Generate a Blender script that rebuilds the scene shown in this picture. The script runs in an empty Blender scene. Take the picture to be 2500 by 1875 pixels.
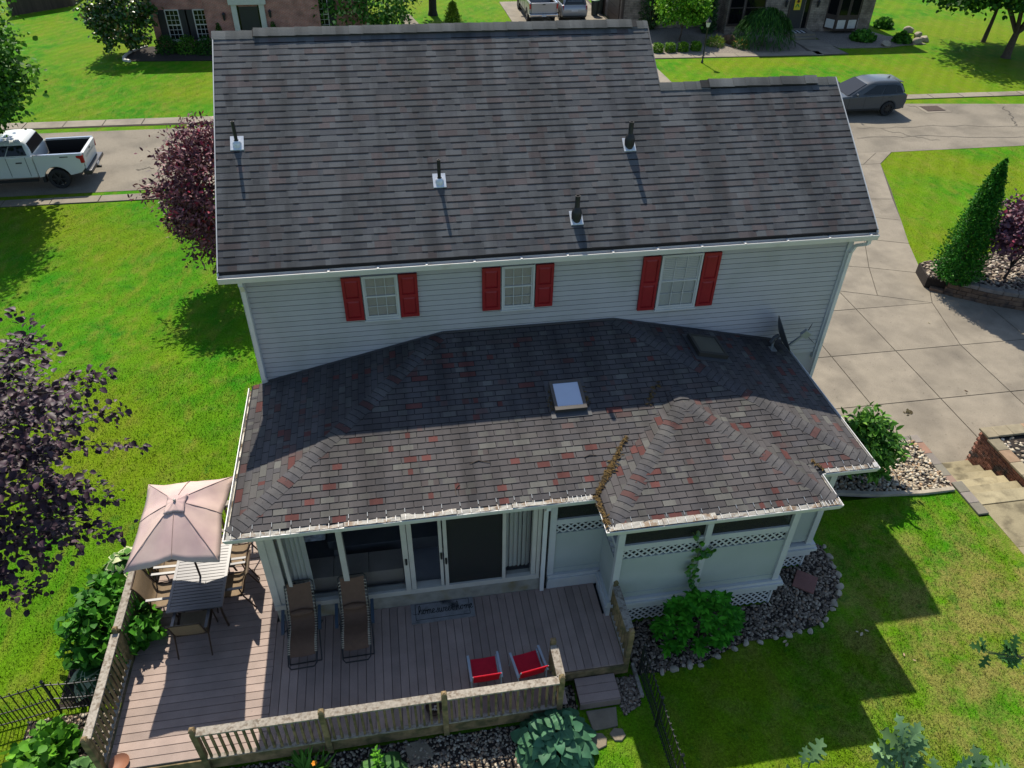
import bpy, bmesh, math, random
import numpy as np
from mathutils import Vector, Matrix
R = math.radians
scene = bpy.context.scene
COL = scene.collection
rnd = random.Random(7)

# ------------------------------------------------------------------ camera
CAM = np.array([2.8323, -12.5147, 11.9435])
YAW, PIT, ROL, FPX = R(9.9513), R(-38.3523), R(1.1007), 1858.504      # focal length in pixels of the 2500 px wide photograph
_fw = np.array([math.sin(YAW)*math.cos(PIT), math.cos(YAW)*math.cos(PIT), math.sin(PIT)])
_r0 = np.array([math.cos(YAW), -math.sin(YAW), 0.0]); _u0 = np.cross(_r0, _fw)
_rt = math.cos(ROL)*_r0 + math.sin(ROL)*_u0; _up = -math.sin(ROL)*_r0 + math.cos(ROL)*_u0
camd = bpy.data.cameras.new('camera'); camo = bpy.data.objects.new('camera', camd); COL.objects.link(camo)
camo.matrix_world = Matrix(((_rt[0], _up[0], -_fw[0], CAM[0]), (_rt[1], _up[1], -_fw[1], CAM[1]), (_rt[2], _up[2], -_fw[2], CAM[2]), (0, 0, 0, 1)))
camd.sensor_width = 36.0; camd.lens = 36.0*FPX/2500.0; camd.clip_start = 0.1; camd.clip_end = 900.0
scene.camera = camo
# ------------------------------------------------------------------ sky, sun, exposure
SUN = Vector((0.066, -0.640, -0.766)).normalized()
w = bpy.data.worlds.new('World'); scene.world = w; w.use_nodes = True
nt = w.node_tree; sky = nt.nodes.new('ShaderNodeTexSky'); sky.sky_type = 'NISHITA'; sky.sun_disc = False
sky.sun_elevation = math.asin(-SUN.z); sky.sun_rotation = math.atan2(-SUN.x, -SUN.y)
sky.air_density = 1.0; sky.dust_density = 0.7; sky.ozone_density = 1.8
bg = nt.nodes['Background']; nt.links.new(sky.outputs[0], bg.inputs[0]); bg.inputs[1].default_value = 0.108
sl = bpy.data.lights.new('sun', 'SUN'); sl.energy = 4.2; sl.angle = R(0.53); sl.color = (1.0, 0.92, 0.79)
so = bpy.data.objects.new('sun', sl); COL.objects.link(so); so.rotation_euler = SUN.to_track_quat('-Z', 'Y').to_euler(); so.location = (0, 30, 40)
scene.view_settings.view_transform = 'Standard'; scene.view_settings.look = 'None'
scene.view_settings.exposure = 0.72; scene.view_settings.gamma = 1.0
scene.render.engine = 'CYCLES'
scene.cycles.max_bounces = 6; scene.cycles.diffuse_bounces = 3; scene.cycles.glossy_bounces = 3
scene.cycles.transparent_max_bounces = 10; scene.cycles.transmission_bounces = 4

# ------------------------------------------------------------------ pixel -> place helpers (native 2500 px coordinates)
def ray(u, v):
    a = (u-1250.0)/FPX; b = (v-937.5)/FPX
    return _fw + a*_rt - b*_up
def onz(u, v, z): d = ray(u, v); return CAM + d*((z-CAM[2])/d[2])
def ony(u, v, y): d = ray(u, v); return CAM + d*((y-CAM[1])/d[1])
def onx(u, v, x): d = ray(u, v); return CAM + d*((x-CAM[0])/d[0])

# ------------------------------------------------------------------ mesh helpers
class MB:
    def __init__(s): s.v = []; s.f = []; s.c = []; s.col = (1, 1, 1)
    def add(s, vs, fs):
        o = len(s.v); s.v += [tuple(p) for p in vs]
        for f in fs: s.f.append([i+o for i in f]); s.c.append(s.col)
        return s
    def box(s, x0, x1, y0, y1, z0, z1):
        return s.add([(x0,y0,z0),(x1,y0,z0),(x1,y1,z0),(x0,y1,z0),(x0,y0,z1),(x1,y0,z1),(x1,y1,z1),(x0,y1,z1)],
            [(0,3,2,1),(4,5,6,7),(0,1,5,4),(1,2,6,5),(2,3,7,6),(3,0,4,7)])
    def boxm(s, sx, sy, sz, M):
        vs = [M @ Vector((a*sx/2, b*sy/2, c*sz/2)) for c in (-1,1) for a,b in ((-1,-1),(1,-1),(1,1),(-1,1))]
        return s.add(vs, [(0,3,2,1),(4,5,6,7),(0,1,5,4),(1,2,6,5),(2,3,7,6),(3,0,4,7)])
    def bar(s, p, q, w, h=None, up=(0,0,1)):
        p = Vector(p); q = Vector(q); d = q-p; L = d.length
        if L < 1e-6: return s
        x = d/L; z = Vector(up); y = z.cross(x)
        if y.length < 1e-4: y = Vector((0,1,0)).cross(x)
        y.normalize(); z = x.cross(y); m = (p+q)/2
        M = Matrix(((x.x,y.x,z.x,m.x),(x.y,y.y,z.y,m.y),(x.z,y.z,z.z,m.z),(0,0,0,1)))
        return s.boxm(L, w, h or w, M)
    def tube(s, pts, r, n=8, cap=True):
        pts = [Vector(p) for p in pts]; k = len(pts); rs = r if isinstance(r, (list, tuple)) else [r]*k
        vs = []; fs = []; prev = None
        for i, p in enumerate(pts):
            d = (pts[min(i+1,k-1)]-pts[max(i-1,0)]).normalized()
            if prev is None:
                a = Vector((0,0,1)).cross(d)
                if a.length < 1e-3: a = Vector((1,0,0)).cross(d)
            else: a = prev - d*prev.dot(d)
            a.normalize(); prev = a; b = d.cross(a)
            for j in range(n):
                t = 2*math.pi*j/n; vs.append(p + (a*math.cos(t)+b*math.sin(t))*rs[i])
        for i in range(k-1):
            for j in range(n):
                fs.append((i*n+j, i*n+(j+1)%n, (i+1)*n+(j+1)%n, (i+1)*n+j))
        if cap: fs.append(tuple(range(n-1,-1,-1))); fs.append(tuple(range((k-1)*n, k*n)))
        return s.add(vs, fs)
    def lathe(s, prof, c=(0,0,0), n=14, axis='z'):
        vs = []; fs = []; k = len(prof)
        for r, z in prof:
            for j in range(n):
                t = 2*math.pi*j/n; a = r*math.cos(t); b = r*math.sin(t)
                vs.append((c[0]+a, c[1]+b, c[2]+z) if axis == 'z' else (c[0]+a, c[1]+z, c[2]+b))
        for i in range(k-1):
            for j in range(n):
                q = (i*n+j, i*n+(j+1)%n, (i+1)*n+(j+1)%n, (i+1)*n+j)
                fs.append(q if axis == 'z' else q[::-1])
        return s.add(vs, fs)
    def prism(s, poly, z0, z1):
        n = len(poly); vs = [(x,y,z0) for x,y in poly]+[(x,y,z1) for x,y in poly]
        return s.add(vs, [tuple(range(n-1,-1,-1)), tuple(range(n,2*n))]+[(i,(i+1)%n,n+(i+1)%n,n+i) for i in range(n)])
    def extr(s, prof, a, b, axis='x'):
        """closed 2D profile [(p,q)] swept from a to b along x (p=y,q=z) or y (p=x,q=z)"""
        n = len(prof); mk = (lambda t,p,q: (t,p,q)) if axis == 'x' else (lambda t,p,q: (p,t,q))
        vs = [mk(a,p,q) for p,q in prof]+[mk(b,p,q) for p,q in prof]
        fs = [tuple(range(n)), tuple(range(2*n-1,n-1,-1))]+[(i,n+i,n+(i+1)%n,(i+1)%n) for i in range(n)]
        return s.add(vs, fs)
    def loft(s, secs, cap=True):
        n = len(secs[0]); vs = [p for q in secs for p in q]; fs = []
        for i in range(len(secs)-1):
            for j in range(n): fs.append((i*n+j, i*n+(j+1)%n, (i+1)*n+(j+1)%n, (i+1)*n+j))
        if cap: fs.append(tuple(range(n-1,-1,-1))); fs.append(tuple(range((len(secs)-1)*n, len(secs)*n)))
        return s.add(vs, fs)
    def mesh(s, name, m=None, smooth=False, attr=False, fix=True):
        me = bpy.data.meshes.new(name); me.from_pydata(s.v, [], s.f)
        if fix:
            bm = bmesh.new(); bm.from_mesh(me); bmesh.ops.recalc_face_normals(bm, faces=bm.faces); bm.to_mesh(me); bm.free()
        if attr:
            at = me.attributes.new('Col', 'FLOAT_COLOR', 'CORNER'); buf = []
            for f, c in zip(s.f, s.c): buf += [c[0], c[1], c[2], 1.0]*len(f)
            at.data.foreach_set('color', buf)
        if smooth:
            me.shade_smooth()
            try: me.set_sharp_from_angle(angle=R(smooth if smooth > 1 else 40))
            except Exception: pass
        if m: me.materials.append(m)
        return me
    def build(s, name, m, parent=None, smooth=False, attr=False, loc=None, fix=True):
        o = bpy.data.objects.new(name, s.mesh(name, m, smooth, attr, fix)); COL.objects.link(o)
        if parent: o.parent = parent
        if loc is not None: o.location = loc
        return o
def inst(name, me, parent, loc=(0,0,0), rot=None, scale=None, mw=None):
    o = bpy.data.objects.new(name, me); COL.objects.link(o)
    if mw is not None: o.matrix_local = mw
    else:
        o.location = loc
        if rot: o.rotation_euler = rot
        if scale: o.scale = scale
    if parent: o.parent = parent
    return o
def tag(o, label, cat, group=None, kind=None):
    o['label'] = label; o['category'] = cat
    if group: o['group'] = group
    if kind: o['kind'] = kind
    return o
def thing(name, label, cat, loc=(0,0,0), rz=0, group=None):
    o = bpy.data.objects.new(name, None); COL.objects.link(o); o.location = loc; o.rotation_euler = (0,0,rz)
    o.empty_display_size = .2
    return tag(o, label, cat, group)
def struct(o, kind='structure'): o['kind'] = kind; return o
def copy_tree(o, parent=None):
    c = o.copy(); COL.objects.link(c)
    if parent: c.parent = parent
    for ch in [k for k in o.children]: copy_tree(ch, c)
    return c
def circ(r, n, c=(0,0), ph=0): return [(c[0]+r*math.cos(2*math.pi*i/n+ph), c[1]+r*math.sin(2*math.pi*i/n+ph)) for i in range(n)]
def smooth(a, b, x):
    t = min(1, max(0, (x-a)/(b-a))); return t*t*(3-2*t)

# ------------------------------------------------------------------ materials
def mat(name, col, rough=.6, var=.12, scale=6, bump=0.0, bscale=60, metal=0.0, spec=.4, attr=None, stretch=(1,1,1), col2=None, c2lo=.45, c2hi=.65, c2scale=1.5,
        rand=0.0, transl=0.0, fine=0.0, fscale=160, streak=0.0, spots=0.0, spscale=11):
    m = bpy.data.materials.new(name); m.use_nodes = True; n = m.node_tree.nodes; L = m.node_tree.links
    b = n['Principled BSDF']; b.inputs['Roughness'].default_value = rough; b.inputs['Metallic'].default_value = metal
    b.inputs['Specular IOR Level'].default_value = spec
    geo = n.new('ShaderNodeNewGeometry'); mp = n.new('ShaderNodeVectorMath'); mp.operation = 'MULTIPLY'; mp.inputs[1].default_value = stretch
    L.new(geo.outputs['Position'], mp.inputs[0])
    def noise(sc, det=4):
        t = n.new('ShaderNodeTexNoise'); t.inputs['Scale'].default_value = sc; t.inputs['Detail'].default_value = det; L.new(mp.outputs[0], t.inputs['Vector']); return t.outputs['Fac']
    def rng(x, lo, hi, a=.25, bb=.75):
        q = n.new('ShaderNodeMapRange'); q.inputs[1].default_value = a; q.inputs[2].default_value = bb; q.inputs[3].default_value = lo; q.inputs[4].default_value = hi; L.new(x, q.inputs[0]); return q.outputs[0]
    def mul(c, f):
        q = n.new('ShaderNodeVectorMath'); q.operation = 'SCALE'; L.new(c, q.inputs[0]); L.new(f, q.inputs['Scale']); return q.outputs[0]
    if attr == 'Col':
        a = n.new('ShaderNodeAttribute'); a.attribute_name = 'Col'; c = a.outputs['Color']
    elif attr == 'obj':
        a = n.new('ShaderNodeObjectInfo'); c = a.outputs['Color']
    else:
        a = n.new('ShaderNodeRGB'); a.outputs[0].default_value = (*col, 1); c = a.outputs[0]
    if col2:
        mx = n.new('ShaderNodeMix'); mx.data_type = 'RGBA'; L.new(rng(noise(c2scale, 5), 0, 1, c2lo, c2hi), mx.inputs[0]); L.new(c, mx.inputs[6]); mx.inputs[7].default_value = (*col2, 1); c = mx.outputs[2]
    if var: c = mul(c, rng(noise(scale), 1-var, 1+var))
    if fine: c = mul(c, rng(noise(fscale, 2), 1-fine, 1+fine))
    if spots: c = mul(c, rng(noise(spscale, 3), 1.0, 1-spots, .66, .74))
    if streak:
        st = n.new('ShaderNodeVectorMath'); st.operation = 'MULTIPLY'; st.inputs[1].default_value = (1.7,.16,.16); L.new(geo.outputs['Position'], st.inputs[0])
        tn = n.new('ShaderNodeTexNoise'); tn.inputs['Scale'].default_value = 1.6; tn.inputs['Detail'].default_value = 5; L.new(st.outputs[0], tn.inputs['Vector'])
        c = mul(c, rng(tn.outputs['Fac'], 1-streak, 1.06, .36, .56))
    if rand:
        oi = n.new('ShaderNodeObjectInfo'); c = mul(c, rng(oi.outputs['Random'], 1-rand, 1+rand, 0, 1))
    L.new(c, b.inputs['Base Color'])
    if bump:
        bp = n.new('ShaderNodeBump'); bp.inputs['Strength'].default_value = bump; bp.inputs['Distance'].default_value = .02
        L.new(noise(bscale, 3), bp.inputs['Height']); L.new(bp.outputs[0], b.inputs['Normal'])
    if transl:
        t = n.new('ShaderNodeBsdfTranslucent'); L.new(c, t.inputs[0]); ms = n.new('ShaderNodeMixShader'); ms.inputs[0].default_value = transl
        out = n['Material Output']; L.new(b.outputs[0], ms.inputs[1]); L.new(t.outputs[0], ms.inputs[2]); L.new(ms.outputs[0], out.inputs[0])
    return m
def glassmat(name, tint=(.35,.38,.4), thru=.8, rough=.02, base=(.01,.012,.014)):
    m = bpy.data.materials.new(name); m.use_nodes = True; n = m.node_tree.nodes; L = m.node_tree.links
    b = n['Principled BSDF']; b.inputs['Base Color'].default_value = (*base, 1); b.inputs['Roughness'].default_value = rough; b.inputs['Specular IOR Level'].default_value = .6
    t = n.new('ShaderNodeBsdfTransparent'); t.inputs[0].default_value = (*tint, 1); ms = n.new('ShaderNodeMixShader')
    lw = n.new('ShaderNodeLayerWeight'); lw.inputs[0].default_value = .5; pw = n.new('ShaderNodeMath'); pw.operation = 'POWER'; pw.inputs[1].default_value = 5.0; L.new(lw.outputs['Facing'], pw.inputs[0])
    mr = n.new('ShaderNodeMapRange'); mr.inputs[1].default_value = 0; mr.inputs[2].default_value = 1; mr.inputs[3].default_value = 1-thru; mr.inputs[4].default_value = 1
    L.new(pw.outputs[0], mr.inputs[0]); L.new(mr.outputs[0], ms.inputs[0]); L.new(t.outputs[0], ms.inputs[1]); L.new(b.outputs[0], ms.inputs[2]); L.new(ms.outputs[0], n['Material Output'].inputs[0])
    return m
M = {}
M['siding'] = mat('siding', (.375,.372,.392), .45, .06, 1.2, rand=.04, col2=(.30,.31,.29), c2lo=.52, c2hi=.8, c2scale=.8)
M['trim'] = mat('trim', (.47,.475,.47), .45, .07, 3, col2=(.55,.53,.47), c2lo=.6, c2hi=.85, c2scale=2)
M['gutter'] = mat('gutter', (.60,.59,.565), .35, .06, 3, col2=(.48,.45,.39), c2lo=.58, c2hi=.8, c2scale=4)
M['trough'] = mat('trough', (.58,.55,.46), .9, .2, 9, col2=(.12,.08,.04), c2lo=.50, c2hi=.58, c2scale=5)
M['shingle'] = mat('shingle', (1,1,1), .9, .10, 1.3, streak=.30, attr='Col', spec=.2, fine=.22, fscale=220, bump=.25, bscale=260)
M['underlay'] = mat('underlay', (.012,.012,.014), .95, .2, 5)
M['shutter'] = mat('shutter', (.24,.008,.014), .5, .12, 4)
M['glass'] = glassmat('glass', (.95,.96,.96), .93)
M['glass_dark'] = glassmat('glass_dark', (.05,.06,.06), .55, .03, (.012,.014,.016))
M['screen'] = glassmat('screen', (.6,.6,.6), .55, .7, (.03,.032,.03))
M['blind'] = mat('blind', (.52,.50,.45), .6, .05, 3)
M['deck'] = mat('deck', (.268,.198,.165), .62, .16, 3, rand=.15, spots=.18, spscale=16, stretch=(1,1,1), fine=.12, fscale=70, bump=.1, bscale=90, spec=.4)
M['wood_grey'] = mat('wood_grey', (.29,.26,.215), .85, .25, 30, col2=(.15,.12,.09), c2lo=.48, c2hi=.66, c2scale=16, rand=.12, bump=.3, bscale=80, spec=.2)
M['wood_olive'] = mat('wood_olive', (.235,.165,.085), .85, .25, 9, col2=(.11,.095,.045), c2lo=.45, c2hi=.62, c2scale=5, rand=.15, bump=.3, bscale=80, spec=.2)
M['iron'] = mat('iron', (.012,.012,.014), .45, .2, 20, spec=.5)
M['concrete'] = mat('concrete', (.222,.193,.148), .85, .13, 2.3, spots=.3, col2=(.135,.117,.092), c2lo=.46, c2hi=.74, c2scale=.62, fine=.14, fscale=40, rand=.05, spec=.25, bump=.1, bscale=70)
M['concrete_step'] = mat('concrete_step', (.27,.23,.14), .85, .2, 2.4, rand=.16, col2=(.12,.10,.06), c2lo=.5, c2hi=.72, c2scale=3, fine=.1, fscale=40, spec=.25)
M['asphalt'] = mat('asphalt', (.205,.180,.140), .92, .12, .5, spots=.2, spscale=5, col2=(.155,.137,.108), c2lo=.45, c2hi=.65, c2scale=.7, fine=.24, fscale=22, spec=.2)
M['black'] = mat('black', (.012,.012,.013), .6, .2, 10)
M['rubber'] = mat('rubber', (.018,.018,.019), .85, .2, 12, bump=.3, bscale=60)
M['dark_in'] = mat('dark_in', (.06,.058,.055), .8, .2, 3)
def plain(name, c, r=.6, **k): return mat(name, c, r, k.pop('var', .08), k.pop('scale', 5), **k)

# terrain height
def hgt(x, y):
    if 11.4 < x < 15.4 and -2.06 < y < -.42: return -.86
    if x > 11.9:
        ye = -.42 if x < 15.2 else -2.75
        return -1.70 if y > ye else -.68
    return -.68 - 1.02*smooth(-1.0, 14.0, y)
# ================================================================== the setting
def grass_mat():
    m = bpy.data.materials.new('grass'); m.use_nodes = True; n = m.node_tree.nodes; L = m.node_tree.links
    b = n['Principled BSDF']; b.inputs['Roughness'].default_value = .85; b.inputs['Specular IOR Level'].default_value = .04
    geo = n.new('ShaderNodeNewGeometry')
    def noise(sc, det=4, stretch=None, rough=.55):
        t = n.new('ShaderNodeTexNoise'); t.inputs['Scale'].default_value = sc; t.inputs['Detail'].default_value = det; t.inputs['Roughness'].default_value = rough
        src = geo.outputs['Position']
        if stretch:
            mp = n.new('ShaderNodeMapping'); mp.inputs['Rotation'].default_value = (0,0,stretch[3]); mp.inputs['Scale'].default_value = stretch[:3]; L.new(src, mp.inputs[0]); src = mp.outputs[0]
        L.new(src, t.inputs['Vector']); return t.outputs['Fac']
    def rng(x, a, b_, lo, hi):
        q = n.new('ShaderNodeMapRange'); q.inputs[1].default_value = a; q.inputs[2].default_value = b_; q.inputs[3].default_value = lo; q.inputs[4].default_value = hi; L.new(x, q.inputs[0]); return q.outputs[0]
    def mix(f, c1, c2):
        q = n.new('ShaderNodeMix'); q.data_type = 'RGBA'; L.new(f, q.inputs[0])
        for i, c in ((6, c1), (7, c2)):
            if isinstance(c, tuple): q.inputs[i].default_value = (*c, 1)
            else: L.new(c, q.inputs[i])
        return q.outputs[2]
    def add(a, c):
        q = n.new('ShaderNodeMath'); q.operation = 'ADD'; L.new(a, q.inputs[0]); L.new(c, q.inputs[1]); return q.outputs[0]
    sep = n.new('ShaderNodeSeparateXYZ'); L.new(geo.outputs['Position'], sep.inputs[0])
    c = mix(rng(noise(.9, 5), .35, .65, 0, 1), (.030,.165,.004), (.080,.215,.005))
    c = mix(rng(noise(.16, 4), .42, .62, 0, .9), c, (.130,.195,.006))
    c = mix(rng(noise(3.2, 3, (1,.35,1,R(-40))), .48, .72, 0, .6), c, (.165,.180,.022))
    # the back lawn on the right is drier: straw shows through in patches
    xr = rng(sep.outputs['X'], 7.5, 13.0, 0, 1); yr = rng(sep.outputs['Y'], -1.5, -4.5, 0, 1)
    dm = n.new('ShaderNodeMath'); dm.operation = 'MULTIPLY'; L.new(xr, dm.inputs[0]); L.new(yr, dm.inputs[1])
    dry = n.new('ShaderNodeMath'); dry.operation = 'MULTIPLY'; L.new(rng(add(noise(1.6, 6, None, .7), rng(dm.outputs[0], 0, 1, 0, .16)), .52, .72, 0, .8), dry.inputs[0]); L.new(rng(dm.outputs[0], 0, 1, .32, .9), dry.inputs[1])
    c = mix(dry.outputs[0], c, (.245,.19,.062))
    # mower passes and clover patches
    wv = n.new('ShaderNodeTexWave'); wv.inputs['Scale'].default_value = .42; wv.inputs['Distortion'].default_value = 1.6; wv.inputs['Detail'].default_value = 2; wv.inputs['Detail Scale'].default_value = .6
    wm = n.new('ShaderNodeMapping'); wm.inputs['Rotation'].default_value = (0,0,R(38)); L.new(geo.outputs['Position'], wm.inputs[0]); L.new(wm.outputs[0], wv.inputs['Vector'])
    ms_ = n.new('ShaderNodeVectorMath'); ms_.operation = 'SCALE'; L.new(c, ms_.inputs[0]); L.new(rng(wv.outputs['Fac'], .2, .8, .955, 1.045), ms_.inputs['Scale']); c = ms_.outputs[0]
    c = mix(rng(noise(2.4, 5, None, .7), .60, .68, 0, .55), c, (.028,.125,.012))
    c = mix(rng(noise(5.5, 4, None, .75), .66, .74, 0, .6), c, (.20,.165,.055))
    # tufts
    vm = n.new('ShaderNodeVectorMath'); vm.operation = 'SCALE'; L.new(c, vm.inputs[0]); L.new(rng(noise(26, 4, None, .7), .3, .7, .62, 1.38), vm.inputs['Scale'])
    vm2 = n.new('ShaderNodeVectorMath'); vm2.operation = 'SCALE'; L.new(vm.outputs[0], vm2.inputs[0])
    oi = n.new('ShaderNodeAttribute'); oi.attribute_name = 'Col'
    L.new(rng(noise(95, 2), .3, .7, .78, 1.22), vm2.inputs['Scale'])
    L.new(vm2.outputs[0], b.inputs['Base Color'])
    bp = n.new('ShaderNodeBump'); bp.inputs['Strength'].default_value = .8; bp.inputs['Distance'].default_value = .05; L.new(noise(32, 4, None, .7), bp.inputs['Height']); L.new(bp.outputs[0], b.inputs['Normal'])
    return m
M['grass'] = grass_mat()
M['soil'] = mat('soil', (.055,.042,.03), .95, .35, 12, bump=.5, bscale=30)

def ground():
    xs = sorted(set([-260,-150,-90] + [x for x in range(-60,0,4)] + [-.01,4,8,11.38,11.42,11.89,11.91,13,15.19,15.21,15.38,15.42,16.9] + [x for x in range(18,90,6)] + [110,160,260]))
    ys = sorted(set([-60,-30,-18,-12,-8,-5,-3,-2.8,-2.7,-2.08,-2.04,-.45,-.43,-.40] + [y*1.0 for y in range(-1,16)] + [19,23,28,34] + [y for y in range(40,90,8)] + [120,180,300]))
    mb = MB(); vs = [(x, y, hgt(x, y)) for y in ys for x in xs]; nx = len(xs)
    mb.add(vs, [(j*nx+i, j*nx+i+1, (j+1)*nx+i+1, (j+1)*nx+i) for j in range(len(ys)-1) for i in range(nx-1)])
    return struct(mb.build('ground', M['grass'], smooth=False))
ground()
# street
mb = MB(); pts_n = [(-260,20.4),(-60,19.75),(-10,19.57),(20,19.55),(34,19.5),(60,18.9),(260,15)]; pts_f = [(-260,28.5),(-60,27.2),(-11,26.86),(10,26.6),(31,26.05),(38,25.2),(60,23.6),(260,20)]
mb.add([(x,y,-1.688) for x,y in pts_n]+[(x,y,-1.688) for x,y in reversed(pts_f)], [tuple(range(len(pts_n)+len(pts_f)))])
street = struct(mb.build('street', M['asphalt']))
# hairline cracks sealed with tar, on the street
M['crack'] = mat('crack', (.10,.088,.072), .9, .3, 20)
def ribbon(mb, pts, w, z):
    for i in range(len(pts)-1):
        p = Vector((*pts[i],0)); q = Vector((*pts[i+1],0)); d = (q-p); 
        if d.length < 1e-5: continue
        nrm = Vector((-d.y, d.x, 0)).normalized()*w/2; d = d.normalized()*w*.3
        mb.add([(*(p-nrm-d).xy, z), (*(q-nrm+d).xy, z), (*(q+nrm+d).xy, z), (*(p+nrm-d).xy, z)], [(0,1,2,3)])
def wig(p, q, n, a):
    p = Vector(p); q = Vector(q); out = []; off = 0
    nrm = Vector((-(q-p).y, (q-p).x)).normalized()
    for i in range(n+1):
        off = off*.7 + rnd.uniform(-a, a); out.append(tuple(p.lerp(q, i/n)+nrm*off))
    return out
K_ = .28933
def c00(x, y): return tuple(onz(x*K_, y*K_, -1.688)[:2])
def c20(x, y): return tuple(onz(1860+x*K_, y*K_, -1.688)[:2])
for k, (pa, pb, w_, z_) in enumerate(((c00(1420,1150),c00(1290,1560),.05,-1.682),(c00(1300,1420),c00(1150,1430),.035,-1.680),(c00(1385,1230),c00(1500,1180),.03,-1.678),
    (c20(800,1075),c20(2212,1060),.045,-1.682),(c20(800,1165),c20(2212,1140),.045,-1.680),(c20(1000,1090),c20(1500,1190),.03,-1.678),(c20(1230,890),c20(1560,935),.03,-1.676),(c20(2050,900),c20(2130,1060),.04,-1.674))):
    mb = MB(); ribbon(mb, wig(pa, pb, 26, .12), w_, z_); mb.build('crack', M['crack'], street)
# street drain grate beside the far kerb
g0 = onz(1860+1440*K_, 918*K_, -1.688)
dr = thing('storm_drain', 'rusty square storm drain grate set in the street beyond the grey car', 'drain', (g0[0], g0[1], -1.688))
M['rust'] = mat('rust', (.11,.075,.06), .8, .3, 12)
MB().box(-.75,.75,-.62,.62,0,.012).build('concrete_frame', M['concrete'], dr)
mb = MB().box(-.52,.52,-.40,.40,.012,.02); mb.build('grate', M['black'], dr)
for i in range(13): MB().box(-.50+i*.08,-.46+i*.08,-.39,.39,.02,.035).build('grate_bar', M['rust'], dr)
# sidewalks: one bed each, with its slabs
def sidewalk(pn, pf, x0, x1, step, name='sidewalk'):
    def yy(pts, x):
        for (xa,ya),(xb,yb) in zip(pts, pts[1:]):
            if xa <= x <= xb: return ya+(yb-ya)*(x-xa)/(xb-xa)
        return pts[-1][1]
    mb = MB().prism([(x0,yy(pn,x0)),(x1,yy(pn,x1)),(x1,yy(pf,x1)),(x0,yy(pf,x0))], -1.75, -1.68); o = struct(mb.build(name, M['soil']))
    x = x0
    while x < x1-.3:
        xe = min(x+step, x1); a = .02
        MB().prism([(x+a,yy(pn,x+a)),(xe-a,yy(pn,xe-a)),(xe-a,yy(pf,xe-a)),(x+a,yy(pf,x+a))], -1.70, -1.655+rnd.uniform(-.004,.004)).build('slab', M['concrete'], o)
        x += step
    return o
sidewalk([(-30,27.7),(-8,27.5),(60,26.1)], [(-30,28.6),(-8,28.35),(60,26.7)], -22, 44, 1.85)
sidewalk([(-30,18.6),(4,18.55)], [(-30,19.2),(4,19.15)], -20, 2.5, 1.85)
# driveway
def inset(poly, d):
    c = Vector((sum(p[0] for p in poly)/len(poly), sum(p[1] for p in poly)/len(poly))); out = []
    n = len(poly)
    for i in range(n):
        a, b, e = Vector(poly[i-1]), Vector(poly[i]), Vector(poly[(i+1)%n])
        d1 = (b-a).normalized(); d2 = (e-b).normalized(); n1 = Vector((-d1.y,d1.x)); n2 = Vector((-d2.y,d2.x))
        m = (n1+n2); m = m/max(.25, m.length_squared)*2 if m.length > 1e-6 else n1
        out.append(tuple(b+m*d*.5*1.0 if True else b))
    return out
def ccw(poly):
    a = sum(poly[i-1][0]*poly[i][1]-poly[i][0]*poly[i-1][1] for i in range(len(poly)))
    return poly if a > 0 else poly[::-1]
drive_outline = [(11.93,-.2),(15.28,-.2),(15.28,-.42),(16.9,-.42),(26,-.42),(26,5.2),(23.37,5.95),(21.0,7.55),(22.23,10.82),(24.34,15.67),(25.36,18.24),(26.69,19.53),(19.6,19.58),(20.9,18.2),(18.9,13.2),(16.6,8.6),(11.93,8.0)]
drv = struct(MB().prism(ccw(drive_outline), -1.8, -1.688).build('driveway', mat('joint', (.07,.06,.045), .95, .2, 20)))
X0, X1, X2, X3, X4, X5 = 11.93, 13.58, 15.68, 17.81, 20.02, 22.4
slabs = []
for ya, yb in ((-.2,2.04),(2.04,4.38),(4.38,6.78)):
    for xa, xb in ((X0,X1),(X1,X2),(X2,X3),(X3,X4),(X4,X5),(X5,26)):
        if ya < 0 and xa >= X2: ya_ = -.42
        else: ya_ = ya
        if ya > 4 and xa >= X4: continue
        slabs.append([(xa,ya_),(xb,ya_),(20.6 if ya > 4 and xa == X3 else xb,yb),(xa,yb)])
slabs += [[(X4,4.38),(X5,4.38),(X5,6.62),(21.0,7.55),(20.6,6.78)], [(X5,4.38),(26,4.38),(26,5.2),(23.37,5.95),(X5,6.62)],
    [(X0,6.78),(X2,6.78),(X2,8.4),(X0,8.0)], [(X2,6.78),(X3,6.78),(17.8,7.95),(16.6,8.5),(X2,8.4)], [(X3,6.78),(20.6,6.78),(18.99,7.47),(17.8,7.95)],
    [(17.8,7.95),(18.99,7.47),(19.71,9.3),(17.2,10.0),(16.65,8.6)], [(18.99,7.47),(20.6,6.78),(21.0,7.55),(21.42,8.66),(19.71,9.3)],
    [(17.2,10.0),(19.71,9.3),(20.7,11.4),(18.15,11.9)], [(19.71,9.3),(21.42,8.66),(22.23,10.82),(20.7,11.4)],
    [(18.15,11.9),(20.7,11.4),(21.5,13.3),(18.95,13.5)], [(20.7,11.4),(22.23,10.82),(23.05,12.7),(21.5,13.3)],
    [(18.95,13.5),(21.5,13.3),(23.05,12.7),(23.8,14.6),(19.6,15.2)], [(19.6,15.2),(23.8,14.6),(25.36,18.24),(20.9,18.3)],
    [(20.9,18.3),(24.5,18.25),(25.9,19.55),(19.6,19.58)], [(24.5,18.25),(25.36,18.24),(26.69,19.53),(25.9,19.55)]]
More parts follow.
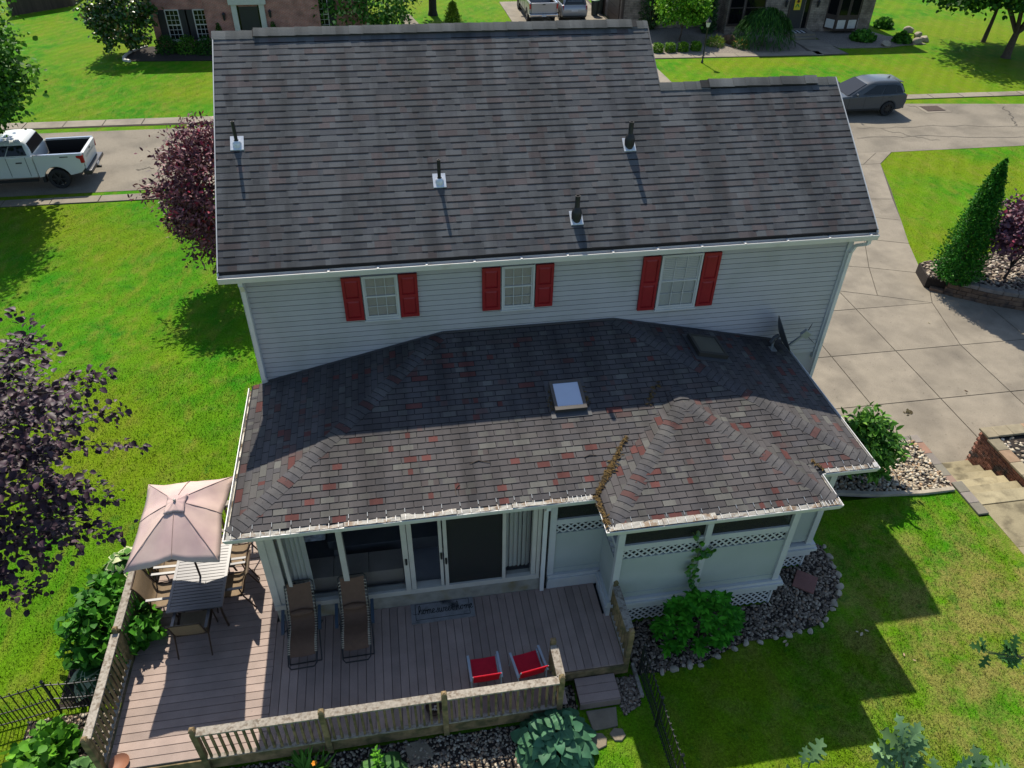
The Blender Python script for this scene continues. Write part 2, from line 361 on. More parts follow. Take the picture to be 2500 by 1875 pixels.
def shrink(poly, d):
    poly = ccw(poly); n = len(poly); out = []
    for i in range(n):
        a, b, e = Vector(poly[i-1]), Vector(poly[i]), Vector(poly[(i+1)%n])
        d1 = (b-a).normalized(); d2 = (e-b).normalized(); n1 = Vector((-d1.y,d1.x)); n2 = Vector((-d2.y,d2.x))
        k = 1+n1.dot(n2); out.append(tuple(b+(n1+n2)*(d/max(k,.4))))
    return out
for s_ in slabs: MB().prism(shrink(s_, .014), -1.78, -1.672+rnd.uniform(-.002,.002)).build('slab', M['concrete'], drv)
# ================================================================== the white house
xL, xR, xM = -.275, 12.233, 8.380
ye, ze, yr, zr = -.352, 5.081, 3.849, 8.080
tlow = .7063; yt = ye+tlow*(yr-ye); zt = ze+tlow*(zr-ze)
WR = 11.94
house = thing('house', 'large white sided house with dark shingle roof and red shutters in the centre', 'house')
PM = math.atan2(zr-ze, yr-ye); LM = math.hypot(yr-ye, zr-ze); cM, sM = math.cos(PM), math.sin(PM)
def RP(x, s, n=0.0): return (x, ye+s*cM-n*sM, ze+s*sM+n*cM)      # point on the main rear slope
# ---- walls
wall = MB()
wall.box(0.004, WR-.004, .03, .20, -1.85, 4.9)
wall.extr([(.2,-1.85),(7.5,-1.85),(7.5,5.15),(yr,zr-.25),(.2,5.35)], 0.004, .2)
wall.extr([(.2,-1.85),(yt*2-.2,-1.85),(yt*2-.2,5.0),(yt,zt-.25),(.2,5.35)], WR-.2, WR-.004)
wall.extr([(yt+.3,4.2),(7.5,4.2),(7.5,5.15),(yr,zr-.25),(yt+.3,zt+.02)], xM-.55, xM-.35)
wall.box(.2, WR-.2, 7.3, 7.5, -1.85, 4.9)
wl = wall.build('wall', M['siding'], house)
# siding boards on the rear wall, each its own board
EXPO = .115
def board_mesh(x0, x1):
    return MB().extr([(.022,0),(-.012,0),(-.014,.004),(-.008,EXPO-.012),(.016,EXPO-.013),(.022,EXPO-.001)], x0, x1).mesh('siding_board', M['siding'])
bmesh_full = board_mesh(.10, WR-.10)
z = 2.05; nb = 0
while z < 4.86:
    inst('siding_board', bmesh_full, wl, (0,0,z)); z += EXPO
for x0, x1 in ((0,.10),(WR-.10,WR)): MB().box(x0-.012 if x0 == 0 else x0, x1+.012 if x0 else x1, -.044, .10, 1.9, 4.87).build('corner_trim', M['trim'], wl)
MB().box(0, WR, -.05, .01, 4.80, 4.90).build('frieze_board', M['trim'], wl)
# ---- roof decks
rf = MB()
def slab_roof(mb, P, t=.06):
    n = len(P); mb.add(P+[(p[0],p[1],p[2]-t) for p in P], [tuple(range(n)), tuple(range(2*n-1,n-1,-1))]+[(i,(i+1)%n,n+(i+1)%n,n+i) for i in range(n)])
s0 = .10/cM
slab_roof(rf, [RP(xL,s0,-.004),RP(xR,s0,-.004),RP(xR,tlow*LM,-.004),RP(xM,tlow*LM,-.004),RP(xM,LM,-.004),RP(xL,LM,-.004)])
roof = rf.build('roof', M['underlay'], house)
fr = MB()
slab_roof(fr, [(xL,yr,zr-.004),(xM,yr,zr-.004),(xM,2*yr-ye,ze),(xL,2*yr-ye,ze)])
slab_roof(fr, [(xM+.001,yt,zt-.004),(xR,yt,zt-.004),(xR,2*yt-ye,ze),(xM+.001,2*yt-ye,ze)])
M['shingle_far'] = mat('shingle_far', (.075,.07,.072), .9, .3, 3, fine=.3, fscale=30)
fr.build('front_slope', M['shingle_far'], roof)
# laminated shingles of the rear slope (too many to be single parts)
def main_col():
    q = rnd.random(); g = rnd.uniform(.86, 1.16)
    c = (.122,.124,.123) if q < .55 else (.106,.107,.110) if q < .72 else (.128,.119,.115) if q < .90 else (.130,.107,.103)
    return tuple(k*g*v for k,v in zip(c,(.70,.72,.755)))
def lam_piece(mb, x0, x1, sA, sB, t, jog):
    mb.col = main_col()
    e = sA-jog; g = .021 if jog else .010; tg = t-(t-.002)*g/(sB-e)
    vs = [RP(x0,e,0),RP(x1,e,0),RP(x0,e,t),RP(x1,e,t),RP(x0,e+g,tg),RP(x1,e+g,tg),RP(x0,sB,.002),RP(x1,sB,.002)]
    mb.add(vs, [(4,5,7,6),(0,2,4,6),(1,7,5,3)]); mb.col = (.010,.010,.012); mb.add(vs[:6], [(0,1,3,2),(2,3,5,4)])   # dark strip along the butt paints in the course's shadow line
nC = 36; eC = (LM-s0)/nC
mb = MB()
for i in range(nC):
    sA = s0+i*eC; sB = sA+eC+.018
    xe = xR if sA+.6*eC < tlow*LM else xM
    x = xL - rnd.uniform(0,.2)
    while x < xe:
        wd = rnd.choice((.10,.13,.16,.2,.24,.3)); a, b = max(x,xL), min(x+wd, xe)
        if b-a > .01:
            thick = rnd.random() < .62
            lam_piece(mb, a, b, sA, sB, .0078 if thick else .0048, .006 if thick else 0.0)
        x += wd
sh = mb.build('shingle_courses', M['shingle'], roof, attr=True, fix=False); sh['kind'] = 'stuff'
# ridge caps: the vented run stands on a ridge vent, the ends lie flat
cap_prof = [(-.155,-.020),(-.10,-.002),(-.045,.008),(0,.011),(.045,.008),(.10,-.002),(.155,-.020)]
def cap_mesh(wd, pit, col):
    mb = MB(); mb.col = col; t = math.tan(pit)
    A = [(0, p, -abs(p)*t*.93+q*.4+.012) for p, q in cap_prof]; B = [(wd+.02, p, -abs(p)*t*.93+q*.4+.003) for p, q in cap_prof]
    n = len(A); lo = [(a[0],a[1],a[2]-.012) for a in A]
    mb.add(A+B+lo, [(i,i+1,n+i+1,n+i) for i in range(n-1)]+[(2*n+i,2*n+i+1,i+1,i) for i in range(n-1)])
    return mb.mesh('ridge_cap', M['shingle'], attr=True, smooth=False, fix=False)
capm = [cap_mesh(.26, PM, tuple(k*g for k in (.118,.12,.114))) for g in (.9,1,1.1,1.2)]
def ridge(x0, x1, yq, zq, v0, v1):
    x = x0
    while x < x1-.05:
        vent = v0 < x < v1
        o = inst('ridge_cap', rnd.choice(capm), roof, (x, yq, zq+(.052 if vent else .012)+rnd.uniform(-.003,.003)))
        o.rotation_euler = (0, R(rnd.uniform(-.6,.6)), 0)
        if x+.26 > x1: o.scale = ((x1-x)/.28, 1, 1)
        x += .26
ridge(xL-.01, xM+.01, yr, zr, xL+.65, xM-.45); ridge(xM+.0, xR+.01, yt, zt, xM+.8, xR-.7)
M['vent'] = mat('vent_black', (.02,.02,.02), .8, .2, 20)
for a, b, yq, zq in ((xL+.75,xM-.22,yr,zr),(xM+.87,xR-.5,yt,zt)):
    t = math.tan(PM); MB().extr([(yq-.13,zq-.13*t-.01),(yq,zq-.01),(yq+.13,zq-.13*t-.01),(yq+.13,zq-.13*t+.035),(yq,zq+.045),(yq-.13,zq-.13*t+.035)], a, b).build('ridge_vent', M['vent'], roof)
# rake edges (drip edge) left, right and at the step
def rake(x, sa, sb, nm='rake_trim'):
    mb = MB(); p = RP(x,sa,.004); q = RP(x,sb,.004); mb.bar(p, q, .018, .03); mb.bar((p[0],p[1],p[2]-.11),(q[0],q[1],q[2]-.11), .03, .16); return mb.build(nm, M['trim'], roof)
rake(xL+.012, s0, LM); rake(xR-.012, s0, tlow*LM)
M['dripedge'] = plain('dripedge', (.10,.10,.10), .6)
mb = MB(); mb.bar(RP(xM+.01,tlow*LM,.002), RP(xM+.01,LM,.002), .02, .03); mb.build('rake_trim', M['dripedge'], roof)
# eave: soffit, fascia, gutter with hangers
MB().box(xL+.02, xR-.02, ye+.14, .0, 4.905, 4.925).build('soffit', M['trim'], roof)
MB().box(xL+.01, xR-.01, ye+.125, ye+.15, 4.90, ze+.03).build('fascia', M['trim'], roof)
def gutter_profile(y0, zt_, w=.125, h=.12, t=.006):
    # y0 outer lip, trough opens upward, outer side first
    return [(y0,zt_),(y0+.002,zt_-.03),(y0+.03,zt_-h),(y0+w,zt_-h),(y0+w,zt_+.01),(y0+w-t,zt_+.01),(y0+w-t,zt_-h+t),(y0+.034,zt_-h+t),(y0+.014,zt_-.03),(y0+.014,zt_)]
zg = ze-.005
gm = MB().extr(gutter_profile(ye, zg), xL, xR).build('gutter', M['gutter'], roof)
MB().box(xL+.006, xR-.006, ye+.03, ye+.118, zg-.10, zg-.06).build('gutter_debris', M['trough'], gm)
for x in (xL,xR): MB().extr([(ye,zg),(ye+.03,zg-.12),(ye+.125,zg-.12),(ye+.125,zg)], x-.006, x+.006).build('end_cap', M['gutter'], gm)
hm = MB().box(-.018,.018, 0,.125,-.006,.008).mesh('hanger', M['gutter'])
for i in range(13): inst('hanger', hm, gm, (xL+1.9+i*.87, ye, zg+.002))
# ---- downspouts
def downspout(parent, pts, w=.075, d=.055):
    mb = MB()
    for p, q in zip(pts, pts[1:]): mb.bar(p, q, w, d, up=(0,1,0) if abs(Vector(q).z-Vector(p).z) > .3 else (0,0,1))
    return mb.build('downspout', M['gutter'], parent)
downspout(roof, [(.07,ye+.09,zg-.11),(.07,ye+.09,zg-.2),(.05,-.07,zg-.42),(.05,-.07,2.62)])
downspout(roof, [(WR+.16,ye+.08,zg-.11),(WR+.16,ye+.08,zg-.22),(WR+.05,-.06,zg-.36),(WR-.02,-.07,zg-.5),(WR-.02,-.07,-1.6)])
# ---- upper windows with red shutters
def win(x0, x1, z0, z1, blinds):
    w = thing('w','w','w'); 
    for k in ('label','category'): del w[k]
    w.name = 'window'; w.parent = house
    mb = MB(); t = .035
    for a,b,c,d in ((x0,x0+t,z0,z1),(x1-t,x1,z0,z1),(x0+t,x1-t,z1-t,z1),(x0+t,x1-t,z0,z0+.045)): mb.box(a,b,-.075,.0,c,d)
    mb.build('frame', M['trim'], w)
    zm = (z0+z1)/2+.02
    for (za, zb, yy, nm) in ((zm-.02,z1-t,-.045,'upper_sash'),(z0+.045,zm+.02,-.058,'lower_sash')):
        mb = MB(); a0, a1 = x0+t, x1-t; s_ = .03
        for a,b,c,d in ((a0,a0+s_,za,zb),(a1-s_,a1,za,zb),(a0+s_,a1-s_,zb-s_,zb),(a0+s_,a1-s_,za,za+s_*1.25)): mb.box(a,b,yy,yy+.02,c,d)
        gx = [a0+s_+(a1-a0-2*s_)*k/3 for k in (1,2)]; zc = (za+zb)/2+.005
        for g in gx: mb.box(g-.006,g+.006,yy+.001,yy+.012,za+s_,zb-s_)
        mb.box(a0+s_,a1-s_,yy+.002,yy+.011,zc-.006,zc+.006)
        mb.build(nm, M['trim'], w)
        MB().box(a0+s_-.004,a1-s_+.004,yy+.0125,yy+.0155,za+s_-.004,zb-s_+.004).build('pane', M['glass'], w)
    mb = MB()
    z = z0+.06
    if blinds:
        while z < z1-.05:
            mb.add([(x0+.05,-.034,z),(x1-.05,-.034,z),(x1-.05,-.022,z+.032),(x0+.05,-.022,z+.032)], [(0,1,2,3)]); z += .04
        mb.build('blind', M['blind'], w, fix=False)
    else:
        mb.box(x0+.05,x1-.05,-.0245,-.0225,z0+.05,z1-.05); mb.build('blind', plain('shade_cloth', (.47,.42,.36), .8), w)
    MB().box(x0+.02,x1-.02,-.0215,-.0195,z0+.02,z1-.02).build('backing', M['dark_in'], w)
    sill = MB().box(x0-.02,x1+.02,-.095,-.0,z0-.03,z0).build('sill', M['trim'], w)
def shutter_mesh(wd, h):
    mb = MB().box(-wd/2,wd/2,-.055,-.02,0,h)
    for za, zb in ((.07,.5*h-.04),(.5*h+.04,h-.07)):
        # raised panel in a recess
        a, b = -wd/2+.055, wd/2-.055
        mb.add([(a,-.0555,za),(b,-.0555,za),(b,-.0555,zb),(a,-.0555,zb),(a+.03,-.068,za+.03),(b-.03,-.068,za+.03),(b-.03,-.068,zb-.03),(a+.03,-.068,zb-.03)],
            [(4,5,6,7),(0,1,5,4),(1,2,6,5),(2,3,7,6),(3,0,4,7)])
    for a,b,c,d in ((-wd/2,-wd/2+.05,0,h),(wd/2-.05,wd/2,0,h),(-wd/2+.05,wd/2-.05,0,.065),(-wd/2+.05,wd/2-.05,h-.065,h),(-wd/2+.05,wd/2-.05,.5*h-.035,.5*h+.035)):
        mb.box(a,b,-.072,-.056,c,d)
    return mb.mesh('shutter', M['shutter'])
for x0, x1, z0, z1, sa, bl in ((2.16,2.82,3.82,4.77,((1.79,2.14),(2.835,3.18)),False),(4.78,5.42,3.82,4.78,((4.40,4.76),(5.435,5.80)),False),(7.94,8.78,3.54,4.785,((7.56,7.92),(8.80,9.16)),True)):
    win(x0,x1,z0,z1,bl)
    sm = shutter_mesh(.35, z1-z0-.02)
    for a,b in sa: inst('shutter', sm, house, ((a+b)/2,0,z0+.01))
# ---- plumbing vents on the main roof
M['lead'] = mat('flashing', (.55,.58,.62), .35, .15, 20, metal=.2)
M['pvc'] = plain('black_pipe', (.015,.015,.016), .5)
def roof_pt(u, v):
    nrm = np.array([0,-sM,cM]); p0 = np.array(RP(0,0)); d = ray(u,v); return CAM+d*((nrm@(p0-CAM))/(nrm@d))
def vent(uv, label, big):
    b = roof_pt(*uv); v = thing('vent_pipe', label, 'vent pipe', tuple(b), 0, 'vent pipes standing on the main roof')
    mb = MB(); sq = .12
    vs = []; 
    for a,c in ((-sq,-.13),(sq,-.13),(sq,.16),(-sq,.16)): vs.append((a, c*cM-.018*sM*0, c*sM+.018))
    mb.add(vs+[(x,y,z-.012) for x,y,z in vs], [(0,1,2,3),(0,4,5,1),(1,5,6,2),(2,6,7,3),(3,7,4,0)]); mb.build('flashing', M['lead'], v)
    MB().lathe([(.085,-.05),(.08,.03),(.06,.075),(.05,.08)],(0,0,.0),14).build('collar', M['lead'] if not big else M['pvc'], v, smooth=50)
    if big: MB().lathe([(.0,.0),(.095,.02),(.10,.12),(.085,.19),(.05,.24),(.047,.25),(.047,.47),(.036,.47),(.036,.40)],(0,0,0),16).build('pipe', M['pvc'], v, smooth=50)
    else: MB().lathe([(.032,0),(.032,.43),(.024,.43),(.024,.36)],(0,0,0),12).build('pipe', M['pvc'], v, smooth=50)
vent((579,353), 'thin black vent pipe in a pale collar nearest the left roof edge', False)
vent((1073,444), 'thin black vent pipe in a white collar low in the middle of the roof', False)
vent((1536,356), 'bottle shaped black vent pipe highest and farthest right on the roof', True)
vent((1407,535), 'bottle shaped black vent pipe nearest the gutter of the upper roof', True)
# ================================================================== the low hipped roof behind the house
xA, xD, yE, zE, x1r, x2r, zl = -.290, 11.050, -3.984, 2.4214, 3.612, 7.106, 3.3532
xB, xC, yP = 5.8005, 9.9491, -4.7233
GW = .10                                    # the shingles start this far inside the gutter lip
low = thing('low','l','l'); low.name = 'low_roof'; low.parent = house
for k in ('label','category'): del low[k]
e0 = .01
pF = (zl-zE)/(-yE-.0); pLs = (zl-zE)/(x1r-xA); pRs = (zl-zE)/(xD-x2r)
def clip(poly, a, b, c):                     # keep a*u+b*d+c >= 0
    out = []
    for i in range(len(poly)):
        p, q = poly[i-1], poly[i]; fp = a*p[0]+b*p[1]+c; fq = a*q[0]+b*q[1]+c
        if (fp >= 0) != (fq >= 0):
            t = fp/(fp-fq); out.append((p[0]+(q[0]-p[0])*t, p[1]+(q[1]-p[1])*t))
        if fq >= 0: out.append(q)
    return out
def tab_bands():
    """granule blends across one tab: [(from, to, colour)] in fractions of its width"""
    g = rnd.uniform(.56,.69); q = rnd.random()
    base = (.113,.104,.103) if q < .62 else (.102,.097,.100) if q < .84 else (.122,.115,.108) if q < .93 else (.114,.096,.092)
    base = tuple(k*g for k in base); out = [(0,1,base)]; q = rnd.random()
    if q < .30:
        c = ((.138,.054,.048),(.120,.064,.058),(.118,.082,.077))[rnd.choices((0,1,2),(4,3,3))[0]] if q < .17 else ((.140,.137,.124),(.128,.124,.115))[rnd.randrange(2)]
        w_ = rnd.choice((.3,.42,.55,.75,1.0)); a = rnd.uniform(0,1-w_) if w_ < 1 else 0; g = rnd.uniform(.58,.80); c = tuple(k*g for k in c)
        out = [t for t in ((0,a,base),(a,a+w_,c),(a+w_,1,base)) if t[1]-t[0] > .02]
    return out
TABS = []      # whole tabs that may become single objects: (score, matrix, colour)
PIECES = MB()
tab_w, expo = .305, .127
def slope(O, U, D, pitch, region, single=True, nmax=60):
    """O: plan origin on the eave, U: unit plan vector along the eave, D: unit plan vector up the slope; region: half planes (a,b,c) in (u,d)"""
    O = np.array(O); U = np.array(U); D = np.array(D); cp = math.cos(math.atan(pitch)); ed = expo*cp
    def P3(u, d, n=0.0):
        q = O+U*u+D*d; return (q[0], q[1], zE+pitch*d+n)
    base = [(-30,GW-.03),(30,GW-.03),(30,8),(-30,8)]
    for h in region: base = clip(base, *h)
    PIECES_BASE.col = (.012,.012,.014); PIECES_BASE.add([P3(u,d,-.003) for u,d in base], [tuple(range(len(base)))])
    us = [u for u,d in base]; u0, u1 = min(us), max(us); dm = max(d for u,d in base)
    i = 0
    while GW+i*ed < dm and i < nmax:
        d0 = GW+i*ed; d1 = d0+ed+.012; off = (0 if i % 2 else tab_w/2)
        k = math.floor((u0-off)/tab_w)
        while off+k*tab_w < u1:
            a = off+k*tab_w+.006; b = a+tab_w-.012; k += 1
            poly = [(a,d0),(b,d0),(b,d1),(a,d1)]
            for h in region: poly = clip(poly, *h)
            if len(poly) < 3: continue
            ar = abs(sum(poly[j-1][0]*poly[j][1]-poly[j][0]*poly[j-1][1] for j in range(len(poly))))/2
            if ar < 1e-4: continue
            col = None; th = .010; jit = rnd.uniform(0,.0015)
            full = ar > .999*(b-a)*(d1-d0)
            nz = lambda d, th=th, d0=d0, d1=d1, jit=jit: th*(1-(d-d0)/(d1-d0))+.001+jit
            if full and single:
                c3 = P3((a+b)/2, d0, 0); Z = np.cross(U.tolist()+[0], (D*cp).tolist()+[math.sin(math.atan(pitch))])
                if Z[2] < 0: Z = -Z
                Xv = np.array(U.tolist()+[0]); Yv = np.array((D*cp).tolist()+[math.sin(math.atan(pitch))])
                mw = Matrix(((Xv[0],Yv[0],Z[0],c3[0]),(Xv[1],Yv[1],Z[1],c3[1]),(Xv[2],Yv[2],Z[2],c3[2]+jit),(0,0,0,1)))
                sc = (c3[0]-CAM[0])**2+(c3[1]-CAM[1])**2+(c3[2]-CAM[2])**2
                TABS.append((sc, mw, col, (poly, P3, nz, d0, a, b)))
            else: put_piece(poly, P3, nz, d0, a, b)
        i += 1
EDGE = .0055  # lower strip of each tab, coloured dark to paint in the course shadow
def put_piece(poly, P3, nz, d0, a, b):
    n = len(poly)
    for f0, f1, c in tab_bands():
        q = clip(clip(poly, 1,0,-(a+(b-a)*f0)), -1,0,a+(b-a)*f1)
        if len(q) < 3: continue
        for dark in (0,1):
            r_ = clip(q, 0,1,-(d0+EDGE)) if not dark else clip(q, 0,-1,d0+EDGE)
            if len(r_) >= 3: PIECES.col = c if not dark else (.014,.014,.016); PIECES.add([P3(u,d,nz(d)) for u,d in r_], [tuple(range(len(r_)))])
    PIECES.col = (.014,.014,.016)
    for j in range(n):
        p, q = poly[j-1], poly[j]
        PIECES.add([P3(p[0],p[1],-.003),P3(q[0],q[1],-.003),P3(q[0],q[1],nz(q[1])),P3(p[0],p[1],nz(p[1]))], [(0,1,2,3)])
PIECES_BASE = MB()
yb0 = -.02
# front slope: u = x-xA, d = y-yE ; hips at both ends
kL = (x1r-xA)/(-yE); kR = (xD-x2r)/(-yE)
slope((xA,yE), (1,0), (0,1), pF, [(1,-kL,0),(-1,-kR,xD-xA),(0,-1,-yE+yb0),(0,1,-GW+.03)])
# left slope: u = y, d = x-xA
slope((xA,0), (0,1), (1,0), pLs, [(1,-1/kL,-yE),(-1,0,yb0),(0,1,-GW+.03)])
# right slope: u = y, d = xD-x
slope((xD,0), (0,1), (-1,0), pRs, [(1,-1/kR,-yE),(-1,0,yb0),(0,1,-GW+.03)])
# porch hip: steeper little hip standing forward; apex over its middle
wP = (xC-xB)/2; xm = xB+wP; yAp = -2.29; zAp = 2.925
pFp = (zAp-zE)/(yAp-yP); pSp = (zAp-zE)/wP; kP = wP/(yAp-yP)
yback = -1.15
slope((xB,yP), (1,0), (0,1), pFp, [(1,-kP,0),(-1,-kP,xC-xB),(0,1,-GW+.03)])
# side slopes, cut at the main front slope (valley) so that nothing hangs below it
def side(xo, sg):
    # u = y, d = distance in from the side eave; keep above main slope: zE+pSp*d > zE+pF*(u-yE)-.06
    slope((xo,0), (0,1), (sg,0), pSp, [(1,-1/kP,-yP),(0,-1,wP),(0,1,-GW+.03),(-pF,pSp,pF*yE+.03)], nmax=40)
side(xB, 1); side(xC, -1)
TABS.sort(key=lambda t: t[0])
w2 = tab_w/2-.006; e2 = expo+.012; tab_mes = []
for k in range(40):
    mb = MB()
    zt_ = lambda d: .011-.010*d/e2
    for f0, f1, c in tab_bands():
        xa, xb = -w2+2*w2*f0, -w2+2*w2*f1
        mb.col = c; mb.add([(xa,EDGE,zt_(EDGE)),(xb,EDGE,zt_(EDGE)),(xb,e2,.001),(xa,e2,.001)], [(0,1,2,3)])
    mb.col = (.014,.014,.016)
    mb.add([(-w2,0,-.003),(w2,0,-.003),(-w2,0,.011),(w2,0,.011),(-w2,EDGE,zt_(EDGE)),(w2,EDGE,zt_(EDGE)),(-w2,e2,.001),(w2,e2,.001),(-w2,e2,-.003),(w2,e2,-.003)], [(0,1,3,2),(2,3,5,4),(0,2,6,8),(1,9,7,3)])
    tab_mes.append(mb.mesh('shingle', M['shingle'], attr=True, fix=False))
for sc, mw, col, rest in TABS[:300]: inst('shingle', rnd.choice(tab_mes), low, mw=mw)
for sc, mw, col, (poly, P3, nz, d0, a, b) in TABS[300:]: put_piece(poly, P3, nz, d0, a, b)
st = PIECES.build('shingle_field', M['shingle'], low, attr=True, fix=True); st['kind'] = 'stuff'
PIECES_BASE.build('roof_deck', M['underlay'], low)
# hip and ridge caps
def hipcaps(p, q, plane_pitch, half=.15, step=.127):
    """p: eave corner (x,y,z), q: top. Cap halves lie on the two planes either side."""
    p = Vector(p); q = Vector(q); d = q-p; L = d.length; x = d/L; yv = Vector((-x.y, x.x, 0)).normalized(); zv = x.cross(yv)
    if zv.z < 0: zv = -zv
    drop = plane_pitch
    me = []
    for g in range(5):
        col = ((.073,.070,.071),(.079,.076,.076),(.068,.066,.070),(.087,.084,.081),(.083,.043,.040))[g]
        mb = MB(); mb.col = col; ys_ = (-half,-half*.55,-half*.22,0,half*.22,half*.55,half)
        pr = lambda yy, h: -max(0, abs(yy)-.02)*drop+h-.002*(abs(yy)/half)**2
        A = [(0,yy,pr(yy,.013)) for yy in ys_]; Bv = [(step+.02,yy,pr(yy,.007)) for yy in ys_]; Lw = [(0,yy,pr(yy,.001)) for yy in ys_]; n = 7
        A2 = [(.008,yy,pr(yy,.0126)) for yy in ys_]
        mb.add(A2+Bv, [(i,i+1,n+i+1,n+i) for i in range(n-1)]); mb.col = (.018,.018,.02); mb.add(A+A2+Lw, [(i,i+1,n+i+1,n+i) for i in range(n-1)]+[(2*n+i,2*n+i+1,i+1,i) for i in range(n-1)])  # dark lower strip paints in the shadow line between caps
        for k in (0,6): mb.add([A[k],Bv[k],(Bv[k][0],Bv[k][1],Bv[k][2]-.016),(A[k][0],A[k][1],A[k][2]-.02)], [(0,1,2,3)])  # dark side skirts paint in the shadow along the cap edges
        me.append(mb.mesh('hip_cap', M['shingle'], attr=True, fix=False))
    s = .02
    while s < L-.05:
        o = p+x*s; m = me[rnd.choices(range(5), (6,3,3,1.2,1.0))[0]]
        inst('hip_cap', m, low, mw=Matrix(((x.x,yv.x,zv.x,o.x),(x.y,yv.y,zv.y,o.y),(x.z,yv.z,zv.z,o.z),(0,0,0,1)))); s += step
def cn(x, y, dx, dy, g=GW): return (x+dx*g, y+dy*g, zE+g*.235)
hipcaps(cn(xA,yE,1,1), (x1r,0,zl), .165); hipcaps(cn(xD,yE,-1,1), (x2r,0,zl), .165)
hipcaps(cn(xB,yP,1,1), (xm,yAp,zAp), .18); hipcaps(cn(xC,yP,-1,1), (xm,yAp,zAp), .18)
hipcaps((xm,yAp+.06,zAp+.004), (xm,-1.5,zAp+.004), .20)
# flashing strip where the low roof meets the siding
mb = MB()
for p, q in (((.12,-.02,zE+pLs*(.12-xA)),(x1r,-.02,zl)),((x1r,-.02,zl),(x2r,-.02,zl)),((x2r,-.02,zl),(xD,-.02,zE))):
    mb.bar((p[0],-.03,p[2]+.02),(q[0],-.03,q[2]+.02), .012, .05)
mb.build('step_flashing', plain('flashing_dark', (.05,.05,.055), .5), low)
# soffit under the low eaves, and fascia
sf = MB()
for poly in ([(xA+.12,yE+.12),(xD-.12,yE+.12),(xD-.12,-.02),(xA+.12,-.02)], [(xB+.12,yP+.12),(xC-.12,yP+.12),(xC-.12,yE+.11),(xB+.12,yE+.11)]):
    sf.prism(poly, zE-.115, zE-.095)
sf.build('soffit', M['trim'], low)
M['galv'] = plain('galvanised', (.32,.34,.35), .4, metal=.5)
# gutters round the low roof: (start, end, outward normal, guards?)
M['guard'] = None
def guard_mat():
    m = bpy.data.materials.new('gutter_mesh'); m.use_nodes = True; n = m.node_tree.nodes; L = m.node_tree.links; b = n['Principled BSDF']; b.inputs['Roughness'].default_value = .6
    geo = n.new('ShaderNodeNewGeometry'); mp = n.new('ShaderNodeMapping'); mp.inputs['Rotation'].default_value = (0,0,R(35)); L.new(geo.outputs['Position'], mp.inputs[0])
    ck = n.new('ShaderNodeTexChecker'); ck.inputs['Scale'].default_value = 110; L.new(mp.outputs[0], ck.inputs['Vector']); ck.inputs[1].default_value = (.40,.39,.35,1); ck.inputs[2].default_value = (.17,.155,.125,1)
    t = n.new('ShaderNodeTexNoise'); t.inputs['Scale'].default_value = 5; t.inputs['Detail'].default_value = 7; t.inputs['Roughness'].default_value = .7; L.new(geo.outputs['Position'], t.inputs['Vector'])
    r = n.new('ShaderNodeMapRange'); r.inputs[1].default_value = .50; r.inputs[2].default_value = .60; L.new(t.outputs['Fac'], r.inputs[0])
    mx = n.new('ShaderNodeMix'); mx.data_type = 'RGBA'; L.new(r.outputs[0], mx.inputs[0]); L.new(ck.outputs[0], mx.inputs[6]); mx.inputs[7].default_value = (.16,.105,.06,1); L.new(mx.outputs[2], b.inputs['Base Color'])
    return m
M['guard'] = guard_mat()
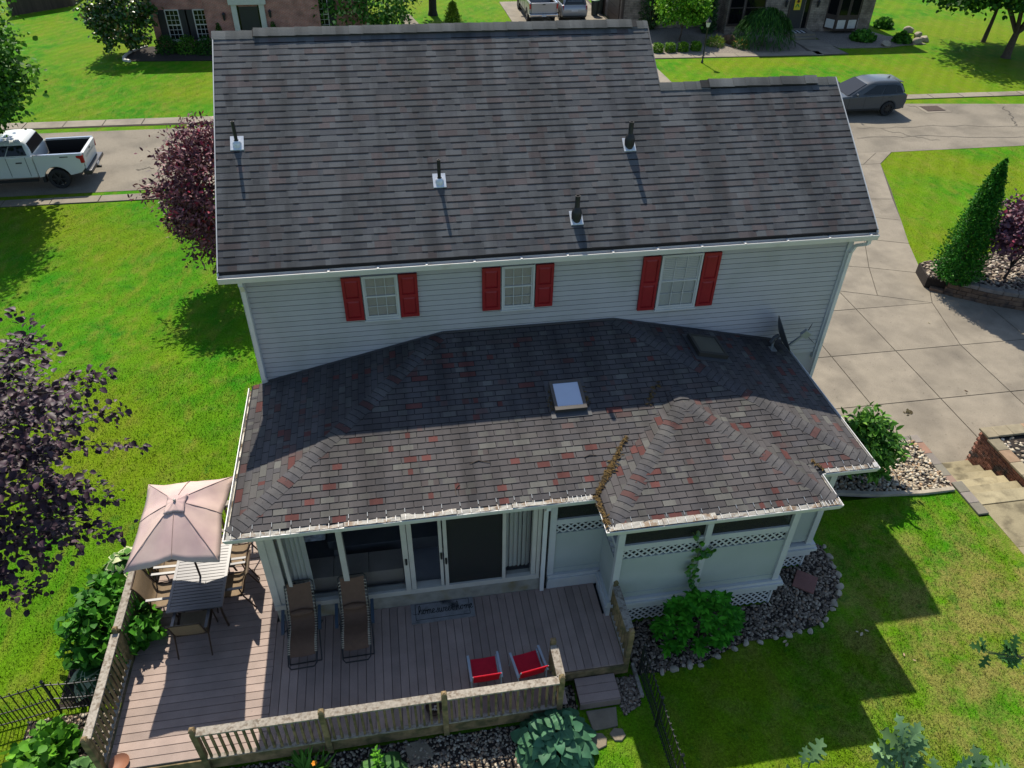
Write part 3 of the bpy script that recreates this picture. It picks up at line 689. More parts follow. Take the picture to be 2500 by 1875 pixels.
def low_gutter(p, q, nrm, guards, m0=0, m1=0):
    """gutter whose outer lip runs p->q; nrm points outward; m0/m1: 1 outer mitre, -1 inner mitre"""
    p = Vector((*p,0)); q = Vector((*q,0)); d = (q-p).normalized(); nv = Vector((*nrm,0)); zt_ = zE; h = .115; w_ = .125
    prof = [(0,0),(-.002,-.03),(-.03,-h),(-w_,-h),(-w_,.01),(-w_+.006,.01),(-w_+.006,-h+.006),(-.034,-h+.006),(-.014,-.03),(-.014,0)]
    A = [p+nv*a+Vector((0,0,zt_+b))-d*(-a)*(-m0) for a,b in prof]; Bq = [q+nv*a+Vector((0,0,zt_+b))+d*(-a)*(-m1) for a,b in prof]
    n = len(prof); mb = MB(); mb.add([tuple(v) for v in A+Bq], [(i,(i+1)%n,n+(i+1)%n,n+i) for i in range(n)]+[tuple(range(n)),tuple(range(2*n-1,n-1,-1))])
    g = mb.build('gutter', M['gutter'], low)
    L = (q-p).length
    # leaf litter lying in the trough
    db = MB(); s = .06
    while s < L-.1:
        e = min(s+rnd.uniform(.2,.5), L-.05); o = p+d*s-nv*.07; o2 = p+d*e-nv*.07; zz = zt_-.075+rnd.uniform(0,.045)
        db.bar((o.x,o.y,zz),(o2.x,o2.y,zz+rnd.uniform(-.01,.01)), .07, .02); s = e+.002
    db.build('gutter_debris', M['trough'], g)
    if guards:
        s = .05; k = 0
        while s < L-.1:
            e = min(s+.92, L-.03); up = rnd.uniform(-.004,.02); a = p+d*(s+.003); b = p+d*(e-.003)
            mb = MB(); seg = 7; rows = []
            for i in range(seg+1):
                c = a.lerp(b, i/seg); z1 = zt_+.006+up+rnd.uniform(-.006,.010); z2 = zt_+.028+up*.6+rnd.uniform(-.004,.004); rows += [tuple(c-nv*.012+Vector((0,0,z1-.0))), tuple(c-nv*.07+Vector((0,0,(z1+z2)/2+rnd.uniform(-.006,.006)))), tuple(c-nv*.135+Vector((0,0,z2)))]
            mb.add(rows, [(i*3+j,i*3+j+1,i*3+4+j,i*3+3+j) for i in range(seg) for j in (0,1)])
            o = mb.build('gutter_guard', M['guard'], g, fix=False); s = e+.004; k += 1
            for i in range(6):
                c = a.lerp(b, (i+.5)/6); MB().bar((c-nv*.008+Vector((0,0,zt_+.026+up))), (c-nv*.10+Vector((0,0,zt_+.040+up))), .008, .005).build('guard_clip', M['gutter'], g)
        s = .15; mb = MB(); pin = MB().box(-.006,.006,-.05,.05,-.003,.003)
        while s < L-.1:
            c = p+d*s-nv*.15; c2 = p+d*s-nv*.22
            MB().bar((c.x,c.y,zt_+.055),(c2.x,c2.y,zt_+.075),.009,.006).build('hanger', M['galv'], g); s += .305
    return g
low_gutter((xA,yE),(xB,yE),(0,-1),True,1,-1)
low_gutter((xB,yE),(xB,yP),(-1,0),False,-1,1)
low_gutter((xB,yP),(xC,yP),(0,-1),True,1,1)
low_gutter((xC,yP),(xC,yE),(1,0),False,1,-1)
low_gutter((xC,yE),(xD,yE),(0,-1),True,-1,1)
low_gutter((xD,yE),(xD,-.05),(1,0),False,1,0)
low_gutter((xA,-.05),(xA,yE),(-1,0),False,0,1)
# downspout boot at the sunroom
downspout(low, [(5.02,yE+.08,zE-.11),(5.02,yE+.08,zE-.2),(5.03,-3.70,zE-.42),(5.03,-3.70,-.27)])
# moss and leaf litter lodged in the valley and against the porch ridge
M['moss'] = mat('moss', (.115,.070,.018), .95, .5, 30, col2=(.05,.035,.015), c2lo=.45, c2hi=.6, c2scale=20, bump=.6, bscale=70)
deb = MB(); r3 = random.Random(3)
def zmain(y): return zE+pF*(y-yE)
def litter(mb, pts, wd, nn):
    for i in range(nn):
        t = r3.random()*(len(pts)-1); k = min(int(t), len(pts)-2); f = t-k
        x = pts[k][0]*(1-f)+pts[k+1][0]*f+r3.gauss(0,wd); y = pts[k][1]*(1-f)+pts[k+1][1]*f+r3.gauss(0,wd)
        z = max(zmain(y), zE+pSp*max(0,min(x-xB, xC-x)) if y < -1.6 else 0)+.012+r3.random()*.018
        a = r3.random()*6.28; l = r3.uniform(.02,.06); e = r3.uniform(-.3,.3)
        dx, dy = math.cos(a)*l, math.sin(a)*l; px, py = -math.sin(a)*l*.3, math.cos(a)*l*.3
        mb.add([(x-dx,y-dy,z-e*l*.3),(x+px,y+py,z+.008),(x+dx,y+dy,z+e*l*.3),(x-px,y-py,z)], [(0,1,2,3)])
litter(deb, [(5.86,-3.88),(6.05,-3.62),(6.25,-3.36)], .014, 420); litter(deb, [(6.25,-3.36),(6.45,-3.06),(6.66,-2.82)], .013, 170); litter(deb, [(6.05,-3.6),(6.4,-3.2)], .05, 50)
litter(deb, [(7.25,-2.2),(7.35,-1.95),(7.6,-1.72)], .04, 60); litter(deb, [(5.45,-1.6),(5.42,-2.15)], .03, 60); litter(deb, [(6.08,-1.6),(6.1,-2.1)], .03, 70); litter(deb, [(9.98,-3.9),(9.85,-3.7)], .015, 22); litter(deb, [(5.83,-3.95),(5.86,-4.6)], .02, 160)
dbo = deb.build('leaf_litter', M['moss'], None, fix=False); tag(dbo, 'brown leaf litter and moss lodged in the valley of the low roof', 'leaf litter', kind='stuff')
# ---- skylights
def skylight(label, c, wd, ln, up, side_, col_frame, col_pane, nrm):
    sk = thing('skylight', label, 'skylight', c, 0, 'skylights on the low roof')
    side_ = Vector(side_); up = Vector(up); nrm = Vector(nrm)
    Mx = Matrix(((side_.x,up.x,nrm.x),(side_.y,up.y,nrm.y),(side_.z,up.z,nrm.z))).to_4x4()
    fr_ = MB()
    for sx, sy, ox, oy in ((wd,.06,0,ln/2-.03),(wd,.08,0,-ln/2+.04),(.06,ln-.14,wd/2-.03,-.0+.01),(.06,ln-.14,-wd/2+.03,.01)):
        fr_.boxm(sx, sy, .10, Mx @ Matrix.Translation((ox,oy,.05)))
    fr_.build('frame', col_frame, sk)
    MB().boxm(wd-.12, ln-.14, .012, Mx @ Matrix.Translation((0,.01,.085))).build('pane', col_pane, sk)
    MB().boxm(wd-.12, ln-.14, .012, Mx @ Matrix.Translation((0,.01,.02))).build('shaft', M['dark_in'], sk)
    MB().boxm(wd+.16, ln+.2, .006, Mx @ Matrix.Translation((0,-.02,.012))).build('flashing', plain('sky_flash', (.05,.052,.055), .5), sk)
    return sk
aF = math.atan(pF); aR = math.atan(pRs)
M['sky_frame'] = plain('sky_frame', (.06,.055,.05), .4, metal=.3); M['sky_pane'] = plain('sky_pane', (.34,.40,.50), .12, spec=.7, var=.03)  # pale blue of the first pane paints in the reflected sky
M['sky_frame2'] = plain('sky_frame2', (.03,.028,.024), .5); M['sky_pane2'] = plain('old_dome', (.075,.072,.052), .35, col2=(.04,.04,.03))
skylight('bright rectangular glass skylight on the front of the low roof', (5.76,-1.84,zmain(-1.84)+.006), .60, .68, (0,math.cos(aF),math.sin(aF)), (1,0,0), M['sky_frame'], M['sky_pane'], (0,-math.sin(aF),math.cos(aF)))
skylight('dull dark skylight on the shaded right slope of the low roof', (8.92,-.70,zE+pRs*(xD-8.92)+.006), .66, .70, (0,1,0), (math.cos(aR),0,-math.sin(aR)), M['sky_frame2'], M['sky_pane2'], (math.sin(aR),0,math.cos(aR)))
# ---- satellite dish
bx, by = 10.55, -.42; bz = zE+pRs*(xD-bx)
sd = thing('satellite_dish', 'dark satellite dish on a short mast at the right end of the low roof', 'satellite dish', (bx,by,bz))
M['dish'] = plain('dish_grey', (.045,.05,.055), .45); M['galv'] = plain('galvanised', (.32,.34,.35), .4, metal=.5)
MB().box(-.09,.09,-.09,.09,0,.015).build('foot', M['galv'], sd)
MB().tube([(0,0,.0),(0,0,.22),(.06,.0,.32)], .024, 10).build('mast', M['galv'], sd, smooth=40)
ax = Vector((.86,-.22,.44)).normalized(); e1 = Vector((0,0,1)).cross(ax).normalized(); e2_ = ax.cross(e1)
mb = MB(); vs = []; fs = []; cc = Vector((.11,0,.36))
for side_ in (0,1):
    for i in range(7):
        r = i/6
        for j in range(24):
            t = 2*math.pi*j/24; vs.append(tuple(cc+e1*(r*.33*math.cos(t))+e2_*(r*.43*math.sin(t))+ax*(.10*r*r-.012*side_)))
for side_ in (0,1):
    o_ = side_*7*24
    for i in range(6):
        for j in range(24): fs.append((o_+i*24+j, o_+i*24+(j+1)%24, o_+(i+1)*24+(j+1)%24, o_+(i+1)*24+j))
for j in range(24): fs.append((6*24+j, 6*24+(j+1)%24, 13*24+(j+1)%24, 13*24+j))
mb.add(vs, fs); mb.build('dish', M['dish'], sd, smooth=60)
MB().bar(cc-e2_*.34+ax*.08, cc+ax*.46-e2_*.16, .05, .035).build('arm', M['galv'], sd)
MB().bar(cc+ax*.42-e2_*.20, cc+ax*.56-e2_*.13, .09, .15).build('receiver', M['galv'], sd)
MB().tube([(-.05,.0,.18),(.0,0,.30),(.09,0,.35)], .045, 8).build('bracket', M['dish'], sd, smooth=40)
MB().tube([tuple(cc+ax*.5-e2_*.16),tuple(cc+ax*.62+Vector((.1,.1,-.02))),(.95,.34,.05),(1.2,.36,-.2)], .006, 5).build('cable', M['black'], sd)
# ================================================================== sunroom and screened porch under the low roof (parts of the house)
ZD = -.30
yS = -3.61                                   # sunroom front wall
def sub(name, parent=house):
    o = bpy.data.objects.new(name, None); COL.objects.link(o); o.parent = parent; o.empty_display_size = .2; return o
sun = sub('sunroom')
M['sill'] = mat('sill_board', (.26,.25,.21), .8, .25, 6, col2=(.16,.13,.06), c2lo=.5, c2hi=.7, c2scale=3)
M['frame'] = plain('window_frame', (.46,.435,.38), .45)
zT = zE-.12
MB().box(.10,4.98,yS-.03,yS+.10,2.03,zT).build('header', M['frame'], sun)
MB().box(.10,4.98,yS-.05,yS+.12,.045,.17).build('bottom_rail', M['frame'], sun)
MB().box(.12,5.0,yS-.035,yS+.10,ZD-.1,.045).build('sill_board', M['sill'], sun)
for x0, x1, y0 in ((.10,.22,-.035),(.30,.37,-.02),(.44,.50,-.03),(1.40,1.50,-.04),(2.48,2.575,-.05),(2.585,2.67,-.035),(3.13,3.185,-.03),(3.21,3.275,-.05),(4.27,4.33,-.05),(4.82,4.90,-.035),(4.91,4.98,-.045)):
    MB().box(x0,x1,yS+y0,yS+.09,.17,2.03).build('mullion', M['frame'], sun)
for x0, x1, yy, mm in ((.37,.44,.03,'glass'),(.50,1.40,.03,'glass'),(1.50,2.48,.0,'glass'),(3.275,4.27,-.01,'screen'),(4.33,4.82,.03,'glass')):
    zb = .17
    MB().box(x0-.004,x1+.004,yS+yy,yS+yy+.006,zb,2.03).build('door_screen' if mm == 'screen' else 'pane', M[mm], sun)
for x, z in ((2.53,1.0),(3.16,1.05),(3.24,.9)): MB().box(x-.018,x+.018,yS-.085,yS-.05,z-.07,z+.07).build('door_handle', M['black'], sun)
for x0, x1 in ((.22,.30),): MB().box(x0,x1,yS-.01,yS+.02,.17,2.03).build('corner_panel', M['frame'], sun)
# left wall of the sunroom, seen past the corner
MB().box(.10,.18,yS+.10,-.02,ZD-.4,zT).build('side_wall', M['siding'], sun)
MB().box(4.9,4.98,yS+.10,-.02,ZD-.3,zT).build('partition', M['dark_in'], sun)
MB().box(.18,4.9,yS+.10,-.02,-.05,.03).build('floor', plain('sunroom_floor', (.34,.33,.33), .5), sun)
MB().box(.18,4.9,yS+.10,-.06,zT-.03,zT-.005).build('ceiling', M['blind'], sun)
MB().box(.18,4.9,-.10,-.04,.03,zT-.03).build('back_wall', plain('panel_wall', (.36,.34,.33), .6), sun)
# vertical blinds drawn to the ends
for x0, n_ in ((.30,7),(4.36,6)):
    for i in range(n_):
        x = x0+i*.078; Mx = Matrix.Translation((x+.03,yS+.14,1.13)) @ Matrix.Rotation(R(25+rnd.uniform(-12,12)),4,'Z')
        MB().boxm(.088,.004,1.72,Mx).build('blind_slat', M['blind'], sun)
# furniture in the room behind the glass
M['sofa'] = plain('sofa_fabric', (.08,.08,.085), .9); M['tan_fab'] = plain('tan_fabric', (.30,.245,.20), .9); M['pillow'] = mat('pillow', (.6,.6,.63), .9, .6, 14)
sf_ = thing('sofa', 'dark sofa inside the sunroom behind the wide glass pane', 'sofa', (2.2,-2.25,.03))
for nm, bx_ in (('seat',(-.95,.95,-.45,.35,.12,.44)),('backrest',(-.95,.95,.30,.55,.12,.86)),('armrest',(-1.12,-.95,-.45,.55,.05,.62)),('armrest',(.95,1.12,-.45,.55,.05,.62))):
    MB().box(*bx_).build(nm, M['sofa'], sf_)
MB().boxm(.42,.16,.40,Matrix.Translation((.62,.22,.64)) @ Matrix.Rotation(R(-15),4,'X')).build('cushion', M['pillow'], sf_)
ac = thing('armchair', 'dark armchair with a patterned pillow behind the leftmost sunroom pane', 'armchair', (.85,-2.5,.03))
for nm, bx_ in (('seat',(-.34,.34,-.4,.3,.12,.42)),('backrest',(-.34,.34,.26,.5,.12,.88)),('armrest',(-.48,-.34,-.4,.5,.05,.6)),('armrest',(.34,.48,-.4,.5,.05,.6))):
    MB().box(*bx_).build(nm, M['sofa'], ac)
MB().boxm(.46,.16,.42,Matrix.Translation((-.06,.12,.66)) @ Matrix.Rotation(R(-18),4,'X')).build('cushion', M['pillow'], ac)
ct = thing('storage_bench', 'low tan storage bench just inside the sunroom glass', 'bench', (1.55,-3.15,.03))
MB().box(-1.0,.9,-.22,.22,.03,.40).build('body', M['tan_fab'], ct)
for a, b in ((-1.0,-.37),(-.355,.27),(.285,.9)): MB().box(a,b,-.235,.235,.40,.45).build('lid', M['tan_fab'], ct)
# ---- screened porch
por = sub('screened_porch')
M['panel'] = mat('white_panel', (.35,.38,.36), .5, .06, 1.5, col2=(.30,.335,.29), c2lo=.55, c2hi=.8, c2scale=.9)
def lattice(parent, p0, ex, ez, w_, h_, pitch=.138, slat=.036, nm='lattice', arch=False, ny=(0,1,0)):
    """diagonal lattice of real slats in the plane spanned by ex (horizontal) and z, clipped to w x h"""
    mb = MB(); ex = Vector(ex); nv = Vector(ny)
    for dirn in (1,-1):
        k = -h_
        while k < w_+h_:
            # segment from (k,0) to (k+dirn*h, h)
            a = (k,0.0); b = (k+dirn*h_,h_); seg = [a,b]
            def cl(seg, ax_, lim, keep):
                (x0,z0),(x1,z1) = seg
                f0 = keep*(x0-lim); f1 = keep*(x1-lim)
                if f0 < 0 and f1 < 0: return None
                if f0 < 0: t = f0/(f0-f1); return [(x0+(x1-x0)*t,z0+(z1-z0)*t),(x1,z1)]
                if f1 < 0: t = f0/(f0-f1); return [(x0,z0),(x0+(x1-x0)*t,z0+(z1-z0)*t)]
                return seg
            s_ = cl(seg,0,0,1); s_ = cl(s_,0,w_,-1) if s_ else None
            if s_:
                p = Vector(p0)+ex*s_[0][0]+Vector((0,0,s_[0][1]))+nv*(.004 if dirn > 0 else -.004); q = Vector(p0)+ex*s_[1][0]+Vector((0,0,s_[1][1]))+nv*(.004 if dirn > 0 else -.004)
                if (q-p).length > .02: mb.bar(p, q, slat if abs(ex.x) > .5 else .007, .007 if abs(ex.x) > .5 else slat, up=tuple(nv) if abs(ex.x) > .5 else tuple(nv))
            k += pitch
    o = mb.build(nm, M['trim'], parent); o['kind'] = 'stuff'; return o
def bay(x0, x1, yw, name='porch_bay'):
    b = por
    MB().box(x0,x1,yw-.02,yw+.06,1.47,1.60).build('top_rail', M['trim'], b)
    lattice(b, (x0,yw+.02,1.215), (1,0,0), 1, x1-x0, .26)
    MB().box(x0,x1,yw+.035,yw+.045,1.215,1.475).build('lattice_shade', M['screen'], b)
    MB().box(x0,x1,yw,yw+.05,.10,1.215).build('solid_panel', M['panel'], b)
    MB().box(x0,x1,yw-.012,yw+.0,.105,.23).build('kick_board', M['panel'], b)
    MB().box(x0,x1,yw+.02,yw+.028,1.60,zT).build('insect_screen', M['screen'], b)
def post(x0, x1, yw, z0=.05, d=.10): MB().box(x0,x1,yw-.045,yw-.045+d,z0,zT).build('post', M['trim'], por)
# recessed bay beside the sunroom
bay(5.25,6.16,yS); post(5.13,5.25,yS); MB().box(5.03,5.13,yS+.03,yS+.04,-.1,zT).build('insect_screen', M['screen'], por)
for z0, z1, o in ((-.32,-.06,.06),(-.06,.02,.10),(.02,.10,.07)): MB().box(5.14,6.2,yS-o,yS+.05,z0,z1).build('base_board', M['trim'], por)
# side return at x = 6.16
yPf = -4.36
MB().box(6.16,6.21,yPf+.06,yS+.0,.10,1.2).build('solid_panel', M['panel'], por)
lattice(por, (6.185,yPf+.07,1.2), (0,1,0), 1, yS-yPf-.09, .30, ny=(1,0,0))
MB().box(6.15,6.22,yPf+.06,yS,1.5,1.6).build('top_rail', M['trim'], por)
for z0, z1, o in ((-.36,-.06,.045),(-.06,.02,.085),(.02,.10,.055)): MB().box(6.16-o,6.22,yPf-.08,yS-.11,z0,z1).build('base_board', M['trim'], por)
# front bays
post(6.16,6.28,yPf); post(7.745,7.855,yPf); post(9.35,9.465,yPf)
bay(6.28,7.745,yPf); bay(7.855,9.35,yPf)
for z0, z1, o in ((-.23,-.03,.05),(-.03,.03,.11),(.03,.10,.075)): MB().box(6.17,9.47+o,yPf-o,yPf+.06,z0,z1).build('base_board', M['trim'], por)
lattice(por, (6.3,yPf-.0,-.66), (1,0,0), 1, 3.17, .43, nm='skirt_lattice')
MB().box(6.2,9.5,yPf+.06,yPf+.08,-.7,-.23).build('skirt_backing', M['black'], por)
MB().box(9.44,9.48,yPf-.02,yPf+.02,-.7,-.22).build('skirt_post', M['trim'], por)
# right return and the recessed end
MB().box(9.41,9.46,yPf+.06,yS,.10,1.5).build('solid_panel', M['panel'], por)
MB().box(9.46,10.42,yS,yS+.05,.10,zT).build('solid_panel', M['panel'], por); post(10.42,10.54,yS)
for z0, z1, o in ((-.30,-.10,.05),(-.10,-.03,.12),(-.03,.06,.08)): MB().box(9.48,10.54+o,yS-o,yS+.06,z0,z1).build('base_board', M['trim'], por)
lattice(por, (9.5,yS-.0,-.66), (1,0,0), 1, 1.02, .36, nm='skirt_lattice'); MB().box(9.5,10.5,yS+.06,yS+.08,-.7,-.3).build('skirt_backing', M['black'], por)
MB().box(10.49,10.53,yS-.02,yS+.02,-.7,-.29).build('skirt_post', M['trim'], por)
# right side wall of the porch with a lattice window
MB().box(10.47,10.52,yS+.06,-.02,.0,1.3).build('solid_panel', M['panel'], por); MB().box(10.47,10.52,yS+.06,-.02,1.75,zT).build('solid_panel', M['panel'], por)
lattice(por, (10.495,yS+.06,1.3), (0,1,0), 1, -yS-.1, .45, pitch=.15, ny=(1,0,0))
fl_ = plain('porch_floor', (.22,.21,.20), .7); MB().box(4.99,10.46,yS+.06,-.12,-.12,-.04).build('porch_floor', fl_, por); MB().box(6.22,9.4,yPf+.07,yS+.058,-.12,-.04).build('porch_floor', fl_, por)
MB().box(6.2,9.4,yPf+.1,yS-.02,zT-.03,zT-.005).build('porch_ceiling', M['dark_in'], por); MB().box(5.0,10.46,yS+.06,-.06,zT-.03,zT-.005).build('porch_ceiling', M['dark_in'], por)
MB().box(4.99,10.46,-.10,-.04,-.04,zT-.03).build('back_wall', M['siding'], por)
# hot tub in the porch
ht = thing('hot_tub', 'dark covered hot tub inside the screened porch', 'hot tub', (7.35,-2.9,-.04))
def rrect(w, d, r, n=5):
    out = []
    for cx_, cy_, a in ((w-r,d-r,0),(-w+r,d-r,90),(-w+r,-d+r,180),(w-r,-d+r,270)):
        for i in range(n+1):
            t = R(a+90*i/n); out.append((cx_+r*math.cos(t), cy_+r*math.sin(t)))
    return out
MB().prism(rrect(1.0,1.0,.3), 0, .85).build('shell', plain('tub_shell', (.10,.095,.09), .6), ht)
MB().prism(rrect(1.06,1.06,.33), .85, .96).build('cover', plain('tub_cover', (.03,.03,.032), .5), ht)
for x in (-.8,.8): MB().lathe([(.0,0),(.03,0),(.03,.02),(0,.02)], (x,-1.075,.9), 10).build('cover_clip', M['black'], ht)

# ================================================================== deck
deck = thing('deck', 'brown composite board deck behind the house', 'deck')
BW = .1462; gap = .007
yF = -6.02                                    # front edge
xl, xs, xr_ = -2.37, .075, 6.20
def plank(x0, x1, y0, y1, nm='deck_board'):
    b = .004
    mb = MB(); vs = []
    for z, i in ((ZD-.028,0),(ZD-b,0),(ZD,b)):
        vs += [(x0+i,y0+i,z),(x1-i,y0+i,z),(x1-i,y1-i,z),(x0+i,y1-i,z)]
    mb.add(vs, [(8,9,10,11)]+[(k*4+i,k*4+(i+1)%4,k*4+4+(i+1)%4,k*4+4+i) for k in (0,1) for i in range(4)])
    return mb.build(nm, M['deck'], deck, fix=False)
# left field: boards run along x
y = yF
while y < -1.35: plank(xl+.02, xs-gap, y, y+BW-gap); y += BW
# main field: boards run along y
x = xs
while x < xr_-.05:
    xe = min(x+BW-gap, xr_); front = yF if x < 4.90 else -5.44
    top = yS-.04 if x < 5.1 else yS-.02
    if xe > 6.12: top = yPf-.02
    plank(x, xe, front, top); x += BW
# rim joists and framing
for a in ((xl,xr_-1.27,yF-.04,yF-.005,ZD-.30,ZD-.03),(xl-.03,xl+.01,yF,-1.3,ZD-.30,ZD-.03),(4.93,xr_,-5.48,-5.445,ZD-.26,ZD-.03),(xr_,xr_+.035,-5.48,yPf-.1,ZD-.26,ZD-.03),(4.90,4.935,yF-.04,-5.44,ZD-.28,ZD-.03)):
    MB().box(*a).build('rim_joist', M['wood_olive'], deck)
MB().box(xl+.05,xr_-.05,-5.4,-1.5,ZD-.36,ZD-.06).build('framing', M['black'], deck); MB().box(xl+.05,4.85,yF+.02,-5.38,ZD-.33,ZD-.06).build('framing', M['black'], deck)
# step
stp = thing('deck_step', 'single wooden step with three boards leading down off the deck', 'step', (0,0,0))
p = [onz(1240+q[0]*K_,1395+q[1]*K_,-.47) for q in ((550,870),(825,822),(865,1015),(600,1060))]
sx0, sx1 = 5.30, 6.02; sy0, sy1 = -6.0, -5.52
for i in range(3): MB().box(5.28,6.0,-5.96+i*.155,-5.96+i*.155+.148,-.50,-.472).build('board', M['deck'], stp)
MB().box(5.29,5.99,-5.94,-5.52,-.68,-.50).build('box_frame', M['wood_olive'], stp)
MB().box(5.28,6.0,-5.985,-5.965,-.66,-.485).build('riser_board', M['deck'], stp)

# ---- railings
HP = .98                                       # post height above the deck boards
def post_mesh():
    mb = MB(); a = .045
    mb.box(-a,a,-a,a,-.28,HP-.10)
    # pyramid-shouldered rounded cap
    vs = []; 
    for z, s_ in ((HP-.10,a),(HP-.075,a*.80),(HP-.055,a*.80),(HP-.03,a*1.02),(HP,a*.75),(HP+.02,a*.25)):
        vs += [(sx*s_,sy*s_,z) for sx,sy in ((-1,-1),(1,-1),(1,1),(-1,1))]
    mb.add(vs, [(k*4+i,k*4+(i+1)%4,k*4+4+(i+1)%4,k*4+4+i) for k in range(5) for i in range(4)]+[(20,21,22,23)])
    return mb.mesh('post', M['wood_olive'])
pm = post_mesh(); balm = MB().box(-.018,.018,-.018,.018,.06,.80).mesh('baluster', M['wood_olive'])
def rail_run(rail, p, q, n, wide=.135):
    """rails and balusters between two posts p and q (x,y)"""
    p = Vector((*p,0)); q = Vector((*q,0)); d = (q-p).normalized(); a = p+d*.047; b = q-d*.047
    mb = MB(); zt_ = ZD+.865
    mb.bar((a.x,a.y,zt_),(b.x,b.y,zt_), wide, .036); mb.build('cap_rail', M['wood_grey'], rail)
    MB().bar((a.x,a.y,ZD+.80),(b.x,b.y,ZD+.80), .036, .085).build('top_rail', M['wood_olive'], rail)
    MB().bar((a.x,a.y,ZD+.085),(b.x,b.y,ZD+.085), .07, .036).build('bottom_rail', M['wood_grey'], rail)
    for i in range(n):
        c = a.lerp(b, (i+.5)/n); inst('baluster', balm, rail, (c.x, c.y-.0, ZD))
fr_ = thing('deck_railing', 'weathered wooden railing along the near edge of the deck', 'railing', group='wooden deck railings')
yr_ = yF-.055
PX = (-.845, 1.066, 2.966, 4.873)
for x in PX: inst('post', pm, fr_, (x,yr_,ZD))
for a, b in zip(PX, PX[1:]): rail_run(fr_, (a,yr_), (b,yr_), 15)
inst('post', pm, fr_, (4.873,-5.40,ZD)); rail_run(fr_, (4.873,yr_), (4.873,-5.40), 4)
lr = thing('deck_railing', 'weathered wooden railing along the left side of the deck by the table', 'railing', group='wooden deck railings')
PY = (-5.98,-4.07,-2.16,-1.33)
for yq in PY: inst('post', pm, lr, (xl-.03,yq,ZD))
for a, b, n_ in zip(PY, PY[1:], (15,15,6)): rail_run(lr, (xl-.03,a), (xl-.03,b), n_)
rail_run(lr, (xl-.03,-1.33), (.02,-1.33), 18)
rr = thing('deck_railing', 'short mossy wooden railing on the right side of the deck by the porch', 'railing', group='wooden deck railings')
for yq in (-4.40,-5.42): inst('post', pm, rr, (xr_+.03,yq,ZD))
rail_run(rr, (xr_+.03,-5.42), (xr_+.03,-4.40), 8)
# ================================================================== things on the deck
M['bronze'] = plain('bronze_frame', (.055,.033,.022), .4, metal=.3); M['sling'] = mat('sling_mesh', (.23,.165,.10), .8, .08, 20, fine=.18, fscale=190, transl=.15)
M['table'] = mat('table_top', (.075,.072,.075), .42, .1, 6, rand=.05, spec=.75)
# ---- dining table
tb = thing('patio_table', 'rectangular slatted metal patio table under the umbrella', 'table', (-1.23,-2.97,ZD))
tw, tl, th_ = .48, .725, .72
for a in ((-tw,-tw+.05,-tl,tl),(tw-.05,tw,-tl,tl),(-tw+.05,tw-.05,-tl,-tl+.055),(-tw+.05,tw-.05,tl-.055,tl)): MB().box(a[0],a[1],a[2],a[3],th_-.03,th_).build('frame', M['table'], tb)
n_ = 19; stp_ = (2*tl-.11)/n_
slm = MB().box(-tw+.051,tw-.051,0,stp_-.012,-.018,0).mesh('slat', M['table'])
for i in range(n_): inst('slat', slm, tb, (0,-tl+.055+i*stp_+.006,th_-.004))
for sx in (-1,1):
    for sy in (-1,1): MB().tube([(sx*(tw-.06),sy*(tl-.08),th_-.03),(sx*(tw-.10),sy*(tl-.16),.35),(sx*(tw-.05),sy*(tl-.10),.0)], .02, 8).build('leg', M['bronze'], tb, smooth=40)
# ---- sling chairs
def chair_tree():
    c = thing('patio_chair', 'x x x x', 'chair')
    prof = [(.26,.44),(.18,.425),(.02,.395),(-.12,.395),(-.20,.42),(-.25,.50),(-.29,.64),(-.34,.82),(-.40,.97),(-.43,1.0)]
    for sx in (-1,1): MB().tube([(sx*.265,y,z) for y,z in prof], .014, 8).build('frame_rail', M['bronze'], c, smooth=40)
    MB().tube([(-.265,-.43,1.0),(.265,-.43,1.0)], .013, 8).build('top_bar', M['bronze'], c, smooth=40)
    MB().tube([(-.265,-.20,.405),(.265,-.20,.405)], .013, 8).build('seat_bar', M['bronze'], c, smooth=40)
    mb = MB(); vs = []; nn = len(prof)
    for o in (0,.006):
        for y,z in prof:
            for x in (-.25,-.12,0,.12,.25): vs.append((x,y,z+.006-o-.018*(1-(x/.25)**2)))
    fs = [(i*5+j,i*5+j+1,i*5+6+j,i*5+5+j) for i in range(nn-1) for j in range(4)]
    fs += [(nn*5+i*5+j+1,nn*5+i*5+j,nn*5+i*5+5+j,nn*5+i*5+6+j) for i in range(nn-1) for j in range(4)]
    mb.add(vs, fs); mb.build('sling', M['sling'], c, smooth=60, fix=False)
    for sx in (-1,1):
        MB().bar((sx*.29,.24,.635),(sx*.29,-.27,.655), .05, .018).build('armrest', M['table'], c)
        MB().tube([(sx*.285,.22,.63),(sx*.285,.24,.40),(sx*.285,.29,.012)], .014, 8).build('leg', M['bronze'], c, smooth=40)
        MB().tube([(sx*.285,-.20,.64),(sx*.285,-.24,.40),(sx*.285,-.40,.012)], .014, 8).build('leg', M['bronze'], c, smooth=40)
        MB().tube([(sx*.285,.235,.43),(sx*.285,-.22,.41)], .011, 6).build('side_bar', M['bronze'], c, smooth=40)
    return c
ch0 = chair_tree(); ch0['group'] = 'sling chairs around the patio table'
spots = [((-1.29,-3.78),0,'tan sling patio chair at the near end of the table, seen from behind'),
    ((-1.87,-3.03),-88,'tan sling patio chair left of the table against the railing, nearer one'),
    ((-1.87,-2.30),-90,'tan sling patio chair left of the table half hidden under the umbrella'),
    ((-.74,-3.00),91,'tan sling patio chair right of the table, nearer one'),
    ((-.74,-2.30),89,'tan sling patio chair right of the table under the gutter corner, farther one')]
for i, ((x,y), a, lb) in enumerate(spots):
    c = ch0 if i == 0 else copy_tree(ch0); c.location = (x,y,ZD+.002); c.rotation_euler = (0,0,R(a)); c['label'] = lb
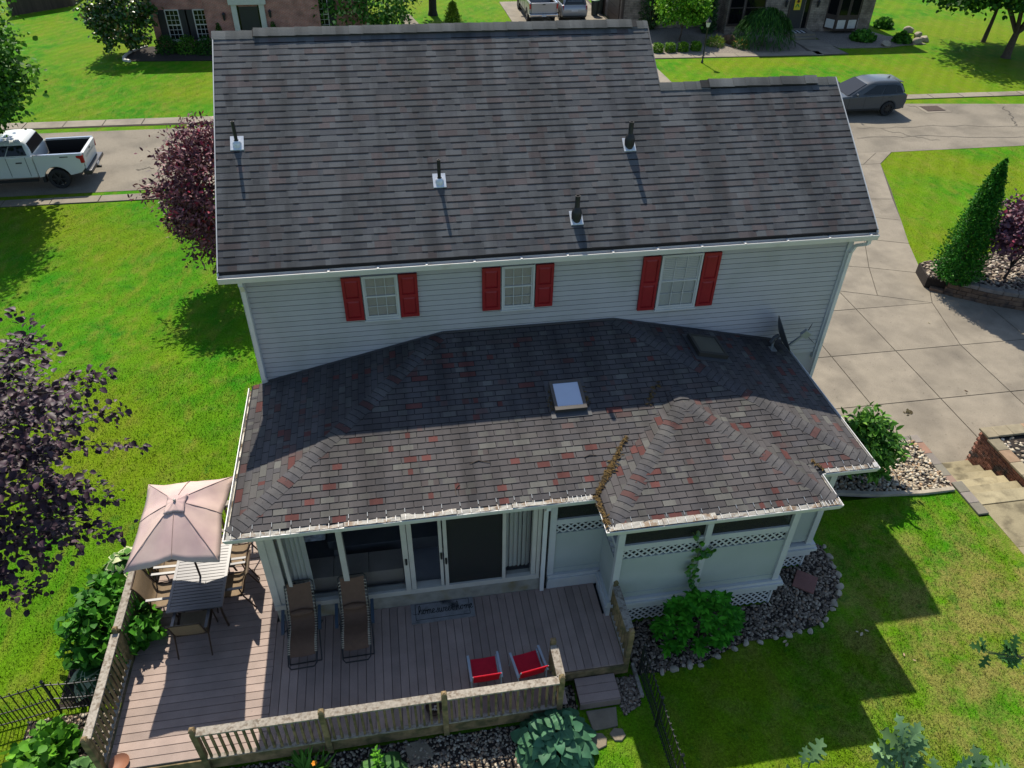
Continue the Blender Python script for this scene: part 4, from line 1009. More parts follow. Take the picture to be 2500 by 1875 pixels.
# ---- umbrella
um = thing('patio_umbrella', 'faded pink tan rectangular umbrella open over the patio table', 'umbrella', (-1.24,-2.84,ZD))
M['canopy'] = mat('canopy', (.56,.42,.37), .85, .10, 2.2, col2=(.46,.325,.315), c2lo=.42, c2hi=.66, c2scale=1.4, transl=.05, fine=.04, fscale=200)
M['seam'] = plain('seam_tape', (.30,.21,.19), .9)
hx, hy, zt0, ztop = .755, 1.00, 2.08, 2.58
def canopy(hx, hy, z0, z1, nr, sag, mid):
    # eight ribs: four corners, four mid sides
    dirs = [(hx,0),(hx,hy),(0,hy),(-hx,hy),(-hx,0),(-hx,-hy),(0,-hy),(hx,-hy)]; per = 6; ring = []
    for k in range(8):
        a, b = dirs[k], dirs[(k+1)%8]
        for i in range(per):
            t = i/per; ring.append((a[0]*(1-t)+b[0]*t, a[1]*(1-t)+b[1]*t, math.sin(math.pi*t), k % 2 == 1 and i == 0, t, k))
    vs = [(0,0,z1)]; fs = []; n = len(ring)
    for r in range(1,nr+1):
        q = r/nr
        for x,y,sg,cr,t,k in ring:
            # edges draw in between the corners, cloth sinks between the ribs; corner ribs bow down
            corner = max(abs(x/hx)*abs(y/hy), 0)
            inw = 1-.10*q*q*(1-corner)
            zz = z1+(z0-z1)*(q**1.12)*(1-.16*(1-corner)) - sag*sg*q*(1.1-.4*q)
            vs.append((x*q*inw, y*q*inw, zz+rnd.uniform(-.004,.004)+.008*math.sin(k*2.4+t*9)*q))
    for j in range(n): fs.append((0,1+j,1+(j+1)%n))
    for r in range(nr-1):
        for j in range(n): fs.append((1+r*n+j,1+(r+1)*n+j,1+(r+1)*n+(j+1)%n,1+r*n+(j+1)%n))
    return vs, fs, n
vs, fs, n8 = canopy(hx,hy,zt0,ztop,8,.060,0)
mb = MB(); mb.add(vs, fs); cpo = mb.build('canopy', M['canopy'], um, smooth=50)
sd_ = cpo.modifiers.new('thickness','SOLIDIFY'); sd_.thickness = .006
vs, fs, _ = canopy(.17,.215,ztop-.055,ztop+.014,4,.006,0)
mb = MB(); mb.add(vs, fs); vo = mb.build('vent_cap', M['canopy'], um, smooth=50); vo.modifiers.new('thickness','SOLIDIFY').thickness = .006
MB().lathe([(0,.0),(.022,0),(.026,.02),(.02,.045),(0,.05)],(0,0,ztop+.012),10).build('finial', plain('finial', (.35,.33,.30), .5), um, smooth=40)
MB().tube([(.01,-.13,.03),(.01,-.13,1.2),(0,0,1.5),(0,0,ztop)], .019, 10).build('pole', M['bronze'], um, smooth=40)
for k in range(8):
    dx, dy = [(hx,0),(hx,hy),(0,hy),(-hx,hy),(-hx,0),(-hx,-hy),(0,-hy),(hx,-hy)][k]
    zz = zt0 if k % 2 else ztop+(zt0-ztop)*.84
    f_ = .985 if k % 2 else .93
    MB().tube([(0,0,ztop-.03),(dx*.5,dy*.5,ztop-.03+(zz-ztop)*.46),(dx*f_,dy*f_,zz-.02)], .007, 6).build('rib', M['bronze'], um)
    pts_ = []
    for q_ in (.22,.4,.6,.8,.97):
        cr_ = 1.0 if k % 2 else 0.0; inw_ = 1-.10*q_*q_*(1-cr_); pts_.append((dx*q_*inw_,dy*q_*inw_,ztop+(zt0-ztop)*(q_**1.12)*(1-.16*(1-cr_))+.006))
    MB().tube(pts_, .0055, 5).build('seam', M['seam'], um)
    MB().tube([(0,0,1.95),(dx*.48,dy*.48,ztop-.04+(zz-ztop)*.45)], .006, 6).build('strut', M['bronze'], um)
MB().lathe([(.16,.005),(.24,.01),(.24,.05),(.10,.09),(.03,.10),(.03,.3)],(.01,-.13,0),18).build('base', M['bronze'], um, smooth=40)
# ---- reclining loungers
M['bungee'] = plain('bungee_cord', (.42,.36,.26), .8); M['lounge'] = mat('lounge_mesh', (.13,.072,.042), .85, .12, 12, fine=.15, fscale=150); M['arm_blue'] = plain('arm_plastic', (.028,.045,.065), .45); M['tubeblk'] = plain('black_tube', (.012,.012,.012), .4)
def lounger_tree():
    c = thing('lounger', 'x x x x', 'lounger')
    # origin on the deck under the seat; the head end points to +y
    prof = [(.55,1.00),(.45,.86),(.34,.68),(.24,.50),(.15,.40),(.0,.37),(-.18,.42),(-.30,.44),(-.42,.42),(-.52,.39)]
    mb = MB(); vs = []; nn = len(prof)
    for o in (0,.008):
        for y,z in prof:
            for x in (-.21,-.1,0,.1,.21): vs.append((x,y,z-o-.03*(1-(x/.21)**2)))
    mb.add(vs, [(i*5+j,i*5+j+1,i*5+6+j,i*5+5+j) for i in range(nn-1) for j in range(4)]+[(nn*5+i*5+j+1,nn*5+i*5+j,nn*5+i*5+5+j,nn*5+i*5+6+j) for i in range(nn-1) for j in range(4)])
    mb.build('sling', M['lounge'], c, smooth=60, fix=False)
    for sx in (-1,1): MB().tube([(sx*.245,y,z) for y,z in prof], .012, 8).build('frame_rail', M['tubeblk'], c, smooth=40)
    MB().tube([(-.245,.55,1.0),(-.20,.575,1.03),(.20,.575,1.03),(.245,.55,1.0)], .012, 8).build('top_bar', M['tubeblk'], c, smooth=40)
    MB().tube([(-.245,-.52,.39),(-.235,-.68,.36),(-.19,-.735,.35),(.19,-.735,.35),(.235,-.68,.36),(.245,-.52,.39)], .012, 8).build('foot_bar', M['tubeblk'], c, smooth=40)
    # elastic lacing along both sides, tie by tie
    cord = MB().tube([(-.022,0,0),(.022,0,.012)], .009, 5).mesh('lacing', M['bungee'])
    for sx in (-1,1):
        for i in range(26):
            t = .5+(nn-1.6)*i/26; k = int(t); f = t-k; y = prof[k][0]*(1-f)+prof[k+1][0]*f; z = prof[k][1]*(1-f)+prof[k+1][1]*f
            inst('lacing', cord, c, (sx*.228,y,z+.006), (0,0,0 if sx < 0 else math.pi))
    # head pillow
    mb = MB(); secs = []
    for i in range(7):
        x = -.19+.38*i/6; s_ = .5+.5*math.sin(math.pi*i/6)
        secs.append([(x, .245+math.cos(a)*.075*s_, .56+math.sin(a)*.055*s_) for a in [2*math.pi*j/8 for j in range(8)]])
    # pillow lies along the slope
    mb.loft(secs); mb.build('head_pillow', M['lounge'], c, smooth=60)
    for sx in (-1,1):
        MB().boxm(.055,.46,.03,Matrix.Translation((sx*.315,.06,.60)) @ Matrix.Rotation(R(10),4,'X')).build('armrest', M['arm_blue'], c)
        MB().tube([(sx*.29,.40,.015),(sx*.29,.05,.36),(sx*.29,-.12,.56)], .011, 8).build('leg', M['tubeblk'], c, smooth=40)
        MB().tube([(sx*.275,-.42,.015),(sx*.275,.02,.36),(sx*.285,.22,.60)], .011, 8).build('leg', M['tubeblk'], c, smooth=40)
    MB().tube([(-.29,.40,.013),(.29,.40,.013)], .011, 8).build('base_bar', M['tubeblk'], c, smooth=40); MB().tube([(-.275,-.42,.013),(.275,-.42,.013)], .011, 8).build('base_bar', M['tubeblk'], c, smooth=40)
    return c
lg = lounger_tree(); lg['group'] = 'reclining loungers before the sunroom'
lg.location = (.62,-4.16,ZD+.001); lg.rotation_euler = (0,0,R(2)); lg['label'] = 'brown mesh folding lounger nearest the sunny deck, left one of the pair'
lg2 = copy_tree(lg); lg2.location = (1.545,-4.17,ZD+.001); lg2.rotation_euler = (0,0,R(1)); lg2['label'] = 'brown mesh folding lounger beside the doormat, right one of the pair'
# ---- small red chairs
M['red'] = mat('red_mesh', (.70,.012,.045), .7, .08, 10, fine=.1, fscale=180, transl=.45); M['grey_tube'] = plain('grey_tube', (.30,.35,.40), .4)
def kid_chair():
    c = thing('child_chair', 'x x x x', 'chair')
    # origin under the seat, front to +y, the back leans to -y
    def sheet(pr, nm):
        mb = MB(); vs = []; n = len(pr)
        for o in (0,.006):
            for y,z in pr:
                for x in (-.215,0,.215): vs.append((x,y,z-o-(.012 if x == 0 else 0)))
        mb.add(vs, [(i*3+j,i*3+j+1,i*3+4+j,i*3+3+j) for i in range(n-1) for j in (0,1)]+[(n*3+i*3+j+1,n*3+i*3+j,n*3+i*3+3+j,n*3+i*3+4+j) for i in range(n-1) for j in (0,1)])
        mb.build(nm, M['red'], c, smooth=50, fix=False)
    sheet([(.22,.335),(.05,.305),(-.14,.29),(-.20,.30)], 'seat'); sheet([(-.215,.33),(-.275,.52),(-.335,.70)], 'backrest')
    for sx in (-1,1):
        MB().tube([(sx*.235,.24,.335),(sx*.235,-.18,.29),(sx*.235,-.345,.72)], .011, 8).build('frame_rail', M['grey_tube'], c, smooth=40)
        MB().bar((sx*.255,.22,.46),(sx*.255,-.29,.50), .04, .016).build('armrest', M['grey_tube'], c)
        MB().tube([(sx*.25,.20,.46),(sx*.25,.22,.2),(sx*.25,.25,.012)], .011, 8).build('leg', M['grey_tube'], c, smooth=40)
        MB().tube([(sx*.25,-.24,.46),(sx*.25,-.26,.2),(sx*.25,-.34,.012)], .011, 8).build('leg', M['grey_tube'], c, smooth=40)
    MB().tube([(-.235,-.345,.72),(.235,-.345,.72)], .011, 8).build('top_bar', M['red'], c, smooth=40)
    return c
kc = kid_chair(); kc['group'] = 'small red chairs by the front railing'; kc.location = (3.70,-5.38,ZD+.001); kc.rotation_euler = (0,0,R(1)); kc['label'] = 'small red mesh chair with grey arms, left one of two'
kc2 = copy_tree(kc); kc2.location = (4.45,-5.40,ZD+.001); kc2.rotation_euler = (0,0,R(8)); kc2['label'] = 'small red mesh chair with grey arms beside the railing gap, right one of two'
# ---- doormat with hand lettering
dm_ = thing('doormat', 'worn grey doormat lettered home sweet home before the sliding door', 'doormat', (3.11,-3.84,ZD), R(.5))
M['mat'] = mat('mat_cloth', (.20,.195,.19), .95, .2, 5, col2=(.035,.035,.037), c2lo=.56, c2hi=.70, c2scale=3.1, fine=.2, fscale=120, bump=.3, bscale=150)
MB().box(-.59,.59,-.245,.245,.001,.012).build('rug', M['mat'], dm_)
M['ink'] = plain('ink', (.012,.012,.013), .9)
for i, a in enumerate(((-.50,.50,.165,.175),(-.50,.50,-.175,-.165),(-.51,-.50,-.175,.175),(.50,.51,-.175,.175))): MB().box(a[0],a[1],a[2],a[3],.0125,.0135).build('border', M['ink'], dm_)
GL = {'h':[[(0,0),(.3,.55),(.42,1.35),(.3,1.75),(.18,1.3),(.16,.4),(.14,0)],[(.15,.35),(.35,.85),(.52,.8),(.5,.3),(.6,.02),(.8,.2)]],
 'o':[[(0,.25),(.12,.62),(.35,.8),(.5,.5),(.38,.1),(.2,.02),(.1,.35),(.3,.78),(.6,.7),(.75,.6)]],
 'm':[[(0,.5),(.1,.75),(.14,.0)],[(.14,.4),(.32,.82),(.42,.6),(.4,.0)],[(.4,.4),(.6,.82),(.72,.6),(.7,.15),(.82,.02),(.98,.2)]],
 'e':[[(0,.2),(.25,.4),(.42,.66),(.3,.85),(.12,.6),(.12,.25),(.3,.02),(.55,.2)]],
 's':[[(0,.1),(.25,.55),(.36,.9),(.38,.5),(.42,.15),(.2,.0),(.02,.12)],[(.3,.05),(.6,.2)]],
 'w':[[(0,.6),(.06,.8),(.08,.2),(.2,.0),(.36,.4),(.4,.75),(.42,.2),(.55,.0),(.72,.4),(.74,.82),(.95,.7)]],
 't':[[(0,.2),(.25,.8),(.34,1.4),(.3,.3),(.42,.02),(.6,.2)],[(.05,1.0),(.75,1.12)]]}
def catmull(pts, n=5):
    P = [Vector(p) for p in pts]; P = [P[0]*2-P[1]]+P+[P[-1]*2-P[-2]]; out = []
    for i in range(1,len(P)-2):
        for k in range(n):
            t = k/n; out.append(tuple(.5*((2*P[i])+(P[i+1]-P[i-1])*t+(2*P[i-1]-5*P[i]+4*P[i+1]-P[i+2])*t*t+(3*P[i]-P[i-1]-3*P[i+1]+P[i+2])*t**3)))
    return out+[tuple(P[-2])]
def script(word, x0, y0, sc, parent):
    x = x0
    for c in word:
        if c == ' ': x += .18*sc; continue
        wd = max(p[0] for st_ in GL[c] for p in st_); mb = MB()
        for st_ in GL[c]: ribbon(mb, [(x+px*sc, y0+py*sc) for px,py in catmull(st_)], .011, .0142)
        mb.build('letter', M['ink'], parent, fix=False); x += wd*sc*.92
    return x
script('home sweet home', -.46, -.055, .112, dm_)
mb = MB(); ribbon(mb, catmull([(-.56,-.02),(-.52,-.045),(-.46,-.03)]), .008, .0142); ribbon(mb, catmull([(.44,-.03),(.5,.02),(.56,.02)]), .008, .0142); mb.build('flourish', M['ink'], dm_, fix=False)
# ---- small clay bowl and a bowl by the corner post
cb = thing('clay_bowl', 'dark round bowl standing behind the front railing', 'bowl', (2.79,-5.80,ZD))
MB().lathe([(0,.0),(.09,.0),(.13,.06),(.145,.13),(.135,.135),(.115,.06),(.07,.03),(0,.03)],(0,0,.001),20).build('bowl', plain('clay_dark', (.05,.028,.02), .5), cb, smooth=50)
mb = MB()
for i in range(9): a = rnd.random()*6.28; r = rnd.random()*.08; mb.boxm(.03,.02,.015,Matrix.Translation((r*math.cos(a),r*math.sin(a),.05+rnd.random()*.02)) @ Matrix.Rotation(a,4,'Z'))
mb.build('pebbles', plain('pale_pebble', (.4,.36,.3), .8), cb)['kind'] = 'stuff'
cs = thing('clay_saucer', 'reddish clay saucer at the near left corner of the deck', 'saucer', (-2.17,-5.93,ZD))
MB().lathe([(0,.0),(.10,.0),(.155,.05),(.15,.058),(.095,.015),(0,.015)],(0,0,.001),20).build('saucer', plain('clay_red', (.26,.11,.06), .6), cs, smooth=50)
# ================================================================== plants
def fol_mat(name, rough=.55, transl=.25, spec=.16, var=.18): return mat(name, (1,1,1), rough, var, 7, attr='Col', spec=spec, transl=transl)
M['leaf'] = fol_mat('leaf'); M['leaf_gloss'] = fol_mat('leaf_gloss', .32, .16, .5); M['leaf_purple'] = fol_mat('leaf_purple', .5, .12, .28)
M['bark'] = mat('bark', (.075,.055,.04), .95, .3, 10, bump=.6, bscale=25); M['bark_dark'] = mat('bark_dark', (.03,.022,.02), .9, .3, 10)
M['stem'] = plain('stem', (.06,.10,.025), .7)
rng_ = np.random.default_rng(5)
LEAF = {  # outline points (along, across) for half a leaf; mirrored about the midrib
 'oval': [(0,0),(.22,.32),(.55,.42),(.85,.22),(1,0)],
 'lance': [(0,0),(.3,.20),(.65,.19),(1,0)],
 'dia': [(0,0),(.5,.42),(1,0)],
 'heart': [(0,0),(-.10,.30),(.18,.52),(.55,.42),(.85,.16),(1,0)],
 'needle': [(0,0),(.4,.07),(1,0)]}
def leaf_mesh(name, P, A, N, S, C, kind, m, parent=None, fold=.18, droop=.15, loc=None):
    """P leaf bases, A axis, N face normal, S length, C colour (all arrays)"""
    prof = LEAF[kind]; k = len(prof); n = len(P)
    A = A/np.maximum(np.linalg.norm(A,axis=1,keepdims=True),1e-6); B = np.cross(N,A); B /= np.maximum(np.linalg.norm(B,axis=1,keepdims=True),1e-6); Nn = np.cross(A,B)
    mid = [(a,0.0,-droop*a*a) for a,_ in prof]; lft = [(a,b,fold*b-droop*a*a) for a,b in prof[1:-1]]; rgt = [(a,-b,fold*b-droop*a*a) for a,b in prof[1:-1]]
    T = np.array(mid+lft+rgt); nv = len(T)
    V = P[:,None,:]+S[:,None,None]*(T[None,:,0:1]*A[:,None,:]+T[None,:,1:2]*B[:,None,:]+T[None,:,2:3]*Nn[:,None,:])
    fs = []
    for side in (0,1):
        off = k+side*(k-2)
        for i in range(k-1):
            a0, a1 = i, i+1; b0 = off+i-1 if 0 < i < k-1 else None; b1 = off+i if 0 < i+1 < k-1 else None
            q = [a0,a1]+([b1] if b1 is not None else [])+([b0] if b0 is not None else [])
            if len(q) >= 3: fs.append(q if side == 0 else q[::-1])
    tri = [];
    for f in fs: tri += [(f[0],f[j],f[j+1]) for j in range(1,len(f)-1)]
    F = (np.array(tri)[None,:,:]+(np.arange(n)*nv)[:,None,None]).reshape(-1)
    me = bpy.data.meshes.new(name); nt_ = len(tri)*n
    me.vertices.add(n*nv); me.vertices.foreach_set('co', V.reshape(-1).astype(np.float32))
    me.loops.add(nt_*3); me.loops.foreach_set('vertex_index', F.astype(np.int32))
    me.polygons.add(nt_); me.polygons.foreach_set('loop_start', np.arange(0,nt_*3,3,dtype=np.int32)); me.polygons.foreach_set('loop_total', np.full(nt_,3,dtype=np.int32))
    me.update(calc_edges=True); me.validate()
    at = me.attributes.new('Col','FLOAT_COLOR','CORNER'); cc = np.ones((n,len(tri)*3,4),dtype=np.float32); cc[:,:,:3] = C[:,None,:]; at.data.foreach_set('color', cc.reshape(-1))
    me.materials.append(m); o = bpy.data.objects.new(name, me); COL.objects.link(o)
    if parent: o.parent = parent
    if loc is not None: o.location = loc
    return o
GREENER = (.95,1.12,.6)
def cols(n, palette, wts, jit=.22):
    pal = np.array(palette)*np.array(GREENER if np.mean([p[1] for p in palette]) > np.mean([p[0] for p in palette])*1.3 else (1,1,1)); idx = rng_.choice(len(pal), n, p=np.array(wts)/sum(wts)); return pal[idx]*rng_.uniform(1-jit,1+jit,(n,1))
def unit(v): return v/np.maximum(np.linalg.norm(v,axis=-1,keepdims=True),1e-6)
def clumps(center, radii, nc, per, cr, shell=.45, zmin=None, flat=.6, low=-1.0):
    """clump centres biased to the outer shell of an ellipsoid, leaves scattered round each"""
    c = np.array(center); r = np.array(radii); d = unit(rng_.normal(size=(nc*3,3))); d = d[d[:,2] > low][:nc]
    q = rng_.uniform(shell,1,(len(d),1))**.7; cc = c+d*r*q*(1+rng_.normal(0,.08,(len(d),1)))
    P = (cc[:,None,:]+rng_.normal(size=(len(cc),per,3))*np.array([cr,cr,cr*flat])).reshape(-1,3); D = unit((P-c)/r)
    if zmin is not None: k = P[:,2] > zmin; P, D = P[k], D[k]
    return P, D, cc
def foliage(name, P, D, size, palette, wts, kind, m, parent, up=.55, jit=.22, axis_out=.6, sv=.3, **k):
    n = len(P); A = unit(D*axis_out+rng_.normal(size=(n,3))*.6+np.array([0,0,-.1])); N = unit(D*(1-up)+np.array([0,0,up])+rng_.normal(size=(n,3))*.45)
    return leaf_mesh(name, P, A, N, size*rng_.uniform(1-sv,1+sv,n), cols(n,palette,wts,jit), kind, m, parent, **k)
def limbs(base, targets, r0, parent, m, name='branch', bend=.25, trunk_h=None, trunk_name='trunk'):
    """a tapered trunk and a few limbs that reach into the crown"""
    b = Vector(base); th = trunk_h or 1.0; top = b+Vector((rnd.uniform(-.1,.1),rnd.uniform(-.1,.1),th))
    MB().tube([b-Vector((0,0,.1)), b+Vector((0,0,.15)), b.lerp(top,.5)+Vector((rnd.uniform(-.04,.04),0,0)), top], [r0*1.5,r0*1.1,r0*.95,r0*.75], 9).build(trunk_name, m, parent, smooth=50)
    for t in targets:
        t = Vector(t); mid = top.lerp(t,.5)+Vector((0,0,bend*(t-top).length*.4)); MB().tube([top-Vector((0,0,.06)),top.lerp(mid,.5)+Vector((0,0,.02)),mid,t], [r0*.6,r0*.45,r0*.28,r0*.08], 6).build(name, m, parent, smooth=50)
def tree(name, label, cat, base, h, crown_c, radii, nc, per, cr, leaf, pal, wts, kind='dia', m=None, r0=.12, trunk_h=None, group=None, nl=7, low=-.8, shell=.45, up=.5, bark=None, zmin=None, jit=.22):
    t = thing(name, label, cat, base, 0, group); b = np.array(base)
    P, D, cc = clumps(np.array(crown_c)-b, radii, nc, per, cr, shell, zmin, low=low)
    foliage('crown', P, D, leaf, pal, wts, kind, m or M['leaf'], t, up=up, jit=jit)
    if nl: limbs((0,0,0), [tuple(cc[i]) for i in rng_.choice(len(cc), min(nl,len(cc)), replace=False)], r0, t, bark or M['bark'], trunk_h=trunk_h or h*.35)
    return t
G1 = [(.030,.085,.012),(.055,.135,.018),(.085,.19,.025),(.13,.24,.035)]; GW1 = (3,4,3,1)
GD = [(.012,.045,.012),(.022,.075,.016),(.04,.11,.022),(.07,.15,.03)]
PUR = [(.022,.012,.018),(.045,.020,.028),(.085,.032,.040),(.15,.04,.045)]
# ---- copper beech hanging in from the left, close to the camera
ctr = CAM+ray(-255,1160)*8.6
bt = thing('beech_tree', 'dark purple leaved tree reaching in from the left edge', 'tree', (ctr[0]-2.6,ctr[1]+1.6,-.68))
bb = np.array(bt.location); Pl, Al, Nl = [], [], []
br_tips = []
for i in range(300):
    # sprays: a twig runs outward, leaves sit along it in two ranks
    d = unit(rng_.normal(size=3)*np.array([1,1,.75])); 
    if d @ np.array(_rt) < -.35: continue
    R0 = rng_.uniform(.35,1.0)**.6*2.15; o = ctr+d*R0*np.array([1,1,.95]); L_ = rng_.uniform(.5,1.0); ax_ = unit(d+rng_.normal(size=3)*.35+np.array([0,0,-.12])); sd_v = unit(np.cross(ax_, np.array([0,0,1.0])+rng_.normal(size=3)*.25)); br_tips.append((o-ax_*L_*.5, o+ax_*L_*.6))
    nn = int(rng_.integers(38,64))
    for j in range(nn):
        t = rng_.uniform(-.6,.6); sdn = 1 if j % 2 else -1
        Pl.append(o+ax_*L_*t+sd_v*sdn*rng_.uniform(0,.16)*(1-abs(t))+rng_.normal(size=3)*.045); Al.append(ax_*.6+sd_v*sdn*.8+rng_.normal(size=3)*.3); Nl.append(np.array([0,0,1.0])+rng_.normal(size=3)*.38)
Pl, Al, Nl = np.array(Pl), np.array(Al), np.array(Nl); n = len(Pl)
leaf_mesh('crown', Pl-bb, Al, unit(Nl), .082*rng_.uniform(.65,1.3,n), cols(n,[(.028,.014,.022),(.045,.022,.034),(.075,.040,.052)],(4,4,2),.25), 'oval', M['leaf_purple'], bt, fold=.45, droop=.3)
mb = MB()
for k, (a, b_) in enumerate(br_tips):
    if k % 2 == 0: MB().tube([tuple(np.array(a)-bb), tuple((np.array(a)+b_)/2-bb+rng_.normal(size=3)*.03), tuple(np.array(b_)-bb)], [.007,.005,.002], 5).build('twig', M['bark_dark'], bt)
tp = ctr-bb
for k in range(12):
    a = np.array(br_tips[(k*7) % len(br_tips)][0])-bb; MB().tube([(0,0,2.2),tuple(tp*.6+a*.2),tuple(a)], [.05,.03,.010], 7).build('branch', M['bark_dark'], bt)
MB().tube([(0,0,-.1),(0,0,1),(.1,0,2.4),tuple(tp*.8),tuple(tp+np.array([0,0,1.4]))], [.2,.16,.14,.09,.03], 9).build('trunk', M['bark_dark'], bt, smooth=50)
# ---- red maple at the left house corner
def gp(u, v, z): q = onz(u,v,z); return (float(q[0]),float(q[1]),z)
mp_c = CAM+ray(505,470)*24.0
mb_ = (float(mp_c[0])+.5, float(mp_c[1])+.2, hgt(mp_c[0],mp_c[1]))
tree('red_maple', 'red purple leaved maple beside the left end of the house', 'tree', mb_, 4, (mp_c[0]+.55,mp_c[1],mp_c[2]-.1), (1.95,1.95,2.15), 300, 64, .25, .15, [(.10,.032,.045),(.17,.062,.075),(.25,.10,.11),(.34,.03,.06),(.05,.018,.022)], (3,4,3,.8,2), 'lance', M['leaf_purple'], r0=.09, trunk_h=1.1, low=-.9, bark=M['bark_dark'])
# ---- street tree at the top left: crown above the parked truck; its shade falls on the front lawn
st_c = CAM+ray(-165,118)*27.0
st_b = (float(st_c[0])-1.2, float(st_c[1])-1.0, -1.68)
tree('street_tree', 'tall green maple at the top left above the white pickup', 'tree', st_b, 9, (st_c[0]-.9,st_c[1],st_c[2]-.2), (3.3,3.2,3.5), 330, 90, .36, .135, [(.02,.07,.012),(.04,.115,.018),(.075,.18,.03),(.13,.27,.045)], (3,4,3,1.2), 'oval', M['leaf'], r0=.16, trunk_h=2.4)
# ---- tree left out of frame that shades the left lawn
sh = gp(40,560,-1.0)
tree('shade_tree', 'green tree standing outside the left edge whose shade lies on the lawn', 'tree', (sh[0]-3.6,sh[1]+4.6,-1.35), 8, (sh[0]-3.3,sh[1]+4.4,3.1), (3.0,2.8,2.3), 220, 60, .40, .24, G1, GW1, 'oval', M['leaf'], r0=.16, trunk_h=2.2)
# ---- across the street, left
q = gp(322,128,-1.68)
tree('magnolia_tree', 'round tree with glossy dark and bronze leaves beside the brick house', 'tree', q, 5, (q[0]-.2,q[1]-.3,q[2]+2.3), (1.75,1.6,2.0), 120, 42, .24, .19, [(.015,.05,.015),(.03,.085,.02),(.06,.13,.03),(.19,.14,.085)], (4,4,2,2.2), 'oval', M['leaf_gloss'], r0=.08, trunk_h=.7, low=-.9)
q = gp(285,40,-1.68)
tree('columnar_tree', 'narrow light green tree behind the glossy magnolia', 'tree', q, 5, (q[0],q[1],q[2]+2.0), (.8,.8,2.2), 60, 36, .22, .18, G1, (2,4,4,1), 'oval', M['leaf'], r0=.06, trunk_h=.6, low=-.95)
q = gp(880,72,-1.68)
tree('dogwood_tree', 'pale flowering green tree behind the roof ridge by the brick house', 'tree', (q[0],q[1]-2.0,q[2]), 6, (q[0],q[1]-2.0,q[2]+2.2), (3.6,2.4,2.5), 170, 42, .34, .20, [(.03,.09,.02),(.07,.17,.035),(.14,.26,.07),(.36,.40,.27)], (3,4,3,1.6), 'oval', M['leaf'], r0=.1, trunk_h=1.0)
q = gp(1057,36,-1.68); t = thing('lawn_tree', 'straight dark tree trunk on the far lawn left of the driveway', 'tree', q)
MB().tube([(0,0,-.1),(0,0,.3),(.05,0,3),(.1,0,6)], [.42,.3,.25,.18], 10).build('trunk', M['bark_dark'], t, smooth=50)
P, D, cc = clumps((0,0,7), (3.2,3.2,2.6), 90, 40, .45); foliage('crown', P, D, .28, GD, (3,4,2,1), 'oval', M['leaf'], t)
q = gp(1106,62,-1.68)
def cone_shrub(name, label, base, h, r, pal, wts, n=2600, leaf=.10, kind='lance', group=None, top=.15, m=None, lean=(0,0), bul=.5):
    t = thing(name, label, 'shrub', base, 0, group)
    z = rng_.uniform(0,1,n)**1.15; a = rng_.uniform(0,2*math.pi,n); prof = (1-z)**bul*(np.minimum(1,z*7+.55)); lob = 1+.10*np.sin(a*5+z*9)+.09*np.sin(a*11-z*23)+.08*np.sin(a*3+z*41)+rng_.normal(0,.08,n)+(rng_.random(n) < .03)*.22
    rr_ = r*prof*lob*rng_.uniform(.72,1.0,n); P = np.stack([rr_*np.cos(a)+lean[0]*z*h, rr_*np.sin(a)+lean[1]*z*h, .05+z*h],1); D = unit(np.stack([np.cos(a),np.sin(a),np.full(n,.7)],1))
    foliage('foliage', P, D, leaf, pal, wts, kind, m or M['leaf'], t, up=.25, axis_out=.9)
    MB().tube([(0,0,-.05),(lean[0]*h*.6,lean[1]*h*.6,h*.6)], [.05,.02], 7).build('stem', M['bark'], t)
    # inner mass of darker sprays so that the plant is not see-through
    k = n//3; z = rng_.uniform(0,.9,k); a = rng_.uniform(0,2*math.pi,k); rr_ = r*(1-z)**bul*rng_.uniform(.2,.75,k); P = np.stack([rr_*np.cos(a)+lean[0]*z*h, rr_*np.sin(a)+lean[1]*z*h, .05+z*h],1)
    foliage('inner_foliage', P, unit(P-np.array([0,0,h*.3])), leaf*1.5, pal, wts, kind, m or M['leaf'], t, up=.2)
    return t
cone_shrub('dwarf_conifer', 'small golden green conical shrub on the far lawn beside the tree trunk', q, 1.5, .6, [(.06,.11,.012),(.13,.19,.02),(.2,.24,.03)], (3,4,2), 1400, .12)
# ---- across the street, right: foundation planting
q = gp(1575,70,-1.68); cone_shrub('blue_juniper', 'grey green upright juniper beside the garage corner', (q[0]+.1,q[1],q[2]), 4.2, .75, [(.04,.075,.045),(.07,.11,.07),(.10,.15,.09)], (3,4,2), 2600, .16)
q = gp(1725,80,-1.68); cone_shrub('blue_juniper', 'tall slim grey green juniper behind the lamp post', (q[0],q[1],q[2]), 4.6, .55, [(.03,.07,.045),(.05,.10,.06),(.09,.15,.09)], (3,4,2), 2400, .16)
q = gp(1658,100,-1.68)
tree('hydrangea_tree', 'bright lime green small tree in front of the dark stone house', 'tree', q, 3, (q[0],q[1],q[2]+2.0), (1.55,1.4,1.25), 110, 44, .22, .17, [(.05,.15,.012),(.11,.25,.02),(.19,.36,.035),(.25,.33,.06)], (3,4,3,1), 'oval', M['leaf'], r0=.05, trunk_h=.8, low=-.6)
def ball(name, label, base, r, hz, pal, wts, n=900, leaf=.07, group=None, kind='dia', m=None, box=False, cat='shrub'):
    t = thing(name, label, cat, base, 0, group)
    d = unit(rng_.normal(size=(n,3))); d[:,2] = np.abs(d[:,2])*1.0
    if box: d = d/np.max(np.abs(d),axis=1,keepdims=True)**.75
    P = d*np.array([r,r,hz])*rng_.uniform(.72,1.03,(n,1)); P[:,2] += .03
    foliage('foliage', P, unit(d), leaf, pal, wts, kind, m or M['leaf'], t, up=.3); return t
